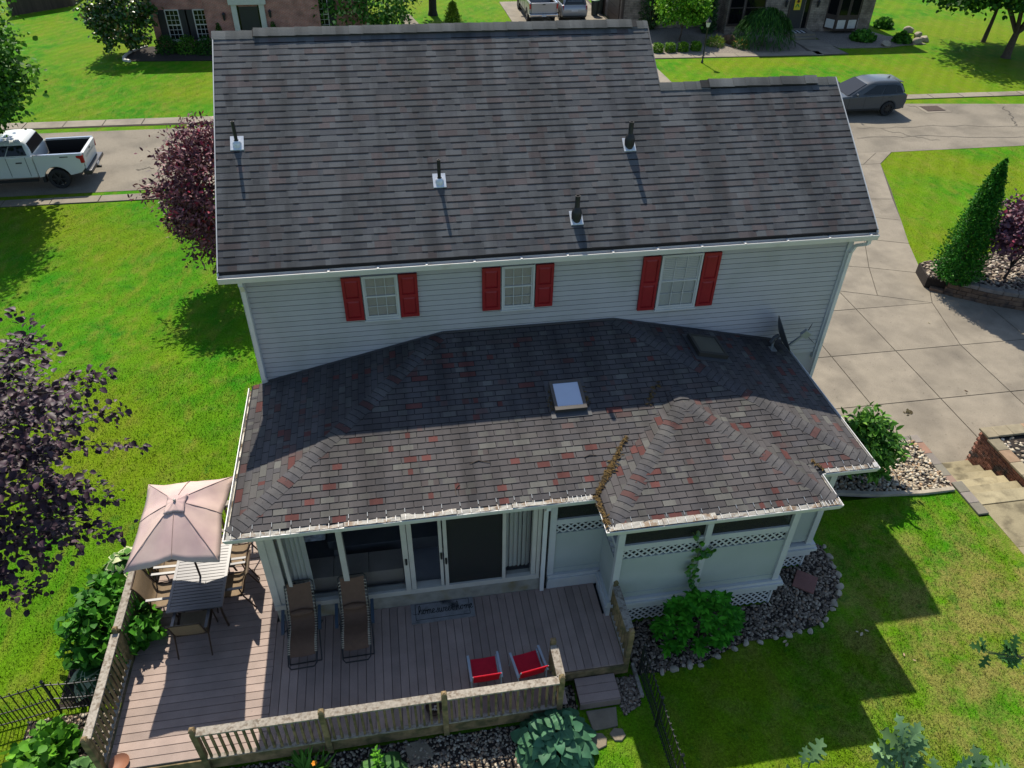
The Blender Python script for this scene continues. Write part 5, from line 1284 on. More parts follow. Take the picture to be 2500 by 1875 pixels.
hl = ('clipped boxwood globe nearest the roof edge in the hedge row','clipped boxwood globe second from the roof edge','clipped boxwood globe third from the roof edge','clipped boxwood globe nearest the lamp post')
for (u,v), lb in zip(((1605,127),(1635,126),(1666,125),(1697,123)), hl):
    q = gp(u,v,-1.68); ball('boxwood', lb, (q[0],q[1]-.05,q[2]), .31, .5, [(.05,.12,.01),(.11,.21,.015),(.19,.30,.03)], (3,4,2), 1100, .075, 'row of clipped boxwoods', box=True)
q = gp(1745,112,-1.68); ball('daylily_clump', 'yellow green daylily clump beside the brown boulder', q, .55, .55, [(.09,.19,.02),(.17,.29,.03),(.40,.33,.05)], (3,4,1), 700, .26, kind='needle', cat='plant')
q = gp(1808,117,-1.68); ball('daylily_clump', 'shaded daylily clump with orange flowers in front of the weeping tree', q, .5, .6, [(.04,.12,.02),(.08,.18,.03),(.5,.25,.05)], (3,4,1), 600, .24, kind='needle', cat='plant')
# weeping shrub
q = gp(1860,112,-1.68); t = thing('weeping_tree', 'large dome shaped weeping dark green shrub before the stone house', 'shrub', q); n = 5200
a = rng_.uniform(0,2*math.pi,n); s_ = rng_.uniform(0,1,n)**.7; P = np.stack([np.cos(a)*s_*2.0*(1+.1*np.sin(a*7)), np.sin(a)*s_*1.6*(1+.1*np.sin(a*7)), 2.3*np.sqrt(np.maximum(0,1-s_**2.3))*rng_.uniform(.72,1.02,n)+.08],1); D = unit(np.stack([np.cos(a)*.5,np.sin(a)*.5,-np.ones(n)],1))
leaf_mesh('foliage', P, D+rng_.normal(size=(n,3))*.2, unit(np.stack([np.cos(a),np.sin(a),.5*np.ones(n)],1)+rng_.normal(size=(n,3))*.3), .34*rng_.uniform(.7,1.2,n), cols(n,GD,(4,4,2,1)), 'needle', M['leaf'], t, fold=.3); MB().tube([(0,0,-.1),(0,0,1.9)],[.09,.05],8).build('trunk', M['bark'], t)
for u, v, lb in ((2105,98,'leafy hosta clump at the corner of the stone bed'),(2200,103,'low green hosta by the far end of the stone bed'),(2157,66,'small yellow green hosta behind the rock bed')):
    q = gp(u,v,-1.68); ball('hosta', lb, q, .75 if 'corner' in lb else .5, .45, [(.03,.10,.02),(.06,.16,.03),(.10,.22,.04)], (3,4,2), 420, .28, kind='oval', cat='plant')
# shaded foundation balls at the brick house
for u, v, lb, pal in ((412,128,'round dark clipped shrub nearest the corner of the brick house',GD),(462,128,'round green clipped shrub under the second brick house window',G1),(508,130,'round dark clipped shrub close to the roof edge at the brick house',GD)):
    q = gp(u,v,-1.68); ball('clipped_shrub', lb, (q[0],q[1],q[2]), .72, .95, pal, (3,4,2,1), 1100, .10, 'clipped shrubs by the brick house')
# spiral topiaries beside the far front door
# ---- tree group at the top right
q = gp(2455,140,-1.68)
tree('shade_maple', 'big dark green tree with low limbs at the top right corner', 'tree', q, 9, (q[0]+.4,q[1]+1.6,q[2]+4.3), (5.0,4.6,3.2), 330, 58, .46, .24, [(.012,.05,.012),(.025,.085,.016),(.05,.135,.024),(.10,.21,.04)], (4,4,3,1), 'oval', M['leaf'], r0=.24, trunk_h=1.5, nl=9, low=-.55)
q = gp(2400,102,-1.68); t = thing('young_tree', 'slim dark trunk standing left of the big top right tree', 'tree', q)
MB().tube([(0,0,-.1),(.1,0,1.2),(.3,.1,3.2)], [.16,.12,.06], 8).build('trunk', M['bark'], t, smooth=50); P, D, cc = clumps((.3,.2,4.0), (2.0,2.0,1.6), 50, 40, .35); foliage('crown', P, D, .22, GD, (3,4,2,1), 'oval', M['leaf'], t)
# ---- arborvitae and purple shrub by the driveway
BZ = -1.22
q = gp(2325,682,BZ); hA = ony(2425,402,q[1])[2]-BZ
cone_shrub('arborvitae', 'tall dense green arborvitae leaning beside the driveway bed', (q[0]+.05,q[1],BZ), float(hA), .80, [(.012,.075,.012),(.022,.12,.016),(.045,.17,.022),(.09,.23,.035)], (3,4,3,1), 9500, .085, lean=(.0,0), bul=.62)
q2 = gp(2350,664,BZ); cone_shrub('arborvitae', 'second arborvitae spire close behind the first one', (q2[0]+.05,q2[1]+.25,BZ), float(hA)*.95, .55, [(.012,.06,.012),(.02,.10,.016),(.04,.15,.022)], (3,4,2), 5200, .085, bul=.8)
q = gp(2452,680,BZ); c_ = ony(2462,575,q[1])
t = tree('purple_smokebush', 'purple leaved multi stem shrub at the right edge by the block wall', 'shrub', (q[0],q[1],BZ), 2.4, (q[0]+.25,q[1],c_[2]+.1), (1.35,1.1,.95), 150, 60, .17, .12, [(.09,.045,.075),(.16,.075,.105),(.25,.12,.14),(.34,.05,.09)], (3,4,3,.8), 'oval', M['leaf_purple'], r0=.04, trunk_h=.5, bark=M['bark_dark'], low=-.5)
# ---- bush beside the driveway pavers
q = (13.05,-1.25,-.70)
t = thing('leafy_bush', 'green bush with drooping pointed leaves beside the driveway pavers', 'shrub', q)
P, D, cc = clumps((0,0,.85), (.74,.55,.76), 120, 26, .12, shell=.35, low=-.7); foliage('foliage', P, D, .17, [(.03,.09,.018),(.06,.15,.028),(.11,.23,.045),(.17,.29,.08)], (3,4,3,1), 'lance', M['leaf'], t, up=.5, axis_out=.5, droop=.35)
for k in range(14): e = cc[k*3]; MB().tube([(rnd.uniform(-.1,.1),rnd.uniform(-.1,.1),0),(e[0]*.5,e[1]*.5,e[2]*.6),tuple(e)], [.012,.009,.005], 5).build('stem', M['stem'], t)
# ---- rhododendron before the porch, with a vine climbing the screen
q = (7.80,-4.90,-.68)
t = thing('rhododendron', 'dark green rhododendron in the stone bed before the porch', 'shrub', q)
Pw, Aw, Nw = [], [], []
for k in range(125):
    d = unit(rng_.normal(size=3)*np.array([1,1,.8])); d[2] = abs(d[2])
    o = np.array([0,0,.12])+d*np.array([.85,.45,1.15])*rng_.uniform(.5,1.0)**.5
    for j in range(8):
        a = j*2.4+rng_.uniform(0,.4); Pw.append(o+rng_.normal(size=3)*.012); Aw.append(np.array([math.cos(a),math.sin(a),.18])+d*.25); Nw.append(np.array([0,0,1])+rng_.normal(size=3)*.2)
Pw = np.array(Pw); n = len(Pw); leaf_mesh('foliage', Pw, np.array(Aw), unit(np.array(Nw)), .165*rng_.uniform(.7,1.2,n), cols(n,[(.03,.15,.014),(.055,.22,.02),(.085,.30,.03)],(3,4,2)), 'lance', M['leaf'], t, droop=.2)
for k in range(10): a = k*.63; MB().tube([(0,0,0),(math.cos(a)*.3,math.sin(a)*.2,.35),(math.cos(a)*.7,math.sin(a)*.33,.7)], [.02,.014,.006], 6).build('stem', M['bark'], t)
vn = thing('climbing_vine', 'leafy vine climbing the middle post of the screened porch', 'vine', (7.70,-4.46,.3))
path = [(.0,.0,0),(-.08,.02,.25),(-.12,.03,.50),(-.08,.03,.72),(.05,.03,.88),(.16,.03,.93),(.22,.02,1.05)]; path2 = [(-.02,.03,.8),(-.05,.03,1.1),(-.12,.03,1.35),(-.22,.04,1.5)]
for pp in (path, path2): MB().tube(pp, .006, 5).build('stem', M['stem'], vn)
P = []; 
for pp, k in ((path,60),(path2,8)):
    for i in range(k):
        t_ = rng_.uniform(0,len(pp)-1.01); j = int(t_); f = t_-j; P.append(np.array(pp[j])*(1-f)+np.array(pp[j+1])*f+rng_.normal(size=3)*np.array([.05,.015,.03])+np.array([0,-.03,0]))
P = np.array(P); n = len(P); leaf_mesh('foliage', P, rng_.normal(size=(n,3))*np.array([1,.2,.8])+np.array([0,0,-.4]), unit(np.array([0,-1.0,.5])+rng_.normal(size=(n,3))*.3), .095*rng_.uniform(.6,1.2,n), cols(n,[(.02,.09,.014),(.035,.13,.02)],(1,1)), 'heart', M['leaf_gloss'], vn)
# ---- hostas
def hosta(label, base, n_rings, r, leaf, pal, wts, name='hosta', edge=None):
    t = thing(name, label, 'plant', base); k_ = 0
    for ring in range(n_rings):
        f = (ring+.5)/n_rings; m_ = int(5+f*19); f_r = r*f
        for j in range(m_):
            a = 2*math.pi*(j+rnd.uniform(-.35,.35))/m_+ring*.5; d = np.array([math.cos(a),math.sin(a),0])
            o = d*f_r*.80+np.array([0,0,.62*r*(1-f**1.8)+.10+rnd.uniform(-.03,.03)]); A_ = d+np.array([0,0,.30-.75*f])+rng_.normal(size=3)*.22; N_ = np.array([0,0,1])+d*(.10+.55*f)+rng_.normal(size=3)*.22
            S_ = leaf*(.85+.25*f)*rnd.uniform(.85,1.15); C_ = cols(1,pal,wts,.15)
            nrm = unit((N_+rng_.normal(size=3)*.12)[None])
            leaf_mesh('leaf', o[None], A_[None]+rng_.normal(size=(1,3))*.1, nrm, np.array([S_]), C_, 'heart', M['leaf'], t, fold=.22, droop=.38)
            if edge:
                leaf_mesh('leaf_margin', o[None]-nrm*.006, A_[None], nrm, np.array([S_*1.12]), np.array([edge]), 'heart', M['leaf'], t, fold=.22, droop=.38)
            MB().tube([(0,0,.0),tuple(o*.5+np.array([0,0,.08])),tuple(o)], .008, 4).build('stalk', M['stem'], t); k_ += 1
    return t
hosta('big blue green hosta mound at the front corner of the deck', (4.72,-6.55,-.68), 8, .74, .20, [(.065,.15,.15),(.09,.19,.18),(.045,.11,.10)], (3,3,2))
hosta('hosta with cream edged leaves half hidden by the umbrella', (-3.10,-1.55,-.75), 3, .42, .20, [(.06,.15,.04),(.09,.19,.05)], (1,1), edge=(.55,.58,.33))
hosta('dark hosta with pale leaf edges below the left railing', (-3.02,-4.05,-.68), 3, .36, .24, [(.015,.06,.03),(.025,.085,.04)], (1,1), edge=(.30,.36,.22))
# ---- viny bush pushing through the left railing
t = thing('broadleaf_bush', 'sprawling broad leaved green bush growing through the left deck railing', 'shrub', (-2.95,-3.25,-.68))
P, D, cc = clumps((0,0,.5), (.58,.70,.52), 70, 22, .13, shell=.3, low=-.5); P2, D2, _ = clumps((.72,-.30,.62), (.26,.34,.42), 16, 12, .10, low=-.6); P = np.vstack([P,P2]); D = np.vstack([D,D2])
foliage('foliage', P, D, .135, [(.025,.10,.014),(.05,.165,.022),(.09,.24,.03)], (3,4,3), 'heart', M['leaf'], t, up=.8, axis_out=.4)
for k in range(9): e = cc[k*4]; MB().tube([(0,0,0),(e[0]*.5,e[1]*.5,e[2]*.7),tuple(e)], [.014,.01,.005], 5).build('stem', M['stem'], t)
# ---- low plants in the near bed
t = thing('ground_plants', 'patch of leafy green plants in the bed below the left corner post', 'plant', (-3.45,-5.35,-.68))
P, D, cc = clumps((0,0,.15), (.48,.42,.2), 36, 11, .10, shell=.1, low=-.2); foliage('foliage', P, D, .15, [(.06,.16,.02),(.10,.24,.03),(.15,.31,.04)], (3,4,2), 'oval', M['leaf'], t, up=.8)
hosta('small pale green hosta at the bottom left corner of the deck', (-2.85,-5.82,-.68), 2, .22, .16, [(.10,.19,.10),(.14,.23,.12)], (1,1))
def stalk_plant(label, base, hgt_, n_, leaf, pal, wts, spread=.12, rosette=0, name='lily_plant'):
    t = thing(name, label, 'plant', base); P, A, N = [], [], []
    for i in range(n_):
        f = i/n_; a = i*2.4; P.append([math.cos(a)*.02,math.sin(a)*.02,f*hgt_]); A.append([math.cos(a),math.sin(a),.5+f*.6]); N.append([-math.cos(a)*.3,-math.sin(a)*.3,1])
    for i in range(rosette):
        a = i*2.4; r = spread*math.sqrt((i+.5)/rosette); P.append([math.cos(a)*r,math.sin(a)*r,.12+.18*(1-r/spread)]); A.append([math.cos(a),math.sin(a),.55]); N.append([0,0,1])
    P = np.array(P,float); n = len(P); sz = np.concatenate([leaf*(1.1-.6*np.arange(n_)/n_), np.full(rosette,leaf*1.5)])
    leaf_mesh('foliage', P, np.array(A,float)+rng_.normal(size=(n,3))*.15, unit(np.array(N,float)+rng_.normal(size=(n,3))*.15), sz*rng_.uniform(.8,1.15,n), cols(n,pal,wts), 'lance', M['leaf'], t, droop=.25); MB().tube([(0,0,0),(0,0,hgt_)], [.014,.006], 6).build('stem', M['stem'], t); return t
stalk_plant('tall bright green lily stalk rising in front of the near railing', (1.86,-6.62,-.68), .98, 46, .15, [(.09,.24,.03),(.13,.32,.04),(.06,.17,.03)], (3,3,2))
hosta('grey green leaf rosette under the tall lily stalk', (1.86,-6.66,-.68), 3, .36, .24, [(.055,.12,.065),(.08,.16,.085)], (1,1), name='leaf_rosette')
t = thing('grass_clump', 'clump of thin grassy leaves with orange flowers below the near railing', 'plant', (.72,-6.42,-.68)); n = 130; a = rng_.uniform(0,6.28,n); P = np.stack([rng_.normal(0,.1,n),rng_.normal(0,.06,n),np.full(n,.0)],1)
leaf_mesh('foliage', P, np.stack([np.cos(a)*.5,np.sin(a)*.5,np.ones(n)],1), unit(np.stack([-np.cos(a),-np.sin(a),.6*np.ones(n)],1)), .42*rng_.uniform(.6,1.2,n), cols(n,[(.06,.15,.025),(.10,.21,.04)],(1,1)), 'needle', M['leaf'], t, droop=.5)
P = np.array([[.12,.05,.34],[-.02,-.06,.30],[.05,-.1,.27]]); 
for p_ in P:
    n = 6; a = np.arange(6)*1.047; leaf_mesh('flower', np.repeat(p_[None],6,0), np.stack([np.cos(a),np.sin(a),.5*np.ones(6)],1), np.tile([0,0,1.0],(6,1)), np.full(6,.05), np.tile([.75,.28,.02],(6,1)), 'oval', M['leaf'], t)
# ---- oak leaves close to the camera at the lower right
def oak_outline():
    half = [(0,.012),(.10,.02),(.16,.10),(.22,.07),(.30,.24),(.36,.26),(.40,.10),(.46,.09),(.54,.33),(.62,.34),(.63,.12),(.70,.10),(.80,.22),(.86,.20),(.86,.07),(.93,.06),(1.0,.0)]
    return half+[(a,-b) for a,b in half[::-1][1:]]
oak = oak_outline()
def oak_leaf(parent, P, A, N, S, col):
    A = Vector(A).normalized(); N = Vector(N); B = N.cross(A).normalized(); N = A.cross(B); mb = MB(); n = len(oak); h = (n+1)//2; mb.col = col
    pt = lambda a,b: tuple(Vector(P)+A*(a*S)+B*(b*S)+N*(S*(.25*abs(b)-.18*a*a)))
    up_ = [pt(a,b) for a,b in oak]; lo_ = [tuple(Vector(p)-N*.0015) for p in up_]
    # strips to the midrib on either side
    mid = [pt(a,0) for a,b in oak[:h]]; vs = up_+mid; fs = []
    for i in range(h-1):
        fs.append((i,i+1,n+i+1,n+i)); j0 = (n-1-i+1) % n; j1 = n-1-i
        fs.append((n+i,n+i+1,j1 if i < h-2 else h-1, j0 if i else 0))
    mb.add(vs, [tuple(dict.fromkeys(f)) for f in fs if len(set(f)) > 2]); return mb.build('leaf', M['leaf'], parent, attr=True, fix=False, smooth=60)
def oak_branch(label, uvd, k, S, pal, seed, dirn, foot, sparse=False):
    r2 = random.Random(seed); c0 = CAM+ray(*uvd[:2])*uvd[2]
    out = np.array(_rt)*(1.6 if sparse else .2)-np.array(_up)*(.3 if sparse else 1.5)
    foot = (float(c0[0]+out[0]*2.2),float(c0[1]+out[1]*2.2),-.68); t = thing('oak_tree', label, 'tree', foot); b = np.array(foot)
    tip = c0-b; MB().tube([(0,0,-.1),(0,0,2),tuple(tip*np.array([.1,.1,.8])+out*.2),tuple(tip+out*.5),tuple(tip)], [.10,.08,.03,.010,.004], 7).build('trunk', M['bark'], t, smooth=50)
    dv = np.array(_rt)*dirn[0]+np.array(_up)*dirn[1]
    for i in range(k):
        a = i*2.399; d = np.array(_rt)*math.cos(a)+np.array(_up)*math.sin(a); o = tip+dv*S*r2.uniform(-.9,.9)*(1.6 if sparse else .8)+np.array(_rt)*r2.uniform(-.6,.6)*S*(2.2 if sparse else .5)
        if not sparse: d = d*.7+dv*.8
        N = -np.array(_fw)*.5+np.array([0,0,.8])+np.array([r2.gauss(0,.3) for _ in range(3)])
        col = pal[r2.randrange(len(pal))]; g = r2.uniform(.8,1.2); oak_leaf(t, tuple(o), tuple(d), tuple(N), S*r2.uniform(.8,1.15), tuple(c*g for c in col))
        MB().tube([tuple(tip-dv*.05),tuple(o)], .003, 4).build('twig', M['stem'], t)
OG = [(.13,.235,.10),(.17,.29,.13),(.09,.17,.06)]; OD = [(.03,.09,.02),(.05,.13,.03),(.16,.24,.13)]
oak_branch('pale green oak sprig rising from the bottom edge at right', (2205,1858,4.0), 18, .15, OG, 1, (0,1), (6.9,-11.0,-.68))
oak_branch('single pale oak leaf tip at the bottom edge below the iron fence', (1960,1905,4.0), 4, .13, OG, 2, (0,1), (6.2,-11.3,-.68))
oak_branch('dark oak sprig in the bottom right corner', (2400,1890,4.3), 8, .14, OD+OG[:1], 3, (.5,.6), (7.4,-10.9,-.68))
oak_branch('dark oak twig reaching in from the right edge', (2475,1600,5.0), 15, .125, OD, 4, (-.3,.2), (8.2,-10.4,-.68), True)
oak_branch('small pale oak leaf beside the bottom edge right of the sprig', (2310,1885,4.1), 3, .13, OG, 5, (.6,.6), (7.2,-11.2,-.68))
# ================================================================== vehicles (local: forward is -x, origin on the road under the rear axle centre)
def paint(name, c, rough=.28, metal=.0): 
    m = mat(name, c, rough, .03, 2, spec=.3, metal=metal); b = m.node_tree.nodes['Principled BSDF']; b.inputs['Coat Weight'].default_value = .25; b.inputs['Coat Roughness'].default_value = .05; return m
M['car_glass'] = plain('car_glass', (.008,.010,.012), .05, spec=.3); M['lamp_red'] = plain('lamp_red', (.35,.01,.015), .25, spec=.6); M['chrome'] = plain('chrome', (.55,.55,.56), .2, metal=.9); M['plate'] = plain('plate', (.5,.5,.52), .5)
def arch(cx, r, zc, z0, n=9, rev=False):
    """points of a wheel arch notch from front to back along the bottom edge z0"""
    a0 = math.asin((z0-zc)/r); pts = [(cx+r*math.cos(t), zc+r*math.sin(t)) for t in [math.pi-a0-(math.pi-2*a0)*i/n for i in range(n+1)]]
    return pts
def xz_extr(mb, prof, y0, y1):
    n = len(prof); mb.add([(x,y0,z) for x,z in prof]+[(x,y1,z) for x,z in prof], [tuple(range(n)), tuple(range(2*n-1,n-1,-1))]+[(i,n+i,n+(i+1)%n,(i+1)%n) for i in range(n)]); return mb
def bev(o, w, seg=3):
    b = o.modifiers.new('bevel','BEVEL'); b.width = w; b.segments = seg; b.limit_method = 'ANGLE'; b.angle_limit = R(30); o.data.shade_smooth()
    try: o.data.set_sharp_from_angle(angle=R(50))
    except Exception: pass
    return o
def wheel(parent, x, y, r, wd, side, spokes, rimc):
    w = sub('wheel', parent); w.location = (x,y,r)
    prof = [(r*.62,-wd/2),(r*.93,-wd/2),(r,-wd*.36),(r,wd*.36),(r*.93,wd/2),(r*.62,wd/2)]
    MB().lathe(prof,(0,0,0),28,'y').build('tyre', M['rubber'], w, smooth=35)
    mb = MB(); yo = side*wd*.36
    mb.lathe([(r*.64,-wd*.45),(r*.64,wd*.45)],(0,0,0),24,'y'); mb.build('rim', rimc, w, smooth=40)
    MB().lathe([(0,0),(r*.62,0)],(0,side*wd*.12,0),24,'y').build('brake_shade', M['black'], w)
    mb = MB()
    for k in range(spokes):
        a = 2*math.pi*k/spokes; c, s = math.cos(a), math.sin(a); mb.bar((c*r*.08,yo,s*r*.08),(c*r*.62,yo,s*r*.62), r*.13, .03, up=(0,1,0))
    mb.lathe([(0,-.02),(r*.14,-.02),(r*.14,.02),(0,.02)],(0,yo,0),12,'y'); mb.build('spokes', rimc, w)
def greenhouse(levels, r=.18, n=4):
    """levels: (z, x_front, x_back, half width)"""
    secs = []
    for z, xf, xb, hw in levels:
        cx_ = (xf+xb)/2; hl_ = abs(xb-xf)/2; rr_ = min(r, hl_*.5, hw*.5); secs.append([(cx_+a, b, z) for a,b in rrect(hl_,hw,rr_,n)])
    return secs
def lev(levels, z):
    for a, b in zip(levels, levels[1:]):
        if a[0] <= z <= b[0]:
            t = (z-a[0])/(b[0]-a[0]); return [a[i]+(b[i]-a[i])*t for i in range(4)]
    return levels[-1]
def side_win(parent, L, z0, z1, pf0, pf1, pb0, pb1, sd, nm='side_window'):
    """a side pane between fractions of the greenhouse length: front edge pf0 (bottom) pf1 (top), back edge pb0 pb1"""
    a, b = lev(L,z0), lev(L,z1); f = lambda l,t: l[1]+(l[2]-l[1])*t; o = .026
    p = [(f(a,pf0),sd*(a[3]+o),z0),(f(a,pb0),sd*(a[3]+o),z0),(f(b,pb1),sd*(b[3]+o),z1),(f(b,pf1),sd*(b[3]+o),z1)]
    q = [(x,y-sd*.04,z) for x,y,z in p]; MB().add(p+q, [(0,1,2,3),(7,6,5,4),(0,4,5,1),(1,5,6,2),(2,6,7,3),(3,7,4,0)]).build(nm, M['car_glass'], parent)
def end_win(parent, L, z0, z1, w0, w1, front, nm):
    a, b = lev(L,z0), lev(L,z1); i = 1 if front else 2; s = -1 if front else 1; o = .03*s
    p = [(a[i]+o,-w0,z0),(a[i]+o,w0,z0),(b[i]+o,w1,z1),(b[i]+o,-w1,z1)]; q = [(x-s*.05,y,z) for x,y,z in p]
    MB().add(p+q, [(0,1,2,3),(7,6,5,4),(0,4,5,1),(1,5,6,2),(2,6,7,3),(3,7,4,0)]).build(nm, M['car_glass'], parent)
def pickup(label, loc, rz, pc, bump, rimc, grp=None, text=None):
    t = thing('pickup_truck', label, 'pickup truck', loc, rz, grp); hw = 1.02
    prof = [(-4.62,.62),(-4.68,.9),(-4.62,1.14),(-4.45,1.26),(-2.95,1.38),(-2.7,1.42),(-.74,1.44),(-.74,.52)]+arch(-3.75,.50,.42,.52)[::-1]+[(-4.4,.52)]
    bev(xz_extr(MB(), prof, -hw+.02, hw-.02).build('body', pc, t), .06)
    for sd in (-1,1):
        pr = [(-.71,.52)]+arch(0,.52,.42,.55)+[(.95,.64),(1.10,.78),(1.16,1.43),(-.71,1.43)]
        o = xz_extr(MB(), pr, sd*(hw-.13), sd*hw).build('bed_side', pc, t); bev(o, .03)
        MB().box(-.71,1.12,min(sd*(hw-.17),sd*(hw-.13)),max(sd*(hw-.17),sd*(hw-.13)),.9,1.38).build('bed_liner', M['black'], t)
        MB().box(-.70,1.14,min(sd*(hw-.12),sd*(hw-.02)),max(sd*(hw-.12),sd*(hw-.02)),1.432,1.445).build('bed_rail_cap', M['chrome'], t)
        lp = [(1.05,1.05),(1.175,1.05),(1.175,1.36),(.93,1.36),(.93,1.27),(1.05,1.22)]
        xz_extr(MB(), lp, sd*(hw-.10), sd*(hw+.012)).build('tail_light', M['lamp_red'], t)
        MB().box(1.165,1.185,min(sd*.92,sd*1.0),max(sd*.92,sd*1.0),1.05,1.36).build('tail_light', M['lamp_red'], t)
        for x in (0,-3.75): wheel(t, x, sd*(hw-.14), .42, .28, sd, 6, rimc)
        for x in (-1.28,-2.28): MB().box(x-.11,x+.11,sd*hw-.015 if sd > 0 else sd*hw-.02,sd*hw+.02 if sd > 0 else sd*hw+.015,1.16,1.20).build('door_handle', M['black'], t)
        for x in (-1.0,-1.72,-2.72): MB().box(x-.006,x+.006,min(sd*(hw-.03),sd*(hw-.012)),max(sd*(hw-.03),sd*(hw-.012)),.6,1.40).build('door_seam', M['black'], t)
        MB().boxm(.12,.22,.22,Matrix.Translation((-2.62,sd*(hw+.14),1.46))).build('mirror', M['black'], t)
        MB().box(-.62,-.50,min(sd*(hw-.22),sd*(hw-.02)),max(sd*(hw-.22),sd*(hw-.02)),.30,.62).build('mud_flap', M['black'], t)
        MB().box(-2.95,-.8,min(sd*(hw-.1),sd*(hw-.02)),max(sd*(hw-.1),sd*(hw-.02)),.36,.46).build('running_board', M['black'], t)
    MB().box(.30,.62,-hw-.004,-hw+.01,1.31,1.35).build('badge', M['black'], t); MB().box(.30,.62,hw-.01,hw+.004,1.31,1.35).build('badge', M['black'], t)
    MB().box(-.74,1.12,-hw+.13,hw-.13,.86,.90).build('bed_floor', M['black'], t)
    tgp = [(1.08,.74),(1.15,.74),(1.17,1.1),(1.215,1.36),(1.215,1.43),(1.08,1.43)]
    bev(xz_extr(MB(), tgp, -hw+.135, hw-.135).build('tailgate', pc, t), .02)
    MB().box(1.218,1.222,-.10,.10,1.30,1.36).build('tailgate_handle', M['black'], t)
    MB().box(1.07,1.079,-hw+.15,hw-.15,.9,1.40).build('bed_liner', M['black'], t)
    bp_ = [(1.02,.55),(1.30,.52),(1.36,.60),(1.36,.72),(1.02,.74)]; bev(xz_extr(MB(), bp_, -hw, hw).build('rear_bumper', bump, t), .03)
    MB().box(1.362,1.372,-.16,.16,.58,.70).build('number_plate', M['plate'], t); MB().box(1.2,1.45,-.05,.05,.44,.52).build('tow_hitch', M['black'], t)
    L = [(1.40,-2.95,-.745,.97),(1.62,-2.62,-.78,.90),(1.84,-2.24,-.86,.81),(1.94,-2.02,-.95,.76),(1.985,-1.8,-1.08,.66)]
    MB().loft(greenhouse(L,.14,3)).build('cab', pc, t, smooth=40)
    for sd in (-1,1): side_win(t, L, 1.46, 1.83, .56, .55, .93, .90, sd); side_win(t, L, 1.46, 1.83, .16, .22, .54, .53, sd)
    end_win(t, L, 1.47, 1.86, .80, .68, False, 'rear_window'); end_win(t, L, 1.45, 1.84, .86, .72, True, 'windscreen')
    for y0, y1 in ((-.95,-.62),(.62,.95)): MB().box(-4.70,-4.64,y0,y1,.95,1.15).build('headlight', M['chrome'], t)
    MB().box(-4.70,-4.64,-.58,.58,.72,1.14).build('grille', M['black'], t)
    if text:
        cu = bpy.data.curves.new('lettering','FONT'); cu.body = text; cu.size = .22; cu.align_x = 'CENTER'; cu.align_y = 'CENTER'; cu.extrude = .004
        tm = bpy.data.objects.new('tmp', cu); COL.objects.link(tm); dg = bpy.context.evaluated_depsgraph_get(); me = bpy.data.meshes.new_from_object(tm.evaluated_get(dg)); bpy.data.objects.remove(tm)
        me.materials.append(plain('letter_grey', (.36,.38,.38), .4)); o = bpy.data.objects.new('lettering', me); COL.objects.link(o); o.parent = t; o.location = (1.196,0,1.19); o.rotation_euler = (R(90-9),0,R(90)); o.scale = (1.1,.75,1)
    return t
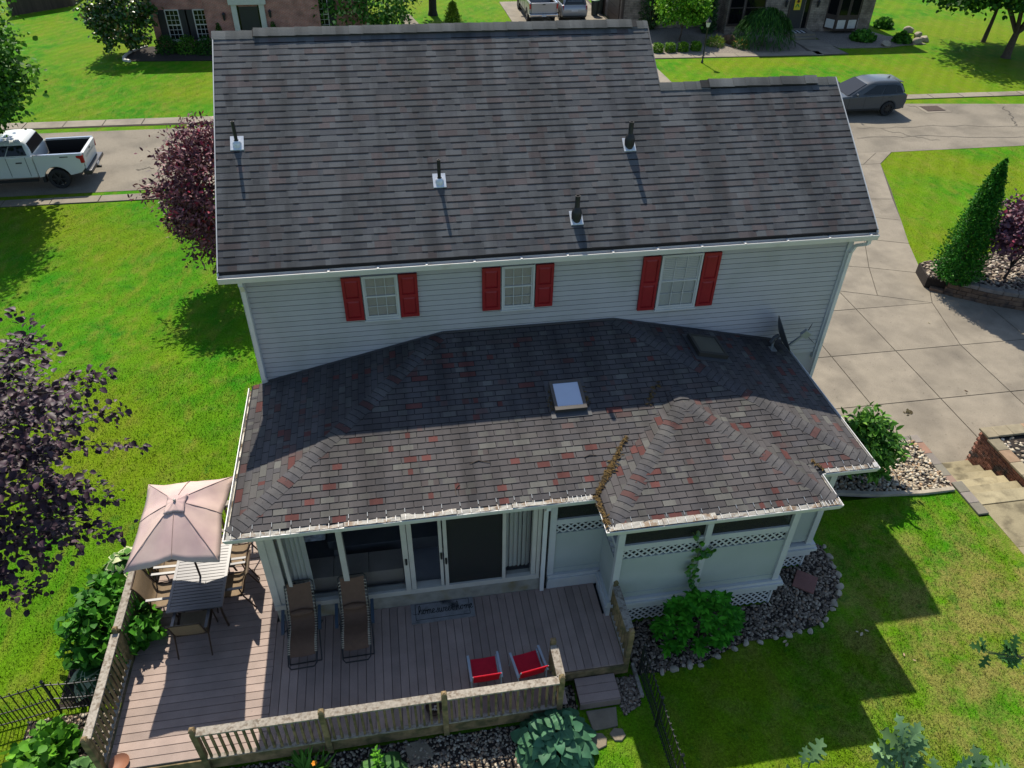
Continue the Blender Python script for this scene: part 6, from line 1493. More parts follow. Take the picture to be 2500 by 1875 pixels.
def suv(label, loc, rz, pc, rimc, boxy=False, grp=None):
    t = thing('parked_car', label, 'car', loc, rz, grp); hw = .95
    prof = [(-3.66,.36),(-3.78,.58),(-3.70,.82),(-3.45,.93),(-2.55,1.05),(-2.2,1.08),(.55,1.16),(.86,1.13),(.95,.95),(.97,.72),(.90,.45),(.80,.34)]
    prof = [(-3.4,.30)]+prof[0:12]+arch(0,.40,.36,.30)[::-1]+arch(-2.85,.40,.36,.30)[::-1]
    bev(xz_extr(MB(), prof, -hw+.01, hw-.01).build('body', pc, t), .085, 4)
    L = [(1.02,-2.48,.86,.90),(1.18,-2.18,.82,.865),(1.40,-1.80,.74 if not boxy else .80,.80),(1.58,-1.46,.60 if not boxy else .72,.73),(1.68,-1.15,.48 if not boxy else .62,.66),(1.72,-.85,.30 if not boxy else .42,.55)]
    MB().loft(greenhouse(L,.26,5)).build('cabin', pc, t, smooth=50)
    for sd in (-1,1):
        side_win(t, L, 1.14, 1.55, .22, .30, .55, .545, sd); side_win(t, L, 1.14, 1.56, .57, .565, .82, .82, sd); side_win(t, L, 1.18, 1.52, .835, .835, .95, .90, sd)
        for x in (0,-2.85): wheel(t, x, sd*(hw-.11), .365, .24, sd, 10, rimc)
        for x in (.02,-1.05): MB().box(x-.10,x+.10,min(sd*(hw-.02),sd*(hw+.022)),max(sd*(hw-.02),sd*(hw+.022)),.965,1.0).build('door_handle', M['chrome'] if boxy else pc, t)
        for x in (-.45,-1.42,-2.30): MB().box(x-.005,x+.005,min(sd*(hw-.03),sd*(hw-.006)),max(sd*(hw-.03),sd*(hw-.006)),.42,1.08).build('door_seam', M['black'], t)
        MB().loft([[(-1.98+a*.5,sd*(hw+.02+k*.16),1.16+b) for a,b in circ(.075,8)] for k in (0,.6,1)]).build('mirror', pc, t, smooth=50)
        MB().box(-2.4,-.42,min(sd*(hw-.03),sd*(hw+.006)),max(sd*(hw-.03),sd*(hw+.006)),.33,.42).build('sill_trim', M['black'], t)
        MB().boxm(.14,.05,.16 if not boxy else .3,Matrix.Translation((.90,sd*(hw-.11),.98)) @ Matrix.Rotation(R(sd*-20),4,'Z')).build('tail_light', M['lamp_red'], t)
        MB().boxm(.20,.30,.10,Matrix.Translation((-3.55,sd*.66,.82)) @ Matrix.Rotation(R(sd*25),4,'Z')).build('headlight', M['chrome'], t)
    end_win(t, L, 1.16, 1.55, .74, .62, False, 'rear_window'); end_win(t, L, 1.08, 1.60, .80, .64, True, 'windscreen')
    MB().loft([[(.36+k,y*(.62-.0*k),1.655-.03*k/.3+dz) for y,dz in ((-1,0),(1,0),(1,.03),(-1,.03))] for k in (0,.15,.30)]).build('spoiler', pc, t)
    MB().box(.955,.975,-.24,.24,.74,.86).build('number_plate', M['plate'], t); MB().box(.84,.95,-.85,.85,.36,.46).build('bumper_trim', M['black'], t); MB().box(-3.80,-3.74,-.6,.6,.5,.76).build('grille', M['black'], t)
    MB().loft([[(.05,-.03,1.70),(.05,.03,1.70),(.05,.0,1.72)],[(.22,-.02,1.69),(.22,.02,1.69),(.22,0,1.79)]]).build('roof_antenna', M['black'], t)
    return t
M['paint_white'] = paint('paint_white', (.55,.57,.56)); M['paint_dark'] = paint('paint_dark', (.058,.066,.074), .3, .0); M['paint_silver'] = paint('paint_silver', (.34,.34,.35), .3, .3); M['paint_grey'] = paint('paint_grey', (.30,.31,.33), .28, .35)
M['rim_dark'] = plain('rim_dark', (.05,.05,.055), .35, metal=.6)
RZ = -1.688
pickup('white crew cab pickup parked at the kerb on the left', (-10.70,20.26+.88,RZ), R(1.5), M['paint_white'], M['rim_dark'], M['rim_dark'], None, 'CHEVROLET')
suv('dark grey crossover parked across the street at the right', (29.15,24.38+.84,RZ), R(-1), M['paint_dark'], M['rim_dark'])
q = onz(1327,62,-1.66); pickup('silver pickup on the far driveway seen from behind', (float(q[0]),float(q[1])+1.3,-1.655), R(-90), M['paint_silver'], M['chrome'], M['chrome'])
q = onz(1403,56,-1.66); suv('light grey sport utility vehicle beside the silver pickup on the far driveway', (float(q[0]),float(q[1])+1.0,-1.655), R(-92), M['paint_grey'], M['chrome'], True)
# ================================================================== across the street
def brick_mat(name, c1, c2, mortar, bw=.21, bh=.072, msize=.012, var=.3):
    m = bpy.data.materials.new(name); m.use_nodes = True; n = m.node_tree.nodes; L = m.node_tree.links; b = n['Principled BSDF']; b.inputs['Roughness'].default_value = .9
    geo = n.new('ShaderNodeNewGeometry'); sp = n.new('ShaderNodeSeparateXYZ'); L.new(geo.outputs['Position'], sp.inputs[0]); ad = n.new('ShaderNodeMath'); L.new(sp.outputs['X'], ad.inputs[0]); L.new(sp.outputs['Y'], ad.inputs[1]); cb_ = n.new('ShaderNodeCombineXYZ'); L.new(ad.outputs[0], cb_.inputs[0]); L.new(sp.outputs['Z'], cb_.inputs[1])
    t = n.new('ShaderNodeTexBrick'); L.new(cb_.outputs[0], t.inputs['Vector']); t.inputs['Scale'].default_value = 1; t.inputs['Brick Width'].default_value = bw; t.inputs['Row Height'].default_value = bh; t.inputs['Mortar Size'].default_value = msize
    t.inputs['Color1'].default_value = (*c1,1); t.inputs['Color2'].default_value = (*c2,1); t.inputs['Mortar'].default_value = (*mortar,1)
    no = n.new('ShaderNodeTexNoise'); no.inputs['Scale'].default_value = 2.3; no.inputs['Detail'].default_value = 6; L.new(geo.outputs['Position'], no.inputs['Vector']); mr = n.new('ShaderNodeMapRange'); mr.inputs[1].default_value = .3; mr.inputs[2].default_value = .7; mr.inputs[3].default_value = 1-var; mr.inputs[4].default_value = 1+var; L.new(no.outputs['Fac'], mr.inputs[0])
    vm = n.new('ShaderNodeVectorMath'); vm.operation = 'SCALE'; L.new(t.outputs['Color'], vm.inputs[0]); L.new(mr.outputs[0], vm.inputs['Scale']); L.new(vm.outputs[0], b.inputs['Base Color'])
    return m
M['brick_red'] = brick_mat('brick_red', (.40,.135,.095), (.32,.11,.085), (.34,.25,.21)); M['stone_dark'] = brick_mat('stone_dark', (.21,.16,.125), (.28,.23,.18), (.15,.13,.11), .32, .11, .015, .45)
M['roof_far'] = mat('roof_far', (.10,.085,.075), .9, .3, 4); M['shut_black'] = plain('shutter_black', (.02,.02,.024), .5); M['door_dark'] = plain('door_dark', (.02,.022,.028), .4); M['far_trim'] = plain('far_trim', (.50,.49,.44), .5); M['brown_trim'] = plain('brown_trim', (.055,.038,.03), .6)
def far_win(parent, x0, x1, z0, z1, yf, cols_=3, rows=6, frame=None, shut=None, nm='window'):
    w = sub(nm, parent); fr = frame or M['far_trim']; t_ = .06
    mb = MB()
    for a,b,c,d in ((x0-t_,x0,z0-t_,z1+t_),(x1,x1+t_,z0-t_,z1+t_),(x0,x1,z1,z1+t_),(x0,x1,z0-t_,z0)): mb.box(a,b,yf-.05,yf+.02,c,d)
    mb.build('frame', fr, w)
    MB().box(x0,x1,yf-.015,yf+.01,z0,z1).build('pane', M['glass_dark'], w)
    mb = MB(); zm = (z0+z1)/2; mb.box(x0,x1,yf-.035,yf-.016,zm-.03,zm+.03)
    for i in range(1,cols_): x = x0+(x1-x0)*i/cols_; mb.box(x-.012,x+.012,yf-.028,yf-.0155,z0,z1)
    for i in range(1,rows): z = z0+(z1-z0)*i/rows; mb.box(x0,x1,yf-.027,yf-.0152,z-.012,z+.012)
    mb.build('glazing_bars', fr, w); MB().box(x0-.1,x1+.1,yf-.09,yf+.0,z0-.14,z0-t_).build('sill', fr, w)
    if shut:
        for a, b in ((x0-t_-shut,x0-t_-.02),(x1+t_+.02,x1+t_+shut)): MB().box(a,b,yf-.045,yf+.0,z0-.05,z1+.05).build('shutter', M['shut_black'], w)
def pxz(u, v, y): q = ony(u,v,y); return float(q[0]), float(q[2])
# ---- brick house
yB = 41.6
bh = thing('brick_house', 'red brick house with black shutters across the street at the left', 'house')
bx0, bx1 = -10.9, 2.4
MB().box(bx0,bx1,yB,yB+9,-1.8,4.3).build('wall', M['brick_red'], bh); xb_ = pxz(512,80,yB)[0]
MB().box(xb_,bx1-3.0,yB-.35,yB-.002,-1.8,4.3).build('entry_bay', M['brick_red'], bh)
ro = MB().add([(bx0-.4,yB-.5,4.3),(bx1+.4,yB-.5,4.3),(bx1+.4,yB+9.5,4.3),(bx0-.4,yB+9.5,4.3),(bx0-.4,yB+4.5,6.9),(bx1+.4,yB+4.5,6.9)], [(0,1,5,4),(3,4,5,2),(0,4,3),(1,2,5),(0,3,2,1)]).build('roof', M['roof_far'], bh)
for (uL,uR,vb,vt,ut,yy) in ((420,449,96,26,404,yB),(487,515,94,25,470,yB)):
    x0, z0 = pxz(uL,vb,yy); x1, _ = pxz(uR,vb,yy); _, z1 = pxz(ut,vt,yy); far_win(bh, x0, x1, z0, z1, yy, 3, 6, shut=.46)
yE_ = yB-.35
for (uL,uR,vb,vt,ut) in ((722,750,74,20,716),(775,805,73,18,770)):
    x0, z0 = pxz(uL,vb,yB); x1, _ = pxz(uR,vb,yB); far_win(bh, x0, x1, z0, z0+1.85, yB, 3, 6, shut=.42)
for k in range(3): far_win(bh, bx0+1.3+k*4.2, bx0+2.2+k*4.2, 1.9, 3.6, yB if k != 1 else yE_, 3, 6, shut=.42)
# door with a pale classical surround
xd0, zd0 = pxz(592,72,yE_); xd1, _ = pxz(638,72,yE_); zd0 = -1.45
dw = sub('front_door', bh); MB().box(xd0,xd1,yE_-.03,yE_+.0,zd0,zd0+2.15).build('door_leaf', M['door_dark'], dw)
for a, b in ((xd0-.42,xd0-.1),(xd1+.1,xd1+.42)): MB().box(a,b,yE_-.16,yE_-.002,zd0,zd0+2.3).build('pilaster', M['far_trim'], dw)
for a, b in ((xd0-.1,xd0-.0),(xd1+.0,xd1+.1)): MB().box(a,b,yE_-.06,yE_-.002,zd0,zd0+2.2).build('side_light', M['glass_dark'], dw)
MB().box(xd0-.55,xd1+.55,yE_-.25,yE_-.002,zd0+2.3,zd0+2.65).build('entablature', M['far_trim'], dw)
MB().box(xd0-.6,xd1+.6,yE_-1.2,yE_-.01,-1.7,zd0-.01).build('step', M['concrete'], dw)
def lantern(parent, x, z, y):
    l = sub('wall_lantern', parent); mb = MB(); mb.lathe([(0,.34),(.03,.3),(.12,.2),(.09,.19),(.07,-.1),(.03,-.16),(0,-.2)],(x,y-.14,z),8); mb.bar((x,y-.14,z+.25),(x,y,z+.25),.03,.03); mb.build('lamp_body', M['iron'], l)
for u, v in ((548,42),(660,35)): x, z = pxz(u,v,yE_); lantern(bh, x, z, yE_)
for u, v, lb in ((534,72,'spiral green topiary left of the brick house door'),(668,72,'spiral green topiary right of the brick house door')):
    q = pxz(u,v,yE_-.4); cone_shrub('topiary', lb, (q[0],yE_-.4,-1.68), 1.5, .3, GD, (3,4,2,1), 700, .09, group='topiaries by the brick house door')
# planting bed of the brick house, with its pale edging
M['mulch'] = mat('mulch', (.022,.016,.012), .95, .4, 14, bump=.6, bscale=40)
bedp = [gp(*q,-1.68)[:2] for q in ((312,150),(301,146),(306,138),(325,127),(350,118),(372,114),(388,117),(520,108),(520,148),(420,149))]
struct(MB().prism(ccw(bedp), -1.72, -1.655).build('planting_bed', M['mulch']))
ed = thing('bed_edging', 'pale curved stone edging round the bed of the brick house', 'edging')
ep = [gp(*q,-1.68)[:2] for q in ((318,151),(303,148),(303,142),(310,135),(320,129),(332,124),(346,119),(360,115))]
for a, b in zip(ep, ep[1:]): MB().bar((*a,-1.63),(*b,-1.63), .16, .12).build('edging_stone', M['far_trim'], ed)
# ---- board fence at the far top left
fc = thing('board_fence', 'tall brown board fence at the far top left', 'fence'); fA = gp(85,30,-1.7); fB = gp(178,15,-1.7); Mf = plain('fence_brown', (.075,.052,.042), .9, rand=.2)
dA, dB = Vector(fA), Vector(fB); nfb = 36; dd = (dB-dA)/24
for i in range(-14,24):
    p = dA+dd*i; q_ = p+dd*.95; MB().bar((p.x,p.y,-.75),(q_.x,q_.y,-.75), .03, 1.9+rnd.uniform(-.03,.03)).build('board', Mf, fc)
e_ = dB+Vector((.2,7,0))
for i in range(26):
    p = dB.lerp(e_, i/26); q_ = dB.lerp(e_, (i+.95)/26); MB().bar((p.x,p.y,-.75),(q_.x,q_.y,-.75), .03, 1.9+rnd.uniform(-.03,.03)).build('board', Mf, fc)
# ---- dark stone house
yH = 41.2
dh = thing('stone_house', 'dark brown stone house with bay window across the street at the right', 'house')
hx0, hx1 = 19.9, 37.7
xW = 26.8; yL = 43.2
MB().box(xW,hx1,yH,yH+10.5,-1.8,4.6).build('wall', M['stone_dark'], dh); MB().box(hx0,xW-.002,yL,yH+10.5,-1.8,2.5).build('garage_wing', M['stone_dark'], dh)
MB().add([(xW-.4,yH-.6,4.6),(hx1+.5,yH-.6,4.6),(hx1+.5,yH+11,4.6),(xW-.4,yH+11,4.6),(xW+3,yH+5.2,7.0),(hx1-3.5,yH+5.2,7.0)], [(0,1,5,4),(3,4,5,2),(0,4,3),(1,2,5),(0,3,2,1)]).build('roof', M['roof_far'], dh)
MB().add([(hx0-.5,yL-.5,2.5),(xW-.01,yL-.5,2.5),(xW-.01,yH+11,2.5),(hx0-.5,yH+11,2.5),(hx0+2.5,yH+6,4.4),(xW-.01,yH+6,4.4)], [(0,1,5,4),(3,4,5,2),(0,4,3),(0,3,2,1)]).build('roof', M['roof_far'], dh)
for (uL,uR,vb) in ((1595,1618,46),(1670,1694,46)):
    x0, z0 = pxz(uL,vb,yL); x1, _ = pxz(uR,vb,yL); far_win(dh, x0, x1, z0, z0+1.9, yL, 3, 4, frame=M['brown_trim'])
x0, z0 = pxz(1776,58,yH); x1, _ = pxz(1858,56,yH); xm_ = (x0+x1)/2
far_win(dh, x0, xm_-.3, z0, z0+2.0, yH, 1, 2, frame=M['brown_trim']); far_win(dh, xm_-.1, x1, z0, z0+2.0, yH, 1, 2, frame=M['brown_trim'])
xd, zb = pxz(1936,64,yH); dw = sub('front_door', dh); zb = -1.4
MB().box(xd-.5,xd+.5,yH-.04,yH,zb,zb+2.1).build('door_leaf', M['door_dark'], dw); MB().box(xd+.58,xd+.85,yH-.03,yH,zb,zb+2.1).build('side_light', M['glass_dark'], dw)
for a in (xd-.62,xd+.86): MB().box(a,a+.12,yH-.07,yH-.001,zb,zb+2.2).build('door_frame', M['brown_trim'], dw)
for u in (1918,1996): x, z = pxz(u,10,yH); lantern(dh, x, z, yH)
MB().box(xd-.9,xd+1.0,yH-1.5,yH-.01,-1.7,-1.42).build('porch_step', M['concrete'], dh); MB().box(xd-.8,xd+.9,yH-1.9,yH-1.51,-1.7,-1.55).build('porch_step', M['concrete'], dh)
dmt = thing('striped_mat', 'black and white striped mat on the far porch step', 'doormat', (xd,yH-.9,-1.42))
for i in range(7): MB().box(-.56+i*.16,-.40+i*.16,-.3,.3,.002,.014).build('stripe', plain('stripe_%d' % i, (.55,.55,.53) if i % 2 else (.02,.02,.022), .9), dmt)
bn = thing('door_banner', 'yellow banner with a dark centred flower hanging on the far door', 'banner', (xd-.05,yH-.07,zb+1.2))
MB().box(-.24,.24,-.012,.0,0,.85).build('cloth', plain('yellow_cloth', (.62,.50,.03), .8), bn)
MB().lathe([(0,-.004),(.10,-.004),(.10,.004),(0,.004)],(0,-.019,.55),12,'y').build('flower_centre', plain('brown_cloth', (.06,.03,.015), .9), bn)
for k in range(10):
    a = k*.628; MB().bar((math.cos(a)*.10,-.017,.55+math.sin(a)*.10),(math.cos(a)*.19,-.017,.55+math.sin(a)*.19),.05,.006,up=(0,1,0)).build('petal', plain('gold_cloth', (.65,.32,.02), .8) if k == 0 else bpy.data.materials['gold_cloth'], bn)
for s_ in (-1,1): MB().bar((0,-.017,.38),(s_*.13,-.017,.18),.07,.006,up=(0,1,0)).build('leaf', plain('green_cloth', (.05,.22,.04), .8), bn)
# bay window
ba, zb0 = pxz(2022,72,yH-.6); bb_, _ = pxz(2098,66,yH-.6)
by = sub('bay_window', dh)
bpts = [(ba-.1,yH),(ba+.35,yH-.75),(bb_-.35,yH-.75),(bb_+.1,yH)]
MB().prism(bpts, -1.45, 3.4).build('bay_body', M['brown_trim'], by)
for (pa, pb) in zip(bpts, bpts[1:]):
    pa, pb = Vector(pa), Vector(pb); d = (pb-pa).normalized(); nv = Vector((d.y,-d.x)); L_ = (pb-pa).length
    nn_ = 2 if L_ > 1.5 else 1
    for i in range(nn_):
        a = pa+d*(L_*i/nn_+.12)+nv*.015; b = pa+d*(L_*(i+1)/nn_-.12)+nv*.015
        MB().bar((a.x,a.y,-1.05),(b.x,b.y,-1.05), .03, .55).build('base_panel', plain('bay_white', (.55,.53,.48), .5), by); MB().bar((a.x,a.y,.55),(b.x,b.y,.55), .03, 2.0).build('pane', M['glass_dark'], by)
# garage doors on the west wall
for y0 in (44.0,47.6):
    gd = sub('garage_door', dh)
    for k in range(4): MB().box(hx0-.04,hx0-.002,y0,y0+2.8,-1.66+k*.58,-1.66+k*.58+.56).build('door_panel', M['brown_trim'], gd)
MB().box(hx0-.08,hx0+.1,yL-.08,yL+.1,-1.7,2.5).build('corner_board', M['brown_trim'], dh); MB().box(hx0-.10,hx0-.03,yL+.5,yL+.57,-1.7,2.5).build('downspout', M['brown_trim'], dh)
# far driveway, front walk, stone bed
fd = [gp(*q,-1.68)[:2] for q in ((1240,82),(1258,62),(1235,28))]; fdx = onz(1258,62,-1.68)
fdr = struct(MB().prism(ccw([(12.2,27.9),(19.4,27.7),(19.8,yH-.2),(19.8,52.5),(13.0,52.5),(12.5,44)]), -1.74, -1.668).build('far_driveway', bpy.data.materials['joint']))
for j, (ya, yb) in enumerate(((28,31),(31,34),(34,37),(37,40),(40,43),(43,46),(46,49),(49,52.4))):
    for xa, xb in ((12.6,16.1),(16.1,19.6)): MB().box(xa+.015,xb-.015,ya+.015,yb-.015,-1.72,-1.655).build('slab', M['concrete'], fdr)
fw_ = struct(MB().prism(ccw([(19.85,35.9),(31.2,35.5),(33.2,35.6),(32.9,39.2),(30.9,39.2),(30.7,36.4),(19.85,36.8)]), -1.74, -1.664).build('front_walk', bpy.data.materials['joint']))
x = 19.9
while x < 31: MB().prism([(x+.01,35.93-.035*(x-19.9)),(x+1.42,35.93-.035*(x-18.5)),(x+1.42,36.78-.035*(x-18.5)),(x+.01,36.78-.035*(x-19.9))], -1.72, -1.65).build('slab', M['concrete'], fw_); x += 1.44
for k in range(2): MB().prism(shrink(((31.0,35.65+k*1.75),(33.1,35.65+k*1.75),(33.0,37.35+k*1.75),(30.95,37.35+k*1.75)),.012), -1.72, -1.65).build('slab', M['concrete'], fw_)
M['pea_gravel'] = mat('pea_gravel', (.24,.205,.16), .95, .45, 9, col2=(.11,.095,.08), c2lo=.42, c2hi=.62, c2scale=9, fine=.5, fscale=26, bump=.8, bscale=24)
for poly in ([(19.9,36.85),(30.7,36.45),(30.9,39.2),(30.9,41.15),(26.75,41.15),(26.75,43.15),(19.9,43.15)], [(32.95,39.2),(33.2,37.0),(34.5,36.9),(36.8,36.8),(38.2,37.2),(39.8,37.3),(39.6,38.6),(38.2,39.6),(37.6,41.15),(33,41.15)]):
    struct(MB().prism(ccw(poly), -1.73, -1.662).build('gravel_bed', M['pea_gravel']))
# boulders
M['rock'] = mat('rock', (.30,.26,.20), .9, .25, 5, bump=.5, bscale=14); M['rock_brown'] = mat('rock_brown', (.13,.075,.05), .9, .25, 5, bump=.5, bscale=14)
def rock_mesh(seed, m, sub_=2):
    r2 = random.Random(seed); bm = bmesh.new(); bmesh.ops.create_icosphere(bm, subdivisions=sub_, radius=1.0)
    ph = [(Vector((r2.gauss(0,1),r2.gauss(0,1),r2.gauss(0,1))).normalized(), r2.uniform(.55,.95)) for _ in range(9)]
    for v in bm.verts:
        for nv, d in ph:
            k = v.co.dot(nv)-d
            if k > 0: v.co -= nv*k
    me = bpy.data.meshes.new('rock'); bm.to_mesh(me); bm.free(); me.materials.append(m)
    if sub_ > 1:
        me.shade_smooth(); me.set_sharp_from_angle(angle=R(35))
    return me
rocks = [rock_mesh(s, M['rock']) for s in range(6)]
def boulder(label, u, v, z, s, me=None, grp=None):
    q = onz(u,v,z); o = inst('boulder', me or rnd.choice(rocks), None, (float(q[0]),float(q[1]),z+s[2]*.35), (0,0,rnd.random()*6), s); tag(o, label, 'rock', grp)
boulder('brown boulder between the daylilies in the far gravel bed', 1777,103,-1.66,(.75,.45,.45), rock_mesh(9, M['rock_brown']))
for (u,v,lb) in ((2217,77,'pale boulder at the back of the far rock bed'),(2240,91,'pale rock at the right edge of the far rock bed'),(2256,99,'outermost pale rock of the far rock bed'),(2238,105,'pale rock at the front of the far rock bed'),(2162,112,'grey stone on the near edge of the far bed')): boulder(lb, u, v, -1.66, (.38,.3,.28), grp='rocks edging the far bed')
# lamp post
q = gp(1714,153,-1.68); lp = thing('lamp_post', 'black lamp post with a pale lantern on the far lawn', 'lamp post', q)
MB().lathe([(.0,0),(.08,0),(.07,.1),(.04,.16),(.038,2.0),(.06,2.03),(.06,2.07),(0,2.08)],(0,0,0),10).build('post', M['iron'], lp, smooth=40)
MB().lathe([(.09,2.08),(.16,2.36),(.15,2.36)],(0,0,0),6).build('lantern_glass', plain('lantern_glass', (.55,.54,.48), .3), lp); MB().lathe([(.21,2.36),(.19,2.40),(.05,2.55),(.02,2.62),(0,2.64)],(0,0,0),6).build('lantern_roof', M['iron'], lp)
# bins
for (u,v,lb) in ((1451,37,'green lidded rubbish bin beside the far garage'),(1463,31,'second rubbish bin behind the first by the far garage')):
    q = gp(u,v,-1.66); b_ = thing('rubbish_bin', lb, 'bin', q, 0, 'rubbish bins by the far garage'); MB().lathe([(0,0),(.24,0),(.30,.95),(.33,.96),(.33,1.0)],(0,0,0),16).build('body', plain('bin_green', (.05,.06,.05), .6), b_, smooth=40); MB().lathe([(.34,1.0),(.33,1.05),(.15,1.10),(0,1.11)],(0,0,0),16).build('lid', plain('bin_lid', (.05,.13,.07), .5), b_, smooth=40)
# path far behind the ridge
struct(MB().prism(ccw([(4.9,45),(6.1,45),(5.4,49),(4.6,49)]), -1.73, -1.66).build('garden_path', M['asphalt']))
# ================================================================== beds, walls, steps, fences, small things
def pebbles(name, label, poly, z, n, smin, smax, pal, wts, zf=None, kind_cat='gravel', parent=None):
    xs_ = [p[0] for p in poly]; ys_ = [p[1] for p in poly]; pts = []
    def inside(x, y):
        c = False; j = len(poly)-1
        for i in range(len(poly)):
            if (poly[i][1] > y) != (poly[j][1] > y) and x < (poly[j][0]-poly[i][0])*(y-poly[i][1])/(poly[j][1]-poly[i][1])+poly[i][0]: c = not c
            j = i
        return c
    while len(pts) < n:
        x = rng_.uniform(min(xs_),max(xs_)); y = rng_.uniform(min(ys_),max(ys_))
        if inside(x,y): pts.append((x,y))
    P = np.array([(x,y,(zf(x,y) if zf else z)) for x,y in pts]); S = rng_.uniform(smin,smax,n)**1.0
    ph = (1+5**.5)/2; V0 = np.array([(-1,ph,0),(1,ph,0),(-1,-ph,0),(1,-ph,0),(0,-1,ph),(0,1,ph),(0,-1,-ph),(0,1,-ph),(ph,0,-1),(ph,0,1),(-ph,0,-1),(-ph,0,1)],float)/1.9
    F0 = np.array([(0,11,5),(0,5,1),(0,1,7),(0,7,10),(0,10,11),(1,5,9),(5,11,4),(11,10,2),(10,7,6),(7,1,8),(3,9,4),(3,4,2),(3,2,6),(3,6,8),(3,8,9),(4,9,5),(2,4,11),(6,2,10),(8,6,7),(9,8,1)])
    a = rng_.uniform(0,2*math.pi,n); sc = np.stack([rng_.uniform(.8,1.3,n),rng_.uniform(.6,1.0,n),rng_.uniform(.4,.7,n)],1)*S[:,None]
    V = V0[None]*sc[:,None,:]*(1+rng_.normal(0,.10,(n,12,1))); c, s = np.cos(a)[:,None], np.sin(a)[:,None]; tl = rng_.normal(0,.35,n)[:,None]
    X = V[:,:,0]*c-V[:,:,1]*s; Y = V[:,:,0]*s+V[:,:,1]*c; Z = V[:,:,2]+X*tl*.5
    W = np.stack([X,Y,Z],2)+P[:,None,:]+np.array([0,0,1])*(rng_.uniform(.0,.8,n)*S)[:,None,None]*.6
    me = bpy.data.meshes.new(name); nt_ = 20*n
    me.vertices.add(12*n); me.vertices.foreach_set('co', W.reshape(-1).astype(np.float32)); me.loops.add(nt_*3); me.loops.foreach_set('vertex_index', (F0[None]+(np.arange(n)*12)[:,None,None]).reshape(-1).astype(np.int32))
    me.polygons.add(nt_); me.polygons.foreach_set('loop_start', np.arange(0,nt_*3,3,dtype=np.int32)); me.polygons.foreach_set('loop_total', np.full(nt_,3,dtype=np.int32)); me.update(calc_edges=True)
    at = me.attributes.new('Col','FLOAT_COLOR','CORNER'); cc = np.ones((n,60,4),dtype=np.float32); cc[:,:,:3] = cols(n,pal,wts,.2)[:,None,:]; at.data.foreach_set('color', cc.reshape(-1)); me.shade_smooth()
    me.materials.append(M['pebble']); o = bpy.data.objects.new(name, me); COL.objects.link(o); return tag(o, label, kind_cat, kind='stuff')
M['pebble'] = mat('pebble', (1,1,1), .85, .15, 30, attr='Col', spec=.3)
PB = [(.30,.25,.18),(.20,.165,.125),(.40,.35,.27),(.13,.105,.085),(.26,.18,.12)]; PW = (4,4,2,3,2)
PG = [(.23,.185,.14),(.155,.12,.09),(.31,.26,.20),(.095,.075,.058),(.21,.14,.09)]
bed1 = [(6.42,-4.42),(6.42,-5.45),(6.9,-5.5),(7.74,-5.42),(8.72,-5.12),(9.3,-5.16),(10.24,-5.0),(10.95,-4.45),(11.2,-3.96),(11.18,-3.2),(10.75,-2.9),(10.56,-3.0),(10.56,-3.64),(9.52,-3.64),(9.52,-4.40)]
struct(MB().prism(ccw(bed1), -.72, -.665).build('stone_bed', M['mulch'])); pebbles('river_gravel', 'grey brown river stones filling the bed round the porch', bed1, -.665, 3400, .014, .042, PG, (4,4,2,3,1))
bed2 = [(-.75,-6.10),(-.75,-6.9),(1,-7.0),(3.9,-7.1),(4.9,-6.9),(5.3,-6.25),(5.3,-5.50),(6.38,-5.50),(6.38,-6.05),(6.0,-6.25),(5.28,-6.02),(4.95,-5.55),(4.95,-6.10)]
bed2 = [(-.75,-6.08),(-.75,-6.85),(1,-6.95),(3.9,-7.0),(5.0,-6.75),(5.25,-6.05),(5.25,-5.5),(4.95,-5.5),(4.95,-6.08)]
struct(MB().prism(ccw(bed2), -.72, -.662).build('stone_bed', M['mulch'])); pebbles('river_gravel', 'tan river stones in the strip before the deck railing', bed2, -.662, 3300, .013, .034, PB, PW)
bed3 = [(6.02,-5.5),(6.38,-5.5),(6.38,-6.02),(6.02,-6.2)]; struct(MB().prism(ccw(bed3), -.72, -.664).build('stone_bed', M['mulch'])); pebbles('river_gravel', 'grey stones packed between the deck step and the iron fence', bed3, -.664, 420, .014, .038, PG, (4,4,2,3,1))
bed4 = [(11.4,-.45),(15.06,-.45),(15.06,-2.02),(14.6,-2.05),(13.2,-1.93),(12.3,-1.75),(11.4,-1.9)]
zb4 = lambda x, y: -.70-.03*smooth(-1.8,-.6,y)
struct(MB().prism(ccw(bed4), -.9, -.70).build('stone_bed', M['mulch'])); pebbles('river_gravel', 'sunlit tan stones in the bed beside the driveway pavers', bed4, -.69, 2300, .022, .055, [(.42,.36,.26),(.30,.25,.18),(.52,.46,.36),(.17,.135,.10),(.36,.24,.14)], PW)
eg4 = thing('bed_edging', 'narrow grey edging between the lawn and the driveway stone bed', 'edging')
ep = [(11.4,-1.98),(12.3,-1.83),(13.2,-2.02),(14.2,-2.12),(15.0,-2.12)]
for a, b in zip(ep, ep[1:]): MB().bar((*a,-.66),(*b,-.66), .10, .10).build('edging_stone', M['rock'], eg4)
bed5 = [(-4.0,-4.75),(-2.46,-4.72),(-2.46,-6.3),(-3.2,-6.4),(-4.0,-5.6)]; struct(MB().prism(ccw(bed5), -.72, -.668).build('planting_bed', M['mulch'])); pebbles('river_gravel', 'stones round the plants below the left corner post', bed5, -.668, 520, .015, .045, PB, PW)
bed6 = [(-3.6,-4.6),(-2.42,-4.6),(-2.42,-2.2),(-3.2,-2.2),(-3.6,-3.2)]; struct(MB().prism(ccw(bed6), -.73, -.672).build('planting_bed', M['mulch']))
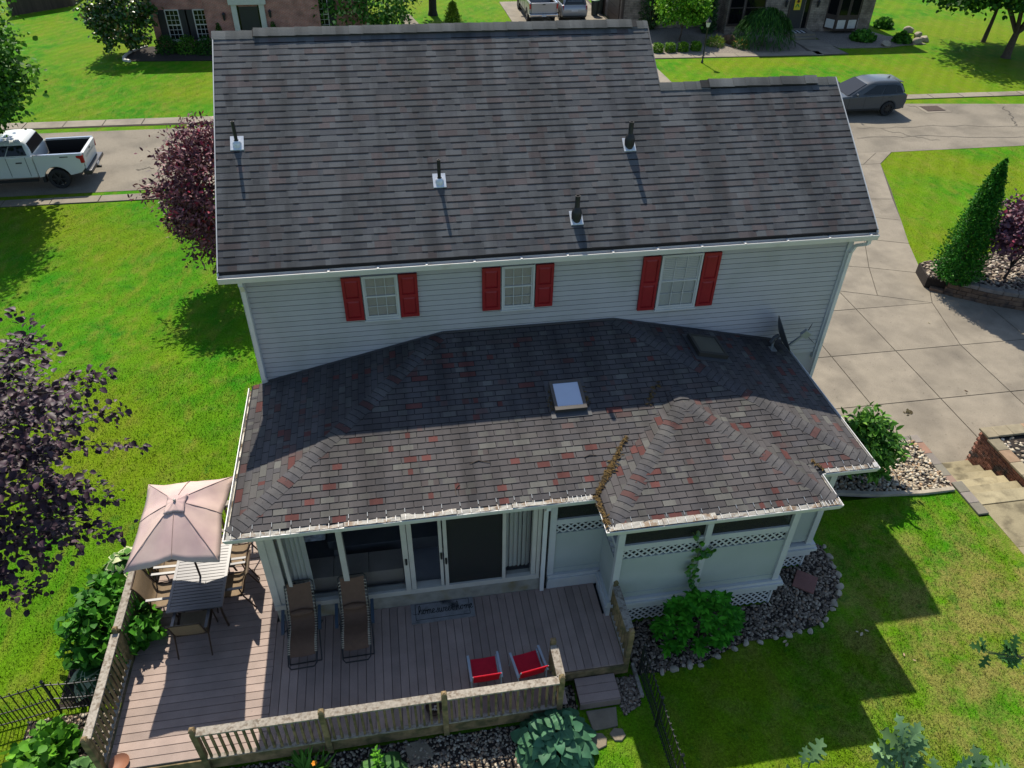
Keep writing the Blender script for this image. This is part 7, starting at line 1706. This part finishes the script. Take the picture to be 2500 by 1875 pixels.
# larger border rocks round the porch bed
bl = [(6.95,-5.52),(7.15,-5.50),(7.42,-5.47),(7.7,-5.45),(8.05,-5.33),(8.4,-5.22),(8.68,-5.16),(8.95,-5.18),(9.25,-5.2),(9.5,-5.16),(9.75,-5.13),(10.0,-5.08),(10.22,-5.03),(10.42,-4.9),(10.62,-4.75),(10.8,-4.6),(10.95,-4.42),(11.08,-4.2),(11.17,-4.0),(11.2,-3.75),(11.2,-3.5),(11.18,-3.25)]
rbo = sub('border_rocks', None); tag(rbo, 'row of larger pale rocks edging the porch stone bed', 'border')
for x, y in bl:
    s = rnd.uniform(.05,.085); inst('border_rock', rnd.choice(rocks), rbo, (x+rnd.uniform(-.05,.05),y+rnd.uniform(-.05,.05),-.66), (rnd.uniform(-.3,.3),0,rnd.random()*6), (s*1.25,s,s*.8))
# red flagstone and slabs
fs_ = thing('red_flagstone', 'square red paving slab lying tilted in the porch stone bed', 'paving slab', (10.39,-4.06,-.62), R(-38))
o = MB().boxm(.42,.42,.05,Matrix.Rotation(R(4),4,'X')).build('slab', mat('red_slab', (.19,.085,.07), .85, .15, 6, fine=.15, fscale=50), fs_); bev(o, .008)
def flag(label, pts, z=-.645, m=None):
    t = thing('stepping_stone', label, 'stepping stone', (0,0,0)); o = MB().prism(ccw(pts), z-.05, z).build('slab', m or M['flag'], t); bev(o, .012); return t
M['flag'] = mat('flagstone', (.20,.165,.115), .9, .2, 5, bump=.3, bscale=25)
flag('angular flat stone striped by the railing shade', [(2.24,-6.12),(2.58,-6.08),(2.74,-6.34),(2.70,-6.40),(2.40,-6.50),(2.33,-6.46)])
flag('rectangular paving slab at the foot of the deck step', [(5.38,-6.02),(5.92,-6.02),(5.86,-6.36),(5.42,-6.38)])
flag('round stepping stone left of two on the grass', [(5.34,-6.50),(5.42,-6.42),(5.56,-6.44),(5.62,-6.54),(5.58,-6.66),(5.44,-6.70),(5.36,-6.62)])
flag('round stepping stone right of two on the grass', [(5.68,-6.47),(5.78,-6.38),(5.92,-6.42),(5.95,-6.54),(5.86,-6.62),(5.74,-6.60)])
o = MB().box(6.395,6.455,-5.92,-5.28,-.70,-.60).build('landscape_timber', M['wood_grey']); tag(o, 'grey landscape timber beside the iron fence near the step', 'timber')
# ---- iron fences
def iron_fence(name, label, pts, h, pitch, arc=0.0):
    t = thing(name, label, 'fence', group='black iron fences'); pk = MB().box(-.007,.007,-.007,.007,0,h+.05).mesh('picket', M['iron']); pks = MB().box(-.006,.006,-.006,.006,0,h*.55).mesh('short_picket', M['iron'])
    tipm = MB().lathe([(.007,0),(.012,.02),(0,.06)],(0,0,0),5).mesh('finial', M['iron'])
    for a, b in zip(pts, pts[1:]):
        a, b = Vector(a), Vector(b); L_ = (b-a).length; n_ = max(2,int(L_/pitch)); 
        sg = lambda f: -arc*math.sin(math.pi*f)
        for zr in (.10,h*.5,h):
            prev = None; mb = MB()
            for i in range(9):
                p = a.lerp(b, i/8); q_ = (p.x,p.y,p.z+zr+sg(i/8)*(1 if zr > .2 else .4))
                if prev: mb.bar(prev, q_, .014, .022)
                prev = q_
            mb.build('rail', M['iron'], t)
        for i in range(1,n_):
            p = a.lerp(b, i/n_); inst('picket', pk, t, (p.x,p.y,p.z+.02+sg(i/n_)))
            p = a.lerp(b, (i-.5)/n_); inst('short_picket', pks, t, (p.x,p.y,p.z+.03+sg(i/n_)*.6))
    for p in pts:
        MB().box(-.018,.018,-.018,.018,-.1,h+.08).build('post', M['iron'], t, loc=p); MB().lathe([(0,h+.08),(.03,h+.11),(0,h+.15)],(0,0,0),8).build('post_ball', M['iron'], t, loc=p)
    return t
iron_fence('iron_fence', 'black iron fence running from the deck step down the right lawn', [(6.50,-5.47,-.68),(6.50,-6.45,-.68),(6.51,-7.40,-.68),(6.52,-8.6,-.68)], .82, .105)
iron_fence('iron_fence', 'black iron fence meeting the left deck railing at the bottom left', [(-2.46,-4.66,-.68),(-3.52,-4.64,-.68),(-4.75,-4.85,-.68),(-6.2,-5.3,-.68)], .84, .115, .04)
# ---- paver wall beside the steps
pw = thing('paver_wall', 'low wall capped with red and grey pavers beside the driveway steps', 'wall')
M['wallblock'] = mat('wall_block', (.17,.115,.085), .9, .25, 6, rand=.2, bump=.5, bscale=30)
MB().box(15.09,15.29,-2.0,-.22,-1.75,-.775).build('wall_core', M['wallblock'], pw); MB().box(11.4,15.09,-.45,-.25,-1.75,-.775).build('wall_core', M['wallblock'], pw); MB().box(15.09,15.29,-2.95,-2.0,-1.75,-.68).build('wall_core', M['wallblock'], pw)
pcs = [mat('paver_%d' % i, c, .85, .12, 6, rand=.12, fine=.12, fscale=50) for i, c in enumerate(((.22,.125,.085),(.19,.165,.14),(.165,.15,.115),(.24,.16,.12)))]
y = -.48; k = 0
def paver(x0,x1,y0,y1,z1,m): bev(MB().box(x0,x1,y0,y1,z1-.055,z1).build('paver', m, pw), .01, 2)
for k in range(4): paver(15.06,15.31,y-.39,y-.006,-.72,pcs[(0,1,2,3)[k]]); y -= .385
paver(15.06,15.31,-.475,-.20,-.72,pcs[1])
for k in range(8): paver(15.05-(k+1)*.385,15.05-k*.385-.006,-.475,-.21,-.72,pcs[(1,2,0,3)[k % 4]])
y = -1.92
for k in range(3): paver(15.07,15.33,y-.335,y-.006,-.625,pcs[(2,1,2)[k]]); y -= .335
# ---- concrete steps climbing toward the lawn
cst = thing('concrete_steps', 'mossy concrete steps between the pavers and the brick planter', 'steps')
for k in range(6):
    y1 = -.50-.355*k; z1 = -1.70+.17*(k+1); o = MB().box(15.30,16.86,y1-.375 if k < 5 else y1-.36,y1,-1.9,z1).build('step', M['concrete_step'], cst); bev(o, .012, 2)
for k in range(4): MB().box(15.34,16.8,-2.66-1.2*(k+1)+.006,-2.66-1.2*k-.006,-.8,-.675).build('path_slab', M['concrete_step'], cst)
# ---- brick planter to the right of the steps
bp2 = thing('brick_planter', 'brick retaining planter at the right edge beside the steps', 'planter'); M['brickp'] = mat('planter_brick', (.20,.085,.055), .9, .3, 8, rand=.35, col2=(.055,.045,.04), c2lo=.5, c2hi=.66, c2scale=3.5, bump=.5, bscale=40)
MB().box(16.96,26,-4.5,-.42,-1.85,-.66).build('core', M['mulch'], bp2)
bmh = [MB().box(0,.058,-.097,.097,-.033,.033).mesh('brick', M['brickp'])]
for r in range(14):
    z = -1.66+r*.0765; off = .1 if r % 2 else 0
    yq = -.44-off
    while yq > -3.3:
        o = inst('brick', bmh[0], bp2, (16.89+rnd.uniform(-.004,.006),yq-.05,z)); yq -= .208
for r in range(14):
    xq = 17.05+(.1 if r % 2 else 0)
    while xq < 19.6: o = inst('brick', bmh[0], bp2, (xq,-.36+rnd.uniform(-.004,.004),-1.66+r*.0765), (0,0,R(-90))); xq += .208
capm_ = [mat('cap_%d' % i, c, .85, .2, 5, rand=.15) for i, c in enumerate(((.25,.21,.135),(.20,.17,.11),(.27,.18,.11)))]
def cap(a, b, z, m): bev(MB().box(a[0],b[0],a[1],b[1],z-.06,z).build('cap_stone', m, bp2), .01, 2)
for k in range(9): cap((16.86+k*.42+.30,-.70),(16.86+(k+1)*.42+.294,-.36),-.555,capm_[k % 3])
cap((16.86,-.72),(17.155,-.36),-.555,capm_[0])
for k in range(7): cap((16.84,-.73-.42*(k+1)+.006),(17.15,-.73-.42*k),-.60 if k < 6 else -.6,capm_[(k+1) % 3])
bed7 = [(17.16,-.72),(22,-.72),(22,-4.4),(17.16,-4.4)]; pebbles('river_gravel', 'pale stones filling the brick planter at the right edge', bed7, -.66, 1500, .03, .07, [(.42,.36,.26),(.30,.25,.18),(.52,.46,.36),(.20,.16,.12)], (4,4,2,3))
# ---- block retaining wall and bed by the arborvitae
bw_ = thing('block_wall', 'stepped retaining wall of rough tan blocks below the arborvitae', 'wall'); M['block'] = mat('block', (.155,.098,.062), .92, .3, 7, rand=.22, col2=(.07,.05,.04), c2lo=.5, c2hi=.7, c2scale=4, bump=.6, bscale=30); M['blocktop'] = mat('block_top', (.20,.175,.15), .9, .2, 5, rand=.15)
wp = [Vector((20.95,7.55)),Vector((21.6,7.0)),Vector((22.5,6.35)),Vector((23.4,5.9)),Vector((24.6,5.55)),Vector((26.0,5.3))]
def along(pts, s):
    for a, b in zip(pts, pts[1:]):
        L_ = (b-a).length
        if s <= L_: return a+(b-a)*(s/L_), (b-a).normalized()
        s -= L_
    return pts[-1], (pts[-1]-pts[-2]).normalized()
tot = sum((b-a).length for a,b in zip(wp,wp[1:]))
for r in range(4):
    s = .0+(.2 if r % 2 else 0)+(.25*r)
    while s < tot-.2:
        wd = rnd.choice((.30,.38,.46)); p, d = along(wp, s+wd/2); nrm = Vector((d.y,-d.x)); setb = .02*r
        Mx = Matrix(((d.x,-nrm.x,0,p.x-nrm.x*(.12+setb)),(d.y,-nrm.y,0,p.y-nrm.y*(.12+setb)),(0,0,1,-1.70+.07+r*.145),(0,0,0,1)))
        o = MB().boxm(wd-.012,.26+rnd.uniform(-.02,.02),.14,Mx).build('block', M['blocktop'] if r == 3 else M['block'], bw_); bev(o, .012, 2); s += wd
bed8 = [(20.9,7.75),(21.7,7.2),(22.6,6.6),(23.5,6.2),(24.7,5.85),(26,5.6),(26,9.2),(24,9.0),(21.2,8.75)]
struct(MB().prism(ccw(bed8), -1.75, -1.28).build('stone_bed', M['mulch'])); pebbles('river_gravel', 'stones in the raised bed round the arborvitae', bed8, -1.27, 1300, .04, .085, [(.33,.27,.20),(.22,.17,.13),(.42,.37,.30),(.12,.085,.075)], (4,4,2,3))
# ---- litter: sticks on the roofs, fallen leaves on the concrete
def on_low(u, v): 
    nf = np.array([0,-pF,1]); d = ray(u,v); return CAM+d*(((zE-pF*yE)-nf@CAM)/(nf@d))
tw_ = 0
for pts, lb in ((((1146,1134),(1168,1126),(1196,1131)),'thin curved twig lying high on the sunlit low roof'),(((1122,1184),(1112,1196),(1114,1211)),'short hooked twig lying low on the front roof slope'),(((1425,1118),(1440,1112),(1456,1113)),'small twig on the roof left of the mossy valley')):
    pp = [tuple(on_low(*q)+np.array([0,0,.018])) for q in pts]; o = MB().tube(pp, .006, 5).build('twig', M['bark'], None); tag(o, lb, 'twig', 'twigs fallen on the low roof')
def fallen(label, u, v, z, s, n_, pal):
    q = onz(u,v,z); t = thing('fallen_leaves', label, 'leaves', (float(q[0]),float(q[1]),z+.004)); a = rng_.uniform(0,6.28,n_); P = np.stack([rng_.normal(0,s*.5,n_),rng_.normal(0,s*.5,n_),np.full(n_,.004)],1)
    leaf_mesh('leaf', P, np.stack([np.cos(a),np.sin(a),np.zeros(n_)],1), np.tile([0,0,1.0],(n_,1))+rng_.normal(size=(n_,3))*.2, np.full(n_,s)*rng_.uniform(.6,1.2,n_), cols(n_,pal,[1]*len(pal)), 'lance', M['leaf'], t, droop=0)
fallen('dark leaf sprig dropped on the driveway slab', 2219, 1005, -1.67, .16, 9, [(.06,.05,.02),(.09,.07,.03)])
fallen('dry brown leaf on the driveway near the far joint', 2357, 959, -1.67, .10, 2, [(.10,.06,.03)])
fallen('single pale leaf on the driveway below the curved joint', 2272, 792, -1.67, .12, 2, [(.45,.40,.28)])
fallen('dry leaf on the shaded right lawn beside the flower bed', 1915, 1570, -.66, .10, 2, [(.4,.3,.2)])
fallen('two dry leaves on the shaded right lawn near the light edge', 2097, 1541, -.66, .10, 3, [(.45,.36,.26)])
fallen('dry curled leaf on the sunny right lawn', 2222, 1609, -.66, .10, 2, [(.4,.28,.18)])
# ---- lawn blades: short grass standing on the sheet where the lawn is near
def blades(name, label, boxes, dens, h, w_):
    P = []
    for x0,x1,y0,y1,kx in boxes:
        n = int((x1-x0)*(y1-y0)*dens*kx); P.append(np.stack([rng_.uniform(x0,x1,n),rng_.uniform(y0,y1,n)],1))
    P = np.vstack(P); Z = np.array([hgt(x,y) for x,y in P]); n = len(P); a = rng_.uniform(0,6.28,n); hh = h*rng_.uniform(.5,1.25,n); ln = rng_.normal(0,.55,(n,2))*hh[:,None]
    b0 = np.stack([P[:,0]-np.cos(a)*w_,P[:,1]-np.sin(a)*w_,Z-.003],1); b1 = np.stack([P[:,0]+np.cos(a)*w_,P[:,1]+np.sin(a)*w_,Z-.003],1); tp_ = np.stack([P[:,0]+ln[:,0],P[:,1]+ln[:,1],Z+hh],1)
    V = np.stack([b0,b1,tp_],1).reshape(-1); me = bpy.data.meshes.new(name); me.vertices.add(3*n); me.vertices.foreach_set('co', V.astype(np.float32)); me.loops.add(3*n); me.loops.foreach_set('vertex_index', np.arange(3*n,dtype=np.int32)); me.polygons.add(n); me.polygons.foreach_set('loop_start', np.arange(0,3*n,3,dtype=np.int32)); me.polygons.foreach_set('loop_total', np.full(n,3,dtype=np.int32)); me.update(calc_edges=True); me.materials.append(M['grass'])
    o = bpy.data.objects.new(name, me); COL.objects.link(o); return tag(o, label, 'grass', kind='stuff')
blades('lawn_grass', 'short mown grass of the lawns round the house', [(-9,-2.5,-6.6,6,1.0),(-12,-.3,6,18.4,.45),(-2.5,-.3,-1.2,6,1),(6.55,11.3,-9.5,-5.2,1.1),(9.2,17.5,-9.5,-4.9,1.1),(11.3,15.0,-4.9,-2.15,1.1),(5.2,6.45,-9,-6.7,1.2),(-.8,5.2,-8.5,-7.05,1.0),(-9,-4,-8,-6.6,1),(21.5,40,10,19.4,.25),(-22,-7,28.5,37,.2)], 560, .040, .0075)
